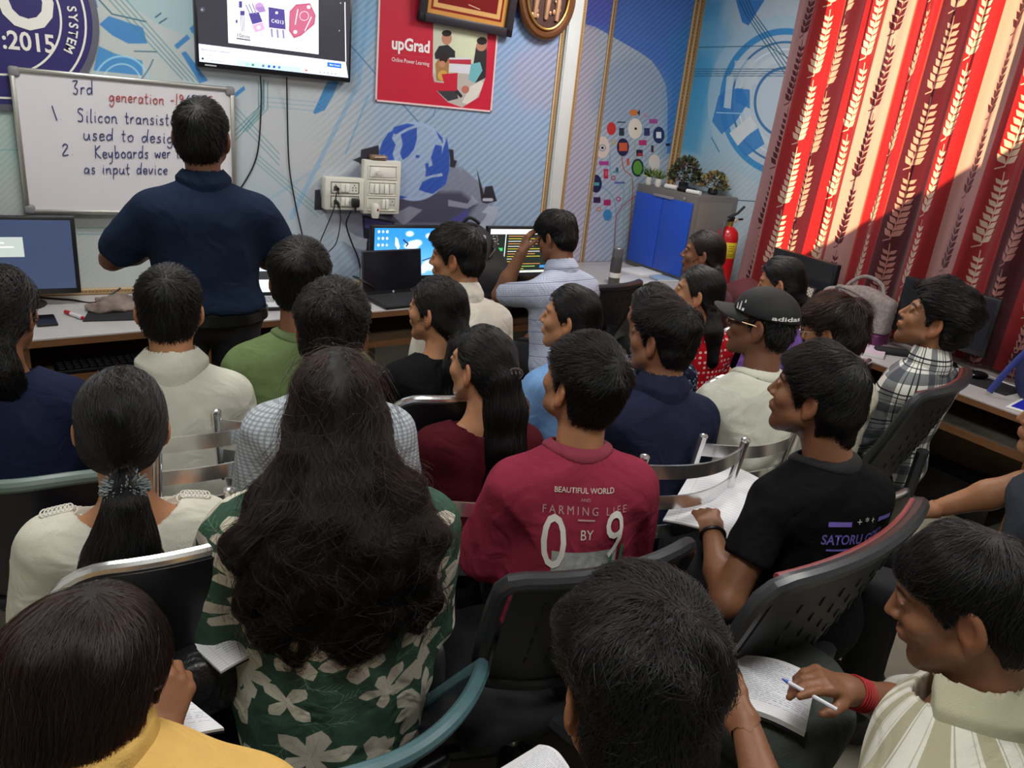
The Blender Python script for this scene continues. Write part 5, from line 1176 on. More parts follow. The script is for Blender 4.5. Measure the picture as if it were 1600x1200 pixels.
# ---- blue cabinet with plants
cy0, cy1, cx0, cx1, ch0 = 3.75, 4.36, 3.70, 4.085, .58
cb = empty('cabinet', ((cx0+cx1)/2, (cy0+cy1)/2, DZ), 0, 'grey steel cabinet with two blue doors in the corner', 'cabinet'); hw_ = (cx1-cx0)/2; hl = (cy1-cy0)/2
grm = mat('cabinet_grey', '#77736f', .45, .2, noise=.04); blu = mat('cabinet_blue', '#1f50c0', .4, noise=.03)
MB().box((.006, 0, ch0/2), (2*hw_-.012, 2*hl, ch0), .005).build('carcass', grm, cb)
for s_ in (-1, 1): MB().box((-hw_-.002, s_*(hl/2-.008), ch0/2-.006), (.014, hl-.022, ch0-.09), .004).build('door', blu, cb)
MB().box((-hw_-.008, 0, ch0-.047), (.018, .2, .018), .005).build('handle', mat('handle_silver', '#a8a8b0', .4, .5), cb); MB().cyl((-hw_, -.2, ch0-.03), (-hw_-.004, -.2, ch0-.03), .008).build('lock', chrome, cb)
for n_, q in enumerate(((.03, -hl-.0015, ch0/2),)): MB().box((0, -hl-.0015, ch0/2), (2*hw_-.08, .003, ch0-.08), .001).build('side_panel', mat('cabinet_side', '#827d78', .45, .2), cb)
CT = DZ+ch0
def foliage(n, rx, ry, rz_, z0, leaf, cols, m, seed, name='foliage', parent=None, spray=0.):
    rng = np.random.default_rng(seed); V, F, Cc = [], [], []
    for k in range(n):
        d = rng.normal(size=3); d /= np.linalg.norm(d); d[2] = abs(d[2])*.9-.1; rr_ = rng.uniform(.45, 1)**.6; p = np.array([d[0]*rx, d[1]*ry, z0+d[2]*rz_])*np.array([rr_, rr_, 1]) if not spray else np.array([rng.normal()*.008, rng.normal()*.008, z0])
        dr = d+rng.normal(size=3)*.5; dr[2] += .35+spray; dr /= np.linalg.norm(dr); L = leaf*rng.uniform(.6, 1.2); sdv = np.cross(dr, rng.normal(size=3)); sdv /= np.linalg.norm(sdv); nn = np.cross(dr, sdv); b0 = len(V); w = L*(.28 if not spray else .07)
        V += [p, p+dr*L*.45+sdv*w+nn*L*.06, p+dr*L+nn*-L*.25*(1 if spray else .3), p+dr*L*.45-sdv*w+nn*L*.06]; F.append((b0, b0+1, b0+2, b0+3)); Cc += [lin(cols[rng.integers(len(cols))])]*4
    return link(name, mesh_np(V, np.array(F), False, col=np.array(Cc)), m, parent)
lf = mat('leaves', '#ffffff', .55, attr=True)
def plant(X_, Y_, label, pot, pr, phh, **k):
    t = empty('potted_plant', (X_, Y_, CT), 0, label, 'plant', 'artificial plants on the cabinet')
    MB().lathe([(0, .001), (pr*.75, .001), (pr, phh*.3), (pr*.92, phh), (pr*.8, phh), (pr*.78, phh*.85), (0, phh*.85)]).build('pot', pot, t); MB().tube([(0, 0, phh*.8), (.004, 0, phh+.05)], .005, 6).build('stem', mat('stem_brown', '#4a3a28', .7), t); foliage(parent=t, m=lf, **k)
pwh, pbk = mat('pot_white', '#d0d0cc', .4), mat('pot_black', '#1a1a1a', .5); gr = ['#4f6b34', '#6f8a44', '#8aa056', '#3f5a2c']
plant(3.755, 4.30, 'small plant with spiky light green leaves in the left white pot', pwh, .026, .055, n=60, rx=.03, ry=.03, rz_=.03, z0=.05, leaf=.075, cols=gr, seed=1, spray=.8)
plant(3.755, 4.20, 'small plant with spiky green leaves in the right white pot', pwh, .026, .055, n=60, rx=.03, ry=.03, rz_=.03, z0=.05, leaf=.07, cols=gr, seed=2, spray=.8)
plant(3.90, 4.10, 'big dark green bush in the middle of the cabinet top', pbk, .035, .05, n=800, rx=.10, ry=.125, rz_=.17, z0=.07, leaf=.032, cols=['#3a4a2c', '#4c5a38', '#5a4a3c', '#2c3a22', '#6a5048'], seed=3)
plant(3.97, 3.88, 'reddish and yellow leaved bush at the right end of the cabinet', pbk, .035, .04, n=460, rx=.09, ry=.10, rz_=.11, z0=.05, leaf=.03, cols=['#6a5a38', '#8a5a4c', '#7a7a44', '#a08a4a', '#4a5a34'], seed=4)
for (x, y, l, lb, m, r) in ((1055, 286, .10, 'white roll lying on the cabinet by the dark bush', 'rolled_paper', .017), (1098, 292, .11, 'long white roll lying at the right front of the cabinet top', 'rolled_paper', .014)):
    o = MB().cyl((0, -l/2, r), (0, l/2, r), r).build(m, pap, None, (cx0+.055, 4.06 if x < 1070 else 3.84, CT+.0005), (0, 0, rad(10))); tag(o, lb, 'paper roll')
q = atz(1075, 290, CT); tag(blob('cable_bundle', lambda P: np.maximum(ell(P, (0, 0, .015), (.035, .09, .022))+.008*wob(P, 60), .001-P[:, 2]), (-.06, -.12, 0), (.06, .12, .05), .006, blackp), 'black cable bundle between the rolls on the cabinet', 'cable').location = (cx0+.09, cy0+.2, CT)
# ---- fire extinguisher
fe = empty('fire_extinguisher', (3.86, 3.57, DZ), 0, 'red fire extinguisher with a yellow label beside the cabinet', 'fire extinguisher')
redm = mat('extinguisher_red', '#b8161c', .3, coat=.4)
MB().lathe([(0, .001), (.066, .001), (.07, .012), (.07, .35), (.062, .385), (.04, .41), (.02, .42), (0, .42)]).build('cylinder', redm, fe)
b = MB(); aa = [rad(222+k*7) for k in range(11)]
b.raw([(q*math.cos(a), q*math.sin(a), z) for q, z in ((.0702, .22), (.0714, .222), (.0714, .32), (.0702, .322)) for a in aa], [(r_*11+k, r_*11+k+1, r_*11+k+12, r_*11+k+11) for r_ in range(3) for k in range(10)]); b.build('label', mat('label_yellow', '#c9b628', .5), fe, fixn=False)
for z in (.30, .285, .27, .245, .235): MB().tube([(.0716*math.cos(a), .0716*math.sin(a), z) for a in aa[2:8]], .0014, 5).build('label_line', mat('label_ink', '#6a4a20', .6), fe)
MB().cyl((0, 0, .415), (0, 0, .45), .018).build('neck', mat('brass', '#b89a40', .35, .8), fe); MB().box((0, 0, .465), (.05, .03, .03), .006).build('valve', blackp, fe)
MB().tube([(-.02, 0, .475), (.03, -.02, .505), (.07, -.03, .55)], .009, 8).build('lever', blackp, fe); MB().tube([(-.02, 0, .455), (.04, -.02, .465), (.075, -.03, .47)], .007, 8).build('carry_handle', blackp, fe)
MB().tube(catmull([(-.02, 0, .465), (-.07, -.02, .45), (-.09, -.03, .38), (-.085, -.03, .2)], 6), .009, 8).build('hose', mat('hose_grey', '#4a5058', .5), fe); MB().cyl((.02, -.025, .46), (.02, -.035, .46), .014).build('gauge', mat('gauge', '#c8c0b0', .3), fe)
# ---- window side desk: case, tote bag, notebook, mouse, blue bag, folder
cs = empty('checkered_case', (3.72, 2.83, DZ), -PI/2-.12, 'white and black checkered case leaning against the dark monitor', 'case')
c = uvcanvas(256, 256, '#cfc6b4', 1, 1)
for i in range(20):
    c.line([(i/10-1, 0), (i/10, 1)], .012, '#2a2622'); c.line([(i/10, 0), (i/10-1, 1)], .012, '#2a2622')
MB().box((0, 0, .115), (.26, .05, .22), .012, rot=Matrix.Rotation(-.15, 4, 'X')).build('shell', blackp, cs); o = quad('front_panel', (-.12, -.044, .02), (.24, 0, 0), (0, .032, .2), mat('case_check', '#ffffff', .5, img=c.image('case_check'))); o.parent = cs
MB().tube(catmull([(-.04, -.02, .16), (-.05, -.06, .13), (0, -.065, .10), (.05, -.06, .13), (.04, -.02, .16)], 6), .01, 8).build('handle', blackp, cs)
tb = empty('tote_bag', (3.77, 2.48, DZ), -PI/2+.25, 'grey knitted tote bag with a purple base below the curtain', 'bag')
ck = uvcanvas(128, 128, '#8f8682', 1, 1); rr = random.Random(2)
tw_ = mat('bag_grey', '#8d8481', .9, noise=.3, nscale=60, bump=.6, bscale=260)
blob('bag_body', lambda P: np.maximum(np.maximum(smax(np.abs(P[:, 0])-.19-.05*P[:, 2], smax(np.abs(P[:, 1]+.0)-.085+.16*P[:, 2], P[:, 2]-.27-.02*np.cos(P[:, 0]*14), .02), .04), .07-P[:, 2])+.006*wob(P, 14), .07-P[:, 2]), (-.26, -.14, .05), (.26, .14, .32), .009, tw_, parent=tb)
blob('bag_base', lambda P: np.maximum(smax(np.abs(P[:, 0])-.188, np.abs(P[:, 1])-.083, .04), np.abs(P[:, 2]-.036)-.035), (-.24, -.13, -.01), (.24, .13, .09), .008, mat('bag_purple', '#5a1f4a', .5, noise=.1), parent=tb)
for s_ in (-1, 1): MB().tube(catmull([(-.09, s_*.05, .2), (-.10, s_*.075, .27), (-.03, s_*.1, .33-.05*(s_ < 0)), (.07, s_*.1, .30-.05*(s_ < 0)), (.11, s_*.06, .2)], 8), .011, 8).build('handle', tw_, tb)
MB().box((.0, -.06, .17), (.05, .004, .03), .002).build('badge', mat('badge'), tb)
rulec = uvcanvas(400, 560, '#dcdcde', 1, 1.4)
for k in range(26): c_ = rulec.line([(0, .05+k*.05), (1, .05+k*.05)], .005, '#9fa2b8')
rulec.line([(.14, 0), (.14, 1.4)], .005, '#c89aa8')
ruled = mat('ruled_paper', '#ffffff', .8, img=rulec.image('ruled_paper'), ext='EXTEND')
wr_c = uvcanvas(400, 560, rulec.C.copy(), 1, 1.4); rr = random.Random(5)
for k in range(22):
    x = .17+rr.uniform(0, .1); y = 1.30-k*.05
    while x < (.95 if k % 5 else .55):
        L = rr.uniform(.03, .12); wr_c.line([(x+i*L/6, y+rr.uniform(.0, .022)) for i in range(7)], .005, '#3a4270'); x += L+.025
written = mat('written_paper', '#ffffff', .8, img=wr_c.image('written_paper'), ext='EXTEND')
nb_ = empty('notebook', (3.66, 2.30, DZ), rad(-60), 'open notebook with pale pages on the desk near the tote bag', 'notebook'); MB().box((0, 0, .008), (.2, .27, .015), .002).build('pages', pap, nb_); quad('page', (-.1, -.135, .0158), (.2, 0, 0), (0, .27, 0), mat('pink_page', '#c8b4c4', .8, noise=.08, nscale=40)).parent = nb_
pc = empty('pencil_case', (3.74, 2.2, DZ), rad(-40), 'small black pencil case by the open notebook', 'pencil case'); MB().box((0, 0, .018), (.17, .06, .034), .014, seg=3).build('body', bpm, pc); MB().tube([(-.07, 0, .036), (.07, 0, .036)], .003, 6).build('zip', dgrey, pc)
mp = empty('mouse_pad', (3.80, 1.72, DZ), rad(3), 'black mouse pad on the window side desk', 'mouse pad'); MB().box((0, 0, .002), (.2, .24, .003), .001).build('pad', mat('pad_black'), mp)
ms = empty('computer_mouse', (3.83, 1.80, DZ+.004), rad(60), 'glossy black mouse on the pad near the plaid shirt', 'mouse'); MB().sph((0, 0, .015), .031, 16, (1, 1.75, .62)).build('shell', mat('gloss_black', '#0e0e10', .15), ms); MB().cyl((-.002, .03, .032), (.002, .03, .032), .008).build('wheel', dgrey, ms)
fo = empty('folder', (3.68, 1.38, DZ), rad(10), 'bright blue folder on white sheets at the right edge', 'folder'); MB().box((0, 0, .004), (.25, .3, .006), .001).build('pages', pap, fo); MB().box((.01, .0, .0095), (.23, .27, .004), .001).build('cover', mat('folder_blue', '#1c22a8', .45), fo)
bb = empty('backpack', (3.78, 1.46, DZ), rad(80), 'navy blue backpack on the desk at the right edge', 'backpack'); nvm = mat('bag_navy', '#1c2450', .7, noise=.1, bump=.3, bscale=300)
blob('bag_body', lambda P: np.maximum(smax(ell(P, (0, 0, .15), (.17, .11, .21)), np.abs(P[:, 1])-.09, .03)+.004*wob(P, 18), .002-P[:, 2]), (-.2, -.14, 0), (.2, .14, .38), .01, nvm, parent=bb); MB().tube(catmull([(.08, .09, .26), (.11, .15, .14), (.13, .2, .02)], 6), .016, 8, flat=.35).build('strap', mat('strap_blue', '#34408a', .7), bb)
cable([(3.97, 2.0, DZ+.01), (3.9, 1.9, DZ+.006), (3.93, 1.8, DZ+.005), (3.90, 1.66, DZ+.005), (3.96, 1.5, DZ+.005)], .004, 'white cable trailing along the back of the window side desk', white, grp=None)
blob('cloth_bag', lambda P: np.maximum(smin(ell(P, (0, 0, .06), (.12, .15, .09)), ell(P, (.02, -.12, .05), (.1, .1, .06)), .05)+.01*wob(P, 22), .002-P[:, 2]), (-.17, -.27, 0), (.17, .2, .19), .009, mat('cloth_maroon', '#5e2a30', .9, noise=.2, bump=.4, bscale=200), 'crumpled maroon cloth bag beside the fire extinguisher', 'bag', (3.72, 3.2, DZ))
# ================================================================== chairs
def mkchair(kind, p, label, dy=0., dh=0., back=None, seat=None, rot=0., hd=None, group=None, dx=0., **k):
    """chair under person p (or at p=(x,y,heading))"""
    if isinstance(p, dict): root, hd, sz = p['root'], (p['hb'] if hd is None else hd), seat or (p['pz']-.135)
    else: root, hd, sz = np.array([p[0], p[1], 0.]), p[2], seat or .43
    R2 = Rz(-rad(hd)); root = root+R2@np.array([dx, dy, 0]); t = empty(kind[1], root, -rad(hd+rot), label, 'chair', group); kind[0](t, sz, dh, **k); return t
seatm = mat('seat_black', '#17171a', .5, noise=.06)
def slat(t, sz, dh, w=.42, yb=-.215):
    top = sz+.455+dh; r = .0125; hw_ = w/2
    for s_ in (-1, 1):
        MB().tube([(s_*hw_, yb-.02, .004), (s_*hw_, yb+.012, sz), (s_*hw_, yb-.005, sz+.2), (s_*hw_, yb-.05, top)], r, 12).sph((s_*hw_, yb-.05, top), r*1.12, 12, (1, 1, .6)).build('back_post', chrome, t)
        MB().tube([(s_*hw_, .21, .004), (s_*hw_, .2, sz-.03)], r, 12).build('leg', chrome, t)
    for z in (top-.045, top-.145, top-.245):
        f = (z-sz)/(top-sz); y0 = yb-.005-.045*max(0, f-.5)*2
        MB().sheet(lambda u, v: (-hw_+w*u, y0-.045*math.sin(u*PI), z-.02+.04*v), 20, 4, .006).build('back_slat', chrome, t)
    MB().box((0, -.0, sz-.022), (w+.0, .42, .044), .02, seg=3).build('seat', seatm, t)
    b = MB()
    for y in (-.2, .2): b.tube([(-hw_, y, .2), (hw_, y, .2)], .009, 8)
    for s_ in (-1, 1): b.tube([(s_*hw_, -.2, .15), (s_*hw_, .2, .15)], .009, 8)
    b.build('stretcher', chrome, t)
def rim(t, sz, dh, w=.46, bh=.39, yb=-.20, curve=.05, corner=.09):
    top = sz+bh+.05+dh; bot = sz+.10+dh; hw_ = w/2; r = .013; bow = lambda x: -curve*(1-(x/hw_)**2)
    Y = lambda x, z: yb+bow(x)-.07*(z-sz)/.4
    pts = [(-hw_, yb+.02, sz-.02), (-hw_, Y(-hw_, bot), bot)]
    for a in np.linspace(PI, PI/2, 7): x = -hw_+corner+corner*math.cos(a); z = top-corner+corner*math.sin(a); pts.append((x, Y(x, z), z))
    for x in np.linspace(-hw_+corner, hw_-corner, 11)[1:-1]: pts.append((x, Y(x, top), top))
    for a in np.linspace(PI/2, 0, 7): x = hw_-corner+corner*math.cos(a); z = top-corner+corner*math.sin(a); pts.append((x, Y(x, z), z))
    pts += [(hw_, Y(hw_, bot), bot), (hw_, yb+.02, sz-.02)]
    MB().tube(pts, r, 10).build('frame', chrome, t)
    def fn(u, v):
        x = -hw_+.008+(w-.016)*u; q = abs(x)-(hw_-corner); zt = top-(corner-math.sqrt(max(corner**2-max(q, 0)**2, 0))) if q > 0 else top
        z = bot+(zt-.006-bot)*v; return (x, Y(x, z)-.004, z)
    MB().sheet(fn, 22, 8, .014).build('backrest', mat('back_black', '#101114', .38, noise=.05), t)
    for s_ in (-1, 1): MB().cyl((s_*(hw_-.05), Y(s_*(hw_-.05), top-.08)-.006, top-.08), (s_*(hw_-.05), Y(s_*(hw_-.05), top-.08)-.024, top-.08), .009).build('rivet', chrome, t)
    MB().box((0, 0, sz-.025), (w-.03, .43, .05), .022, seg=3).build('seat', seatm, t)
    for s_ in (-1, 1):
        MB().tube([(s_*hw_, yb+.02, sz-.02), (s_*hw_, yb-.04, .004)], r, 10).build('leg', chrome, t); MB().tube([(s_*hw_, .19, sz-.03), (s_*hw_, .22, .004)], r, 10).build('leg', chrome, t)
        MB().tube([(s_*hw_, yb+.02, sz-.02), (s_*hw_, .19, sz-.03)], r, 10).build('side_rail', chrome, t)
def shell(t, sz, dh, w=.56, bh=.36, yb=-.21, col='#5d7470'):
    top = sz+bh+dh; hw_ = w/2
    def S_(u, v):
        x = hw_*(2*u-1)*(.86+.14*v); z = sz+.02+(top-sz-.02)*v*(1-.22*abs(2*u-1)**3); y = yb-.16*v+.15*(2*u-1)**2; return (x, y, z)
    MB().sheet(S_, 28, 10, .012).build('backrest', mat('shell_navy', '#12141f', .32), t)
    e = [S_(0, v) for v in np.linspace(.15, 1, 8)]+[S_(u, 1) for u in np.linspace(0, 1, 30)[1:-1]]+[S_(1, v) for v in np.linspace(1, .15, 8)]
    MB().tube([(x, y-.004, z) for x, y, z in e], .0165, 10, flat=1.).build('rim', mat('rim'+col[1:], col, .45, noise=.1, nscale=30), t)
    MB().box((0, .02, sz-.02), (w-.06, .44, .04), .019, seg=3).build('seat', mat('shell_navy'), t)
    for x in (-1, 1):
        for y in (-.17, .2): MB().tube([(x*.17, y*.8, sz-.03), (x*.23, y*1.2, .004)], .012, 8).build('leg', mat('leg_steel', '#55565a', .4, .8), t)
def office(t, sz, dh, w=.47, bh=.37, yb=-.235, arms=True, red=False, tilt=.22):
    bot = sz+.09; top = bot+bh+dh; hw_ = w/2; H_ = top-bot
    def S_(u, v):
        x = (2*u-1); wv = hw_*(.80+.20*math.sin(min(v, 1)*PI*.62)); z = bot+H_*v-.0*x*x; y = yb-tilt*H_*v-.03*math.sin(v*PI)*0+.07*x*x*(1-.3*v)+.05*(1-v)**2; return (wv*x, y, z)
    fm = mat('office_frame', '#2a2c2f', .36, noise=.05)
    b = MB(); b.sheet(lambda u, v: S_(.06+.88*u, .05+.9*v), 16, 16, .008); b.mi = 1
    for r_ in range(6):
        for k in range(7):
            u, v = .2+k*.1, .30+r_*.10; p = Vector(S_(u, v)); b.box((p.x, p.y-.0095, p.z), (.006, .004, .024), .0015, rot=Matrix.Rotation(.2, 4, 'X'))
    b.build('backrest', [mat('office_back', '#232527', .45, bump=.15, bscale=500), mat('slot_black', '#050506', .6)], t)
    e = [S_(0, v) for v in np.linspace(0, .93, 14)]+[S_(.03, .985)]+[S_(u, 1.) for u in np.linspace(.08, .92, 16)]+[S_(.97, .985)]+[S_(1, v) for v in np.linspace(.93, 0, 14)]+[S_(u, 0) for u in np.linspace(.9, .1, 8)]
    MB().tube([(x, y-.006, z) for x, y, z in e], .019, 10, True).build('back_frame', fm, t)
    if red: MB().tube([(x, y+.013, z+.004) for x, y, z in [S_(u, .995) for u in np.linspace(.06, .94, 14)]], .009, 8).build('top_reflection', mat('reflection_red', '#7c3434', .5), t)  # red bar paints in the reddish reflection along the top edge
    MB().tube([(0, yb-.06, bot+.18), (0, yb-.05, sz), (0, -.1, sz-.06), (0, 0, sz-.06)], .022, 8, flat=1.6).build('back_bracket', fm, t)
    MB().box((0, .02, sz-.03), (w+.02, .46, .06), .028, seg=3).build('seat', mat('seat_fabric', '#17171a', .85, bump=.3, bscale=400), t)
    if arms:
        for s_ in (-1, 1): MB().tube(catmull([(s_*(hw_+.01), -.1, sz-.05), (s_*(hw_+.05), -.12, sz+.06), (s_*(hw_+.05), -.1, sz+.17), (s_*(hw_+.045), .0, sz+.19), (s_*(hw_+.04), .13, sz+.18), (s_*(hw_+.03), .17, sz+.12), (s_*(hw_+.01), .1, sz-.05)], 5), .014, 8, flat=1.5).build('armrest', fm, t)
    MB().cyl((0, 0, .09), (0, 0, sz-.06), .025).build('gas_lift', chrome, t)
    b = MB()
    for k in range(5):
        a = 2*PI*k/5+.3; b.tube([(0, 0, .10), (.27*math.cos(a), .27*math.sin(a), .065)], [.026, .017], 8)
    b.build('star_base', fm, t)
    for k in range(5):
        a = 2*PI*k/5+.3; x, y = .27*math.cos(a), .27*math.sin(a); MB().cyl((x-.012*math.sin(a), y+.012*math.cos(a), .028), (x+.012*math.sin(a), y-.012*math.cos(a), .028), .027).build('castor', blackp, t)
SLAT, RIM, SHELL, OFFICE = (slat, 'slat_chair'), (rim, 'visitor_chair'), (shell, 'shell_chair'), (office, 'office_chair')
# ================================================================== fabrics
def fab(name, cv, sx, sy, rough=.85, fold=.45): return mat(name, '#ffffff', rough, img=cv.image(name), uvs=(1/sx, 1/sy), bump=.3, bscale=420, spec=.12, fold=fold)
TS = .52
c = uvcanvas(900, 900, '#3a5445', TS, TS); rr = random.Random(11)
def wrap(fn, x, y):
    for ox in (-TS, 0, TS):
        for oy in (-TS, 0, TS):
            if -.1 < x+ox < TS+.1 and -.1 < y+oy < TS+.1: fn(x+ox, y+oy)
for k in range(60):
    x, y, a0, L = rr.random()*TS, rr.random()*TS, rr.random()*6.28, rr.uniform(.03, .08); cl = rr.choice(['#4f7a56', '#6d8f70', '#3a5f42', '#86a085']); bn = rr.uniform(-.5, .5)
    def fn(x, y):
        pts = [(x+L*t*math.cos(a0+bn*t), y+L*t*math.sin(a0+bn*t)) for t in (0, .33, .66, 1)]; c.line(pts, .0016, cl, .8)
        for t in (.3, .5, .7, .9):
            for s_ in (-1, 1): a = a0+bn*t+s_*.7; p = (x+L*t*math.cos(a0+bn*t), y+L*t*math.sin(a0+bn*t)); c.line([p, (p[0]+.018*math.cos(a), p[1]+.018*math.sin(a))], .0011, cl, .7)
    wrap(fn, x, y)
for gx_ in range(5):
    for gy_ in range(5):
        x, y = (gx_+.5+rr.uniform(-.25, .25))*TS/5, (gy_+.5+.5*(gx_ % 2)+rr.uniform(-.25, .25))*TS/5; a0 = rr.random()*6.28; npet = rr.choice([4, 5, 5, 6]); R0 = rr.uniform(.045, .068); spread = 6.28 if rr.random() > .3 else 3.6
        pet = [(a0+spread*i/npet+rr.uniform(-.15, .15), R0*rr.uniform(.75, 1.15)) for i in range(npet)]; cl = rr.choice(['#c9c3b2', '#bdb5a6', '#d0ccba', '#b9b2a2'])
        def fn(x, y):
            for a, L in pet:
                u, v = (math.cos(a), math.sin(a)), (-math.sin(a), math.cos(a)); w = L*.30
                c.poly([(x+u[0]*L*q+v[0]*w*k, y+u[1]*L*q+v[1]*w*k) for q, k in ((0, .3), (.35, .75), (.7, 1), (.88, .55), (1.02, .1), (.9, -.5), (.7, -.95), (.35, -.7), (0, -.3))], cl)
                c.line([(x, y), (x+u[0]*L*.7, y+u[1]*L*.7)], .0012, '#a59c8a', .6)
        wrap(fn, x, y)
floral = fab('floral_print', c, TS, TS)
c = uvcanvas(480, 480, '#d9d8cf', .13, .13)
for ax in (0, 1):
    Z = c.X if ax == 0 else c.Y
    for lo_, hi_, cl, a in ((.012, .05, '#2a2f38', .55), (.082, .086, '#15181e', .9), (.098, .104, '#15181e', .85), (.06, .063, '#2a2f38', .8)): c.put(np.maximum(lo_-Z, Z-hi_), cl, a)
plaid = fab('plaid_cloth', c, .13, .13)
c = uvcanvas(200, 200, '#c6ccd0', .011, .011); c.put(c.X-.0045, '#7d8894', .55); c.put(c.Y-.0045, '#7d8894', .55); gingham = fab('gingham_cloth', c, .011, .011)
c = uvcanvas(256, 64, '#d6d4c8', .085, .02); c.put(np.abs(c.X-.021)-.0185, '#a8a389'); c.put(np.abs(c.X-.0455)-.0016, '#8c8a78', .6); c.put(np.abs(c.X-.079)-.0012, '#a09c86', .6); stripe_m = fab('striped_cloth', c, .085, .02)
c = uvcanvas(600, 600, '#b0141f', .15, .15)
for i in range(5):
    for j in range(6):
        if (i*3+j*5) % 7 not in (0, 3): c.disc((i+.5)*.03, (j+.5)*.025, .0075, '#e8dcd4', 1, ry=.0058); c.disc((i+.5)*.03, (j+.5)*.025, .0028, '#b0303a', 1)
bandhani = fab('dotted_red_cloth', c, .15, .15)
c = uvcanvas(300, 300, '#14182a', .1, .1)
for k in range(60):
    x, y, q = rr.random()*.1, rr.random()*.1, rr.uniform(.002, .006); c.disc(x, y, q, rr.choice(['#5a7288', '#8fa6b4', '#38485e']), .9)
darkfloral = fab('dark_floral_cloth', c, .1, .1)
c = uvcanvas(300, 300, '#a9b0c4', .06, .06)
for k in range(6): c.put(np.abs(c.Y-k*.01-.004)-.001, '#c6cbd8'); c.put(np.abs(((c.X+.5*c.Y) % .012)-.004)-.0008, '#8f98b0', .5)
c.put(np.abs(c.Y-.05)-.0014, '#5a6078', .8); paleprint = fab('pale_print_cloth', c, .06, .06)
# ================================================================== wearables
def localize(o, p): o.parent = p['R']; return o
def hpt(p, q): return p['HC']+p['RH']@(np.array(q, float)*p['hs'])
def glasses(p, col='#b09a78'):
    m = mat('wire_'+col[1:], col, .3, .8); b = MB()
    for sx in (-1, 1):
        b.tube([hpt(p, (sx*.033+.024*math.cos(a), .104-.006*abs(math.cos(a)), .006+.02*math.sin(a))) for a in np.linspace(0, 2*PI, 20, endpoint=False)], .0014, 6, True)
        b.tube([hpt(p, (sx*.057, .099, .010)), hpt(p, (sx*.076, .085, .012)), hpt(p, (sx*.079, .0, .012)), hpt(p, (sx*.078, -.02, .0))], .0014, 6)
    b.tube([hpt(p, (-.010, .107, .012)), hpt(p, (0, .112, .014)), hpt(p, (.010, .107, .012))], .0014, 6)
    g = b.build('glasses', m, p['R'])
    for sx in (-1, 1): MB().raw([hpt(p, (sx*.033+.023*math.cos(a), .104-.006*abs(math.cos(a)), .006+.019*math.sin(a))) for a in np.linspace(0, 2*PI, 20, endpoint=False)]+[hpt(p, (sx*.033+.023*math.cos(a), .105-.006*abs(math.cos(a)), .006+.019*math.sin(a))) for a in np.linspace(0, 2*PI, 20, endpoint=False)], [tuple(range(20)), tuple(range(39, 19, -1))]+[(i, (i+1) % 20, 20+(i+1) % 20, 20+i) for i in range(20)]).build('lens', gl, g)
def scrunchie(p, q, r, col, furry=0, rt=.011):
    b = MB(); c0 = p['HC']+np.array(q); rng = random.Random(3)
    if furry:
        for k in range(260):
            d = Vector((rng.gauss(0, 1), rng.gauss(0, 1), rng.gauss(0, .6))).normalized(); s_ = Vector(c0)+Vector((d.x*r, d.y*r*.8, d.z*r*.55)); b.tube([s_, s_+d*.012+Vector((0, 0, rng.uniform(-.006, .006)))], [.0022, .0012], 4)
        b.sph(c0, r, 14, (1, .8, .6))
    else: b.tube([c0+np.array([r*math.cos(a)*(1+.08*math.sin(7*a)), .0+r*.45*math.sin(a), r*.55*math.sin(a)]) for a in np.linspace(0, 2*PI, 36, endpoint=False)], [rt*(1+.25*math.sin(11*a)) for a in np.linspace(0, 2*PI, 36, endpoint=False)], 8, True)
    return b.build('scrunchie', mat('scr_'+col[1:], col, .8, noise=.4, nscale=60), p['hair'])
def band_on(p, key, t, m, name, r=.031, rt=.004, n=1, tail=False):
    k = p['J'][key]; u = (k['wr']-k['el']); u /= np.linalg.norm(u); a = np.cross(u, [0, 0, 1.]); a /= np.linalg.norm(a); b_ = np.cross(u, a); b = MB()
    for i in range(n): c0 = k['el']+(k['wr']-k['el'])*t+u*i*.008; b.tube([c0+(a*math.cos(w)+b_*math.sin(w))*r for w in np.linspace(0, 2*PI, 28, endpoint=False)], rt, 8, True)
    if tail: b.tube([c0-b_*r, c0-b_*(r+.01)-np.array([0, 0, .03]), c0-b_*r-np.array([0, 0, .05])], .002, 5)
    return b.build(name, m, p['R'])
# ================================================================== people
PE = {}
ST = 'students seated in rows'
SKIN1, SKIN2, SKIN3, SKIN4 = '#9c6c4c', '#82583f', '#ae7c5a', '#704a36'
def ad(k, *a, **kw): kw.setdefault('group', ST); kw.setdefault('seed', len(PE)+1); PE[k] = person(*a, **kw); return PE[k]
# -- the teacher at the board
tpos = aty(316, 216, 2.86)
q = ad('teacher', 'man in a navy polo shirt standing at the whiteboard with his back turned', zc=float(tpos[2]), world=tpos, hb=6, hy=14, hp=4, lean=0, skin=SKIN4, bs=1.08, girth=1.2, stand=True, pz=.93, group='teacher at the board', hs=1.0,
   top=dict(c='#172338', sleeve=.86, hem=.0, loose=.022, collar=dict(h=.02, fl=.02), sl_r=.024, res=.011), trousers='#14151a', hair=dict(n=5000, top=.014, side=.006, mess=.003, length=.04),
   arms=dict(L=dict(w=(-.13, .24, .17), pole=(-1, -.55, -.35)), R=dict(w=(.13, .24, .15), pole=(1, -.55, -.45))))
b = MB(); n = 48; V, F = [], []
for i in range(n):
    a = 2*PI*i/n
    for rr_, z in ((.0, -.018), (.006, -.018), (.006, .018), (.0, .018)): V.append((q['pel'][0]+(.172*1.2*q["s"]+.006+rr_)*math.cos(a), q['pel'][1]+(.132*1.2*q["s"]+.006+rr_)*math.sin(a), q['pel'][2]-.018+z))
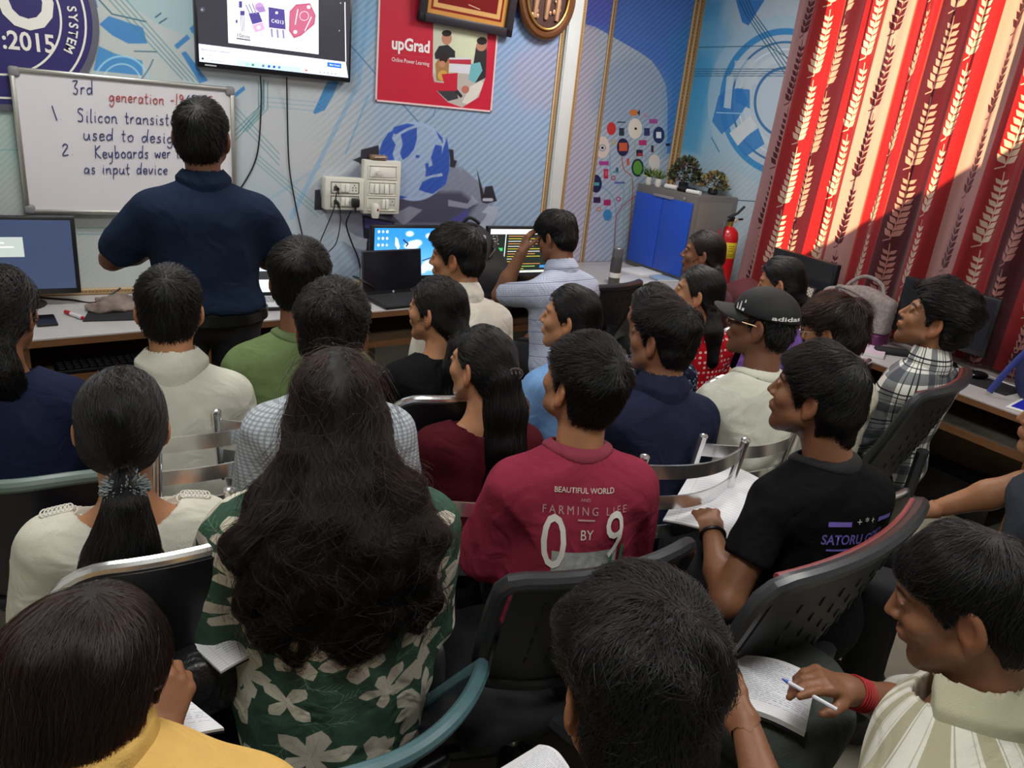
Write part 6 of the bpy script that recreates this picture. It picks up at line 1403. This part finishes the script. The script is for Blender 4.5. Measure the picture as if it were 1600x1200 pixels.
for i in range(n):
    for k in range(4): F.append((i*4+k, ((i+1) % n)*4+k, ((i+1) % n)*4+(k+1) % 4, i*4+(k+1) % 4))
b.raw(V, F).build('belt', mat('belt_black', '#121212', .3), q['R'])
# -- left block
ad('navyL', 'girl in a navy top with dark tied hair at the left edge', (2, 490), 1.08, hb=8, hy=20, hp=-4, lean=6, fem=True, skin=SKIN2, bs=.95, top=dict(c='#1a2038', sleeve=1.4, loose=.02, drape=1.05), hair=dict(style='tied', n=4500, side=.013, top=.016, length=.2, tie=(0, -.11, -.06), tail=[((0, -.11, -.06), .03), ((.0, -.12, -.12), .04), ((.03, -.10, -.2), .035)], tmess=.01, smess=.5))
ad('polo', 'boy in a white polo shirt with short dark hair before the teacher', (265, 486), 1.09, hb=8, hy=2, lean=4, skin=SKIN3, bs=.98, top=dict(c='#d3d2c4', sleeve=.8, loose=.02, collar=dict(h=.022, fl=.026), drape=1., nz=.43), hair=dict(n=5500, top=.02, side=.006, length=.035, mess=.003, swirl=.6), res=.9)
ad('green', 'boy in a green T-shirt with fluffy black hair', (468, 442), 1.14, hb=18, lean=4, skin=SKIN2, top=dict(c='#66794e', sleeve=.85, loose=.02, band='#5c6e46', drape=1.), hair=dict(n=5500, top=.034, side=.009, length=.06, mess=.006), res=.9)
ad('check', 'boy in a small checked grey shirt with wavy black hair', (519, 520), 1.12, hb=20, hp=-4, lean=6, skin=SKIN1, top=dict(mat=gingham, c='#b0b8bc', sleeve=1.8, loose=.018, collar=dict(h=.022, fl=.022)), hair=dict(n=6500, top=.034, side=.010, length=.05, mess=.009, smess=.45, swirl=2.6, lift=(0, .010)), res=.85)
q = ad('whitetop', 'girl in a white top with a long ponytail and grey scrunchie', (192, 668), 1.03, hb=6, hy=4, hp=-6, lean=5, fem=True, skin=SKIN3, bs=.95, res=.8, top=dict(c='#d6d3c4', sleeve=.95, neck=.10, nz=.447, loose=.016, sl_r=.02), hair=dict(style='tied', part=.004, n=8000, side=.013, top=.016, length=.22, tie=(0, -.118, -.06), lift=(0, .004), tmess=.005,
   tail=[((0, -.125, -.06), .02), ((0, -.155, -.10), .032), ((-.005, -.165, -.16), .05), ((-.015, -.175, -.22), .066), ((.015, -.175, -.25), .06)]))
scrunchie(q, (0, -.135, -.066), .034, '#7c8688', 1)
T_ = BVHTree.FromPolygons([Vector(v) for v in q['SV'].tolist()], [tuple(f) for f in q['SF'].tolist()])
for s_ in (-1, 1):
    b = MB()
    for k in range(9):
        o_ = q['tp'](s_*(.105+.0085*k), -.035, .7); h_ = T_.ray_cast(Vector(o_), Vector((0, 0, -1)), .6)
        if h_[0] and h_[0].z > q['tp'](0, 0, .3)[2]: b.tube([np.array(h_[0])+np.array([.007*math.cos(a), .016*math.sin(a), .002]) for a in np.linspace(0, 2*PI, 10, endpoint=False)], .0017, 5, True)
    b.build('lace_trim', mat('lace_white', '#d8d5ca', .8), q['shirt'])
rl = random.Random(21); H_ = []
for n_ in range(24):
    x = -.075+.15*(n_ % 12)/11+rl.uniform(-.006, .006); lay = n_//12; ph, wv = rl.uniform(0, 6.28), rl.uniform(.014, .026); zend = rl.uniform(-.455, -.35)+.5*abs(x)*.6; sp = rl.uniform(1.5, 2.0)+(.3 if x > .02 else .1); t_ = []
    for i_ in range(10):
        f_ = i_/9; z_ = -.02+(zend+.02)*f_; ff = max(0, min((f_-.14)/.3, 1)); xx = x*(.62+(sp-.62)*ff*ff*(3-2*ff)); yy = -.05-.125*min(f_*2.2, 1)**.8*(1-.3*(x/.075)**2)-.028*lay*min(f_*2, 1)
        w_ = wv*min(f_*2.5, 1); t_.append(((xx+w_*math.sin(ph+z_*-52), yy+.7*w_*math.cos(ph*1.7+z_*-46), z_), (.034-.012*min(f_*2, 1))*(1-.65*max(0, f_-.65)/.35)))
    H_.append(t_)
q = ad('floral', 'girl in a green and cream floral shirt with very long wavy hair', (525, 640), 1.12, hb=16, lean=3, fem=True, skin=SKIN3, res=.75, bs=1.08, girth=1.2, top=dict(mat=floral, c='#2c4a34', sleeve=1.7, loose=.032, drape=1.38, sl_r=.036, hem=-.12, fold=.010), arms=dict(L=dict(w=(-.15, .25, .12), pole=(-.5, -.5, -1)), R=dict(w=(.12, .27, .12), pole=(.25, -.6, -1))),
   hair=dict(style='loose', n=16000, side=.016, top=.016, length=.26, curl=.55, tails=H_, tmess=.006, smess=.18, lift=(0, .010), line=LINE_LOOSE, part=.0, col='hair_wavy', fly=1800, rad=.00055))
b = MB(); c0 = q['HC']+np.array([.0, -.148, -.115]); b.box(c0, (.018, .014, .05), .004, rot=Matrix.Rotation(.25, 4, 'Y')); b.sph(c0+np.array([.018, -.006, .0]), .011, 10); b.build('hair_clip', mat('clip_dark', '#2a2220', .2), q['hair'])
# -- middle block
ad('white8', 'boy in a cream shirt looking aside at the black laptop', (712, 404), 1.13, hb=-12, hy=-34, hp=-6, lean=12, skin=SKIN1, face=1, eyes=True, top=dict(c='#cdc8bb', sleeve=1.8, loose=.018, collar=dict(h=.03, fl=.016)), hair=dict(n=4500, top=.03, side=.013, mess=.005, extra=[((0, .07, .085), (0, .03, .1), .03, .035)]))
ad('desk9', 'boy in a pale printed shirt leaning on the desk with a hand on his forehead', (868, 372), 1.12, hb=-8, hy=-14, hp=-18, lean=14, skin=SKIN2, girth=1.1, top=dict(mat=paleprint, c='#b0b4c4', sleeve=.9, loose=.02, collar=dict(h=.024, fl=.02)), hair=dict(n=4500, top=.03, side=.013, mess=.006),
   arms=dict(L=dict(w=(-.13, .26, .50), pole=(-.25, .3, -1), hd=(.35, .1, .9), pn=(.9, -.3, -.2), curl=.5), R=dict(w=(.2, .36, .20), pole=(1, -.2, -.5))), hand_res=.005)
q = ad('black10', 'girl in black with a thick wavy ponytail and maroon scrunchie', (682, 487), 1.03, hb=8, hy=-42, lean=6, fem=True, skin=SKIN3, face=1, eyes=True, bs=.95, top=dict(c='#121214', sleeve=1.5, loose=.02), hair=dict(style='tied', n=6500, side=.012, top=.014, length=.3, tie=(.0, -.115, -.045), lift=(0, .006), smess=.35, curl=.4, tmess=.012, tail=[((.05, -.09, -.045), .03), ((.055, -.12, -.09), .04), ((.05, -.135, -.17), .06), ((.035, -.14, -.26), .06), ((.03, -.14, -.32), .04)]))
scrunchie(q, (.055, -.105, -.06), .03, '#5a1c28')
q = ad('maroon11', 'girl in a maroon top with straight hair half up in a clip', (752, 574), 1.0, hb=14, hy=-36, lean=5, fem=True, skin=SKIN3, face=1, bs=.92, top=dict(c='#47101a', sleeve=1.3, neck=.082), hair=dict(style='tied', n=6500, side=.01, top=.014, length=.3, tie=(0, -.10, .01), line=LINE_TIED, lift=(0, .004), smess=.15, tmess=.004, tail=[((.04, -.085, -.01), .045), ((.05, -.10, -.10), .055), ((.05, -.125, -.2), .055), ((.045, -.135, -.30), .05), ((.04, -.135, -.38), .03)]))
b = MB(); c0 = q['HC']+np.array([.065, -.105, .02])
b.tube([c0+np.array([.022*math.cos(a), -.008, .016*math.sin(a)]) for a in np.linspace(0, 2*PI, 20, endpoint=False)], .003, 6, True)
for k in (-1, 0, 1): b.tube([c0+np.array([k*.01, .0, .016]), c0+np.array([k*.012, -.018, .004]), c0+np.array([k*.01, -.004, -.02])], .0025, 6)
b.build('hair_clip', mat('clip_grey', '#6a6468', .2, .5), q['hair'])
ad('blue12', 'girl in a light blue top with her hair in a low bun', (890, 499), 1.03, hb=2, hy=-42, lean=8, fem=True, skin=SKIN3, face=1, bs=.9, top=dict(c='#7aa4d6', sleeve=1.3, loose=.018), hair=dict(style='tied', n=5500, side=.012, top=.014, length=.16, tie=(0, -.12, -.06), lift=(0, .004), tail=[((.06, -.085, -.06), .028), ((.07, -.095, -.075), .032)], smess=.15))
ad('hid13', 'girl in dark flowered clothes half hidden behind the boy in navy', (1018, 494), 1.03, hb=12, hy=-14, lean=8, fem=True, skin=SKIN2, bs=.9, top=dict(mat=darkfloral, c='#1a2030', sleeve=1.4, loose=.02), hair=dict(style='tied', n=3500, side=.012, top=.015, length=.2, tie=(0, -.11, -.05), tail=[((0, -.11, -.05), .025), ((0, -.14, -.12), .035), ((0, -.15, -.22), .03)]))
p14 = ad('maroonB', 'boy in a maroon T-shirt with big white numerals on the back', (908, 604), 1.11, hb=19, hy=-28, hp=14, lean=3, bs=.93, skin=SKIN1, res=.75, face=1, top=dict(c='#8a2c40', sleeve=.98, loose=.024, drape=1.08, band='#7c2638', sl_r=.024, fold=.009), hair=dict(n=9000, top=.028, side=.008, length=.045, mess=.004, swirl=.7))
ad('navyB', 'boy in a dark navy shirt sitting in front of the maroon T-shirt boy', (1033, 532), 1.09, hb=12, hy=-30, lean=6, skin=SKIN2, face=1, eyes=True, top=dict(c='#20243a', sleeve=1.7, loose=.02, collar=dict(h=.024, fl=.02)), hair=dict(n=5500, top=.032, side=.009, length=.055, mess=.007, swirl=1.4))
# -- right block
ad('red16', 'girl in a red dress with white tie-dye dots', (1090, 460), 1.04, hb=2, hy=-40, hp=2, lean=6, fem=True, skin=SKIN3, face=1, eyes=True, bs=.92, top=dict(mat=bandhani, c='#a81820', sleeve=1.3, loose=.018), hair=dict(style='tied', n=5000, side=.011, top=.014, length=.2, tie=(0, -.11, -.06), tail=[((0, -.11, -.06), .025), ((0, -.13, -.13), .035), ((0, -.15, -.25), .03)], lift=(0, .003), smess=.12))
ad('up17', 'girl facing left behind the girl in the red dress', (1098, 398), 1.10, hb=-4, hy=-34, lean=5, fem=True, skin=SKIN2, face=1, eyes=True, bs=.9, top=dict(c='#5f4048', sleeve=1.3), hair=dict(style='tied', n=4000, side=.011, top=.014, length=.18, tie=(0, -.11, -.06), tail=[((0, -.11, -.06), .025), ((0, -.13, -.12), .03), ((0, -.14, -.2), .025)], lift=(0, .003), smess=.12, col='hair_brown'))
p18 = ad('cap18', 'boy in a white T-shirt with a black cap and glasses', (1188, 508), 1.13, hb=14, hy=-42, hp=4, lean=5, skin=SKIN4, face=1, eyes=True, top=dict(c='#cfcfc0', sleeve=.9, loose=.02, drape=1., band='#c6c6b6'), hair=dict(n=2500, top=.006, side=.008, length=.03, line=[(0, .2), (50, .2), (66, .03), (77, -.03), (85, -.005), (91, .03), (104, .032), (112, -.005), (125, -.05), (145, -.078), (180, -.088)]))
glasses(p18)
q = ad('purp19', 'girl in purple with a long braid bending down by the window', (1220, 444), 1.08, hb=-6, hy=-22, hp=-16, lean=9, fem=True, skin=SKIN3, bs=.88, top=dict(c='#8663b8', sleeve=.9, neck=.09), hair=dict(style='tied', n=4500, side=.011, top=.014, length=.12, tie=(0, -.115, -.04), lift=(0, .003), smess=.12, tmess=.002, tail=[((.03, -.10, -.05), .02)]+[((.035+.012*(-1)**k, -.125-.008*k, -.065-.022*k), .021-.0008*k) for k in range(10)]))
p20 = ad('glas20', 'boy with glasses and greyish brown hair in a cream shirt', (1300, 520), 1.07, hb=4, hy=-22, hp=-12, lean=8, skin=SKIN1, face=1, eyes=True, beard=.4, top=dict(c='#cbc6b0', sleeve=.95, loose=.02, collar=dict(h=.024, fl=.02)), hair=dict(n=6000, top=.035, side=.016, length=.06, mess=.008, swirl=1.8, col='hair_grey', lift=(0, .014), line=LINE_BOWL)); glasses(p20, '#c8c0b0')
p21 = ad('plaid21', 'boy in a black and white plaid shirt with swept back hair looking up', (1458, 502), 1.11, hs=1.04, hb=-2, hy=-28, hp=14, lean=-3, skin=SKIN1, face=2, eyes=True, beard=.75, top=dict(mat=plaid, c='#c0c0b8', sleeve=1.8, loose=.02, collar=dict(h=.03, fl=.024)), hair=dict(n=7500, top=.045, side=.018, length=.075, mess=.007, comb=(0, -.8, .0), whorl=(0, .09, .03), extra=[((0, .075, .095), (0, .02, .115), .03, .04), ((0, -.08, .06), (0, -.09, .0), .04, .035)], lift=(0, .012)))
p22 = ad('blackT', 'boy in a black T-shirt with purple lettering writing in a ruled notebook', (1272, 618), 1.13, hb=12, hy=-36, hp=2, lean=5, bs=.88, hx=-.055, skin=SKIN2, face=2, eyes=True, beard=.7, res=.8, top=dict(c='#0e0e10', sleeve=.60, loose=.018, band='#0c0c0e', sl_r=.014), hair=dict(n=8000, top=.026, side=.018, length=.08, mess=.006, style='short', line=[(0, .078), (40, .07), (56, .04), (68, .0), (77, -.03), (85, -.005), (91, .02), (104, .022), (112, -.03), (125, -.09), (145, -.115), (180, -.12)], extra=[((0, -.075, -.02), (0, -.085, -.085), .04, .032)]),
   arms=dict(L=dict(wpx=(1112, 830, .71), pole=(-.5, -.75, -.6), hd=(.3, .85, .1), pn=(.1, .0, -1), curl=.35, spread=1.15)), hand_res=.0042)
band_on(p22, 'L', .93, mat('wristband_black', '#141214', .4), 'wristband', .031, .005)
# -- front row, nearest the camera
p23 = ad('botL', 'boy in a yellow shirt with straight brown hair writing, bottom left', (130, 1088), 1.05, hs=.9, hb=22, hy=12, hp=-24, lean=6, bs=1.05, hup=.505, neckf=.005, skin=SKIN2, res=.75, top=dict(c='#caa45c', sleeve=1.3, loose=.022, drape=1., sl_r=.03, collar=dict(h=.02, fl=.02)), hair=dict(style='bowl', n=13000, top=.026, side=.021, length=.11, mess=.004, col='hair_brown', smess=.18, swirl=.5, lift=(0, .005), whorl=(0, -.02, .12), comb=(0, .05, -.3)),
   arms=dict(R=dict(wpx=(245, 1160, .80), pole=(1, -.5, -.6), hd=(.1, .6, .5), pn=(-.6, .2, -.7), curl=.9)), hand_res=.0042)
p24 = ad('botM', 'boy with thick wavy black hair seen from above at the bottom centre', (992, 1082), 1.11, hb=24, hy=-4, hp=-14, lean=11, skin=SKIN1, res=.75, trousers='#5c6a7a', top=dict(c='#23282e', sleeve=.9, loose=.02, collar=dict(h=.02, fl=.02)), hair=dict(n=16000, top=.034, side=.010, length=.045, mess=.010, smess=.4, swirl=3.2, lift=(0, .008), line=LINE_SHORT, whorl=(.02, -.06, .105)))
p25 = ad('stripe', 'boy in a beige and white striped shirt holding a pen over his notebook', (1506, 944), 1.10, hs=.92, hb=-18, hy=-10, hp=-20, lean=8, skin=SKIN2, res=.75, face=2, eyes=True, beard=.5, top=dict(mat=stripe_m, c='#c8c4ac', sleeve=1.05, loose=.026, sl_r=.03, collar=dict(h=.022, fl=.022, hem=.006, c='#b3b095'), fold=.009), trousers='#3c4440', hair=dict(style='bowl', n=11000, top=.013, side=.011, length=.07, mess=.005, smess=.25, lift=(0, .006), whorl=(0, -.05, .11), col='hair_black'),
   arms=dict(R=dict(wpx=(1325, 1078, .78), pole=(1, -.6, -.6), hd=None, pn=(-.3, .3, -.8), curl=[.25, .5, .7, .8]), L=dict(wpx=(1166, 1135, .74), pole=(-.9, -.6, -.8), hd=(.1, .9, .25), pn=(.8, .3, -.3), curl=.55)), hand_res=.004)
band_on(p25, 'R', .80, mat('thread_red', '#a81c24', .7), 'wrist_thread', .0295, .0018, 5, True)
p26 = ad('edge26', 'person in black trousers whose forearms reach in at the right edge', (1668, 660), 1.10, hb=-24, hy=-10, lean=8, skin=SKIN1, trousers='#101014', top=dict(c='#3a3f48', sleeve=.9), hair=dict(n=2500, top=.025), arms=dict(L=dict(wpx=(1464, 795, .74), pole=(-.4, -.9, .5), curl=.6), R=dict(wpx=(1640, 735, .62), pole=(.6, -.3, -.8), curl=.6)), hand_res=.005)
# ---- cap
def capsd(P):
    Q = (P-np.asarray(p18['HC'], np.float32))@np.asarray(p18['RH'], np.float32); d = ell(Q, (0, -.010, .040), (.088, .106, .088)); d = np.maximum(d, .038-.25*(Q[:, 1]+.02)*0-Q[:, 2]-.0*Q[:, 1]); return d
HC = p18['HC']; V, F = snets(capsd, lines(HC[0]-.14, HC[0]+.14, .0055), lines(HC[1]-.14, HC[1]+.14, .0055), lines(HC[2]-.05, HC[2]+.16, .0055)); capm = mat('cap_black', '#101011', .75, bump=.2, bscale=400)
cap_o = link('cap', mesh_np(relax(V, F, 1), F, True), capm, p18['R']); b = MB()
b.sheet(lambda u, v: hpt(p18, ((2*u-1)*.082, .075*math.sqrt(max(1-(2*u-1)**2*.8, 0))+(.02+.075*math.sqrt(max(1-(2*u-1)**2, 0)))*v, .045-.012*v-.022*(2*u-1)**2)), 18, 6, .004, thdir=p18['RH']@np.array([0, 0, 1.])); b.build('visor', capm, cap_o)
b = MB(); b.sph(hpt(p18, (0, -.01, .129)), .007, 8); b.build('button', capm, cap_o)
wht = mat('print_white', '#d8d8d4', .7)
bvhc = BVHTree.FromPolygons([Vector(v) for v in V.tolist()], [tuple(f) for f in F.tolist()])
def on_cap(me_or_polys, f):
    bm = bmesh.new()
    if isinstance(me_or_polys, list):
        for pl in me_or_polys: bm.faces.new([bm.verts.new((x, y, 0)) for x, y in pl])
    else: bm.from_mesh(me_or_polys)
    bmesh.ops.triangulate(bm, faces=bm.faces[:])
    for v in bm.verts:
        q = f(v.co.x, v.co.y); h = bvhc.ray_cast(Vector(hpt(p18, q*2.2)), Vector(p18['RH']@(-q)), .3); v.co = h[0]-Vector(p18['RH']@(-q)).normalized()*.0015 if h[0] else Vector(hpt(p18, q))
    me = bpy.data.meshes.new('p'); bm.to_mesh(me); bm.free(); link('print', me, wht, cap_o)
def sidept(x, y):   # left side of the cap: x towards the back, y up
    a = rad(118+x*55); return np.array([-.1*math.sin(a), .11*math.cos(a)-.0, .056+.045*y])
me = text_mesh('adidas', 1, .02); xs = [v.co.x for v in me.vertices]; sc_c = 1/(max(xs)-min(xs))
on_cap(me, lambda x, y: sidept(-.05+(x-min(xs))*sc_c*1.0, -.15+y*sc_c*1.1))
def frontpt(x, y): a = rad(52+x*26); return np.array([-.09*math.sin(a), .11*math.cos(a), .075+.05*y])
on_cap([[(-.5+k*.34, -.5), (-.28+k*.34, -.5), (-.5+k*.34-.1+.1, -.5+.45+.25*k), (-.72+k*.34+.1, -.5+.45+.25*k)] for k in range(3)], frontpt)
# ---- prints on the shirts
pr_c, pr_d, pr_g = mat('print_cream', '#c9bdb0', .8), mat('print_dull', '#b08a8a', .8), mat('print_grey', '#9a9c9a', .85, noise=.3, nscale=60)
DZT = .075
decal(p14, 'BEAUTIFUL WORLD', -.075, .065, .298+DZT, pr_c, bold=.01, ratio=1.1); decal(p14, 'AND', -.015, .008, .280+DZT, pr_d); decal(p14, 'FARMING LIFE', -.10, .10, .25+DZT, pr_d, ratio=1.2, spacing=1.5)
rct = lambda a, b, c_, d: [(a, b+DZT), (c_, b+DZT), (c_, d+DZT), (a, d+DZT)]
decal(p14, None, 0, 0, 0, pr_d, polys=[rct(-.02, .237, .02, .241)]); decal(p14, 'BY', -.012, .018, .195+DZT, pr_c, ratio=1.2)
decal(p14, None, 0, 0, 0, pr_g, polys=[rct(-.075, .09, .085, .165)], off=.002); decal(p14, None, 0, 0, 0, mat('print_green', '#3a6a4a', .85), polys=[rct(.095, .10, .105, .17), rct(.065, .12, .075, .165)], off=.0025)
wh = mat('print_white2', '#d9d3cc', .8); decal(p14, '0', -.10, -.045, .125+DZT, wh, ratio=1.45, bold=.0, off=.004); decal(p14, '9', .048, .095, .145+DZT, wh, ratio=1.5, bold=.0, off=.004)
pur = mat('print_purple', '#7a68c4', .8); PZ = .085
decal(p22, 'SATORU GOJO', -.075, .115, .20+PZ, pur, bold=.02, ratio=1.25); rct = lambda a, b, c_, d: [(a, b+PZ), (c_, b+PZ), (c_, d+PZ), (a, d+PZ)]
decal(p22, None, 0, 0, 0, pur, polys=[rct(*q) for q in ((-.065, .245, -.005, .257), (.085, .245, .135, .257), (-.06, .183, .015, .188), (.075, .183, .14, .188), (-.085, .135, -.015, .15), (-.055, .08, -.04, .135), (.09, .10, .135, .175))]); decal(p22, '+ * +', .01, .065, .247+PZ, wh)
pg = PE['green']; rr = random.Random(6)
decal(pg, None, 0, 0, 0, wh, polys=[[(-.06, .10), (-.02, .10), (-.02, .22), (-.06, .22)], [(-.01, .10), (.03, .10), (.03, .19), (-.01, .19)]]+[[(x-.003, z-.003), (x+.003, z-.003), (x+.003, z+.003), (x-.003, z+.003)] for x, z in [(rr.uniform(-.09, .07), rr.uniform(.1, .26)) for _ in range(46)]])
# ================================================================== who sits on what
mkchair(SHELL, PE['navyL'], 'dark shell chair with a grey green rim at the left edge', dh=.05, dx=.06, col='#5f7068')
mkchair(SLAT, PE['polo'], 'chrome slat chair under the boy in the white polo', hd=-12, dx=.07, dh=.04)
mkchair(SLAT, PE['green'], 'chrome slat chair under the boy in the green T-shirt'); mkchair(SLAT, PE['check'], 'chrome slat chair under the boy in the checked shirt')
mkchair(RIM, (.175, 1.655, -5), 'chrome rimmed black chair behind the girl with the grey scrunchie', w=.48, seat=.39, dh=.05)
mkchair(SHELL, (.38, 1.25, -10), 'dark shell chair with a teal rim behind the floral shirt', col='#4a6a70', seat=.395, dh=-.06)
mkchair(OFFICE, PE['white8'], 'black office chair of the boy in cream facing the black laptop', dh=-.10); mkchair(OFFICE, (2.49, 3.33, -12), 'tall black mesh office chair beside the boy leaning on the desk', arms=False, w=.44, bh=.40, seat=.40)
mkchair(RIM, PE['black10'], 'chrome rimmed black chair under the girl with the maroon scrunchie', dh=.07, dx=-.02); mkchair(SLAT, PE['maroon11'], 'chrome slat chair under the girl with the hair clip')
mkchair(RIM, PE['blue12'], 'chrome rimmed black chair under the girl in light blue', w=.42); mkchair(RIM, PE['hid13'], 'chrome rimmed chair under the girl in dark flowered clothes', w=.42)
mkchair(OFFICE, PE['maroonB'], 'large black slotted office chair behind the maroon T-shirt', hd=4, dx=-.09)
mkchair(SLAT, PE['navyB'], 'chrome slat chair under the boy in dark navy', hd=2, dh=.05, dx=-.10, w=.36); mkchair(RIM, PE['red16'], 'chrome rimmed black chair under the girl in red', w=.44); mkchair(RIM, PE['up17'], 'black chair hidden behind the girl in red', w=.42)
mkchair(SLAT, (1.84, 1.68, 10), 'chrome slat chair under the boy with the black cap', seat=.40, w=.34, dh=.0); mkchair(RIM, PE['purp19'], 'black chair under the girl with the braid', w=.42); mkchair(RIM, PE['glas20'], 'black chair under the boy with greyish hair', w=.34, dh=-.22)
mkchair(OFFICE, (2.64, 1.66, -14), 'black office chair with a painted reddish sheen along its top under the plaid shirt boy', red=True, arms=False, w=.56, bh=.45, seat=.40); mkchair(OFFICE, (1.34, 1.07, -9), 'black office chair with a painted reddish sheen along its top behind the purple lettering', red=True, w=.66, bh=.46, seat=.40)
mkchair(RIM, PE['botL'], 'black chair under the boy in yellow, mostly out of view'); mkchair(RIM, PE['botM'], 'black chair under the boy with wavy hair at the bottom'); mkchair(RIM, PE['stripe'], 'black chair under the boy in the striped shirt'); mkchair(RIM, PE['edge26'], 'black chair at the right edge under the person in black trousers')
# ================================================================== notebooks and bags in laps
def pad(corners, label, m, name='notebook', bulge=.015, th=.006, cover='#1a1a1e', edgev=0., extra=None):
    """corners = [(px, py, z)] far-left, far-right, near-right, near-left"""
    A, B, C_, D = [atz(*q) for q in corners]; t = empty(name, (A+B+C_+D)/4-np.array([0, 0, .02]), 0, label, 'notebook'); o0 = (A+B+C_+D)/4-np.array([0, 0, .02])
    f = lambda u, v: (D*(1-u)+C_*u)*(1-v)+(A*(1-u)+B*u)*v-o0+np.array([0, 0, bulge*math.sin(PI*u)*(.6+.4*v)])
    nu, nv = 14, 14; V = [f(i/nu, j/nv)+np.array([0, 0, .001]) for i in range(nu+1) for j in range(nv+1)]; uv = [(i/nu, j/nv) for i in range(nu+1) for j in range(nv+1)]; W = nv+1
    F = [(i*W+j, (i+1)*W+j, (i+1)*W+j+1, i*W+j+1) for i in range(nu) for j in range(nv)]
    link('page', mesh_np(V, np.array(F), True, uv=uv), m, t)
    MB().sheet(lambda u, v: f(u, v)-np.array([0, 0, th*.7]), 12, 12, th*.7, thdir=(0, 0, 1)).build('pages', pap, t); MB().sheet(lambda u, v: f(u, v)-np.array([0, 0, th+.003]), 12, 12, .0025, thdir=(0, 0, 1)).build('cover', mat('cv'+cover[1:], cover, .5), t); return t
pad([(1088, 724, .74), (1190, 750, .74), (1172, 856, .70), (1036, 812, .70)], 'open ruled notebook under the hand of the boy in the black T-shirt', ruled, bulge=.02)
pad([(262, 972, .66), (345, 945, .66), (440, 1010, .66), (345, 1050, .66)], 'open written notebook on the lap of the girl in the floral shirt', written)
pad([(640, 660, .66), (672, 668, .66), (660, 712, .66), (630, 708, .66)], 'white paper pad in front of the boy in the checked shirt', written, th=.003)
pad([(20, 1110, .70), (268, 1072, .72), (350, 1138, .72), (60, 1235, .70)], 'open written notebook in front of the boy in yellow', written, bulge=.03)
pad([(842, 1164, .66), (890, 1200, .66), (845, 1260, .66), (775, 1205, .66)], 'small written pad on the denim knee at the bottom', written)
q = pad([(1132, 1026, .72), (1276, 1058, .74), (1258, 1145, .70), (1120, 1098, .70)], 'open notebook with a black cover on the lap of the boy in stripes', written, bulge=.02, th=.014)
cA, cB, cC, cD = [atz(*c_)-np.array(q.location) for c_ in ((1172, 1108, .690), (1262, 1146, .685), (1252, 1188, .63), (1182, 1168, .63))]
MB().sheet(lambda u, v: (cA*(1-u)+cB*u)*(1-v)+(cD*(1-u)+cC*u)*v+np.array([0, 0, .012*math.sin(v*PI)]), 10, 8, .002, thdir=(0, 0, 1)).build('back_cover', mat('cv1a1a1e', '#1a1a1e', .5), q)
bagg = mat('bag_olive', '#3c423c', .85, noise=.15, bump=.4, bscale=260, fold=.5)
g0 = atz(1215, 1100, .615); blob('backpack', lambda P: smax(ell(P, (0, 0, 0), (.20, .15, .10))+.012*wob(P, 16), P[:, 2]-.075, .02), (-.26, -.2, -.14), (.26, .2, .14), .009, bagg, 'olive grey backpack on the lap under the striped shirt boy notebook', 'backpack', g0, rad(20))
g0 = atz(318, 1040, .58); blob('hand_bag', lambda P: ell(P, (0, 0, 0), (.14, .10, .09))+.012*wob(P, 18), (-.2, -.15, -.13), (.2, .15, .13), .008, mat('bag_leather', '#131315', .4, bump=.3, bscale=200, fold=.6), 'black handbag beside the girl in the floral shirt', 'bag', g0, rad(30))
pw = p25['toW'](p25['J']['R']['wr']); pd = atz(1205, 1012, .80); hd = pd-pw; hd /= np.linalg.norm(hd)
tip = p25['toW'](p25['J']['R']['ch'][0][0][3]); t = empty('pen', tip, 0, 'blue tipped ballpoint pen in the hand above the notebook', 'pen')
MB().cyl(hd*.035, -hd*.05, .0036).build('barrel', mat('pen_white', '#c8ccd4', .25), t); MB().cyl(hd*.035, hd*.046, .0036, .0015).build('tip', mat('pen_blue', '#2858b0', .3), t)
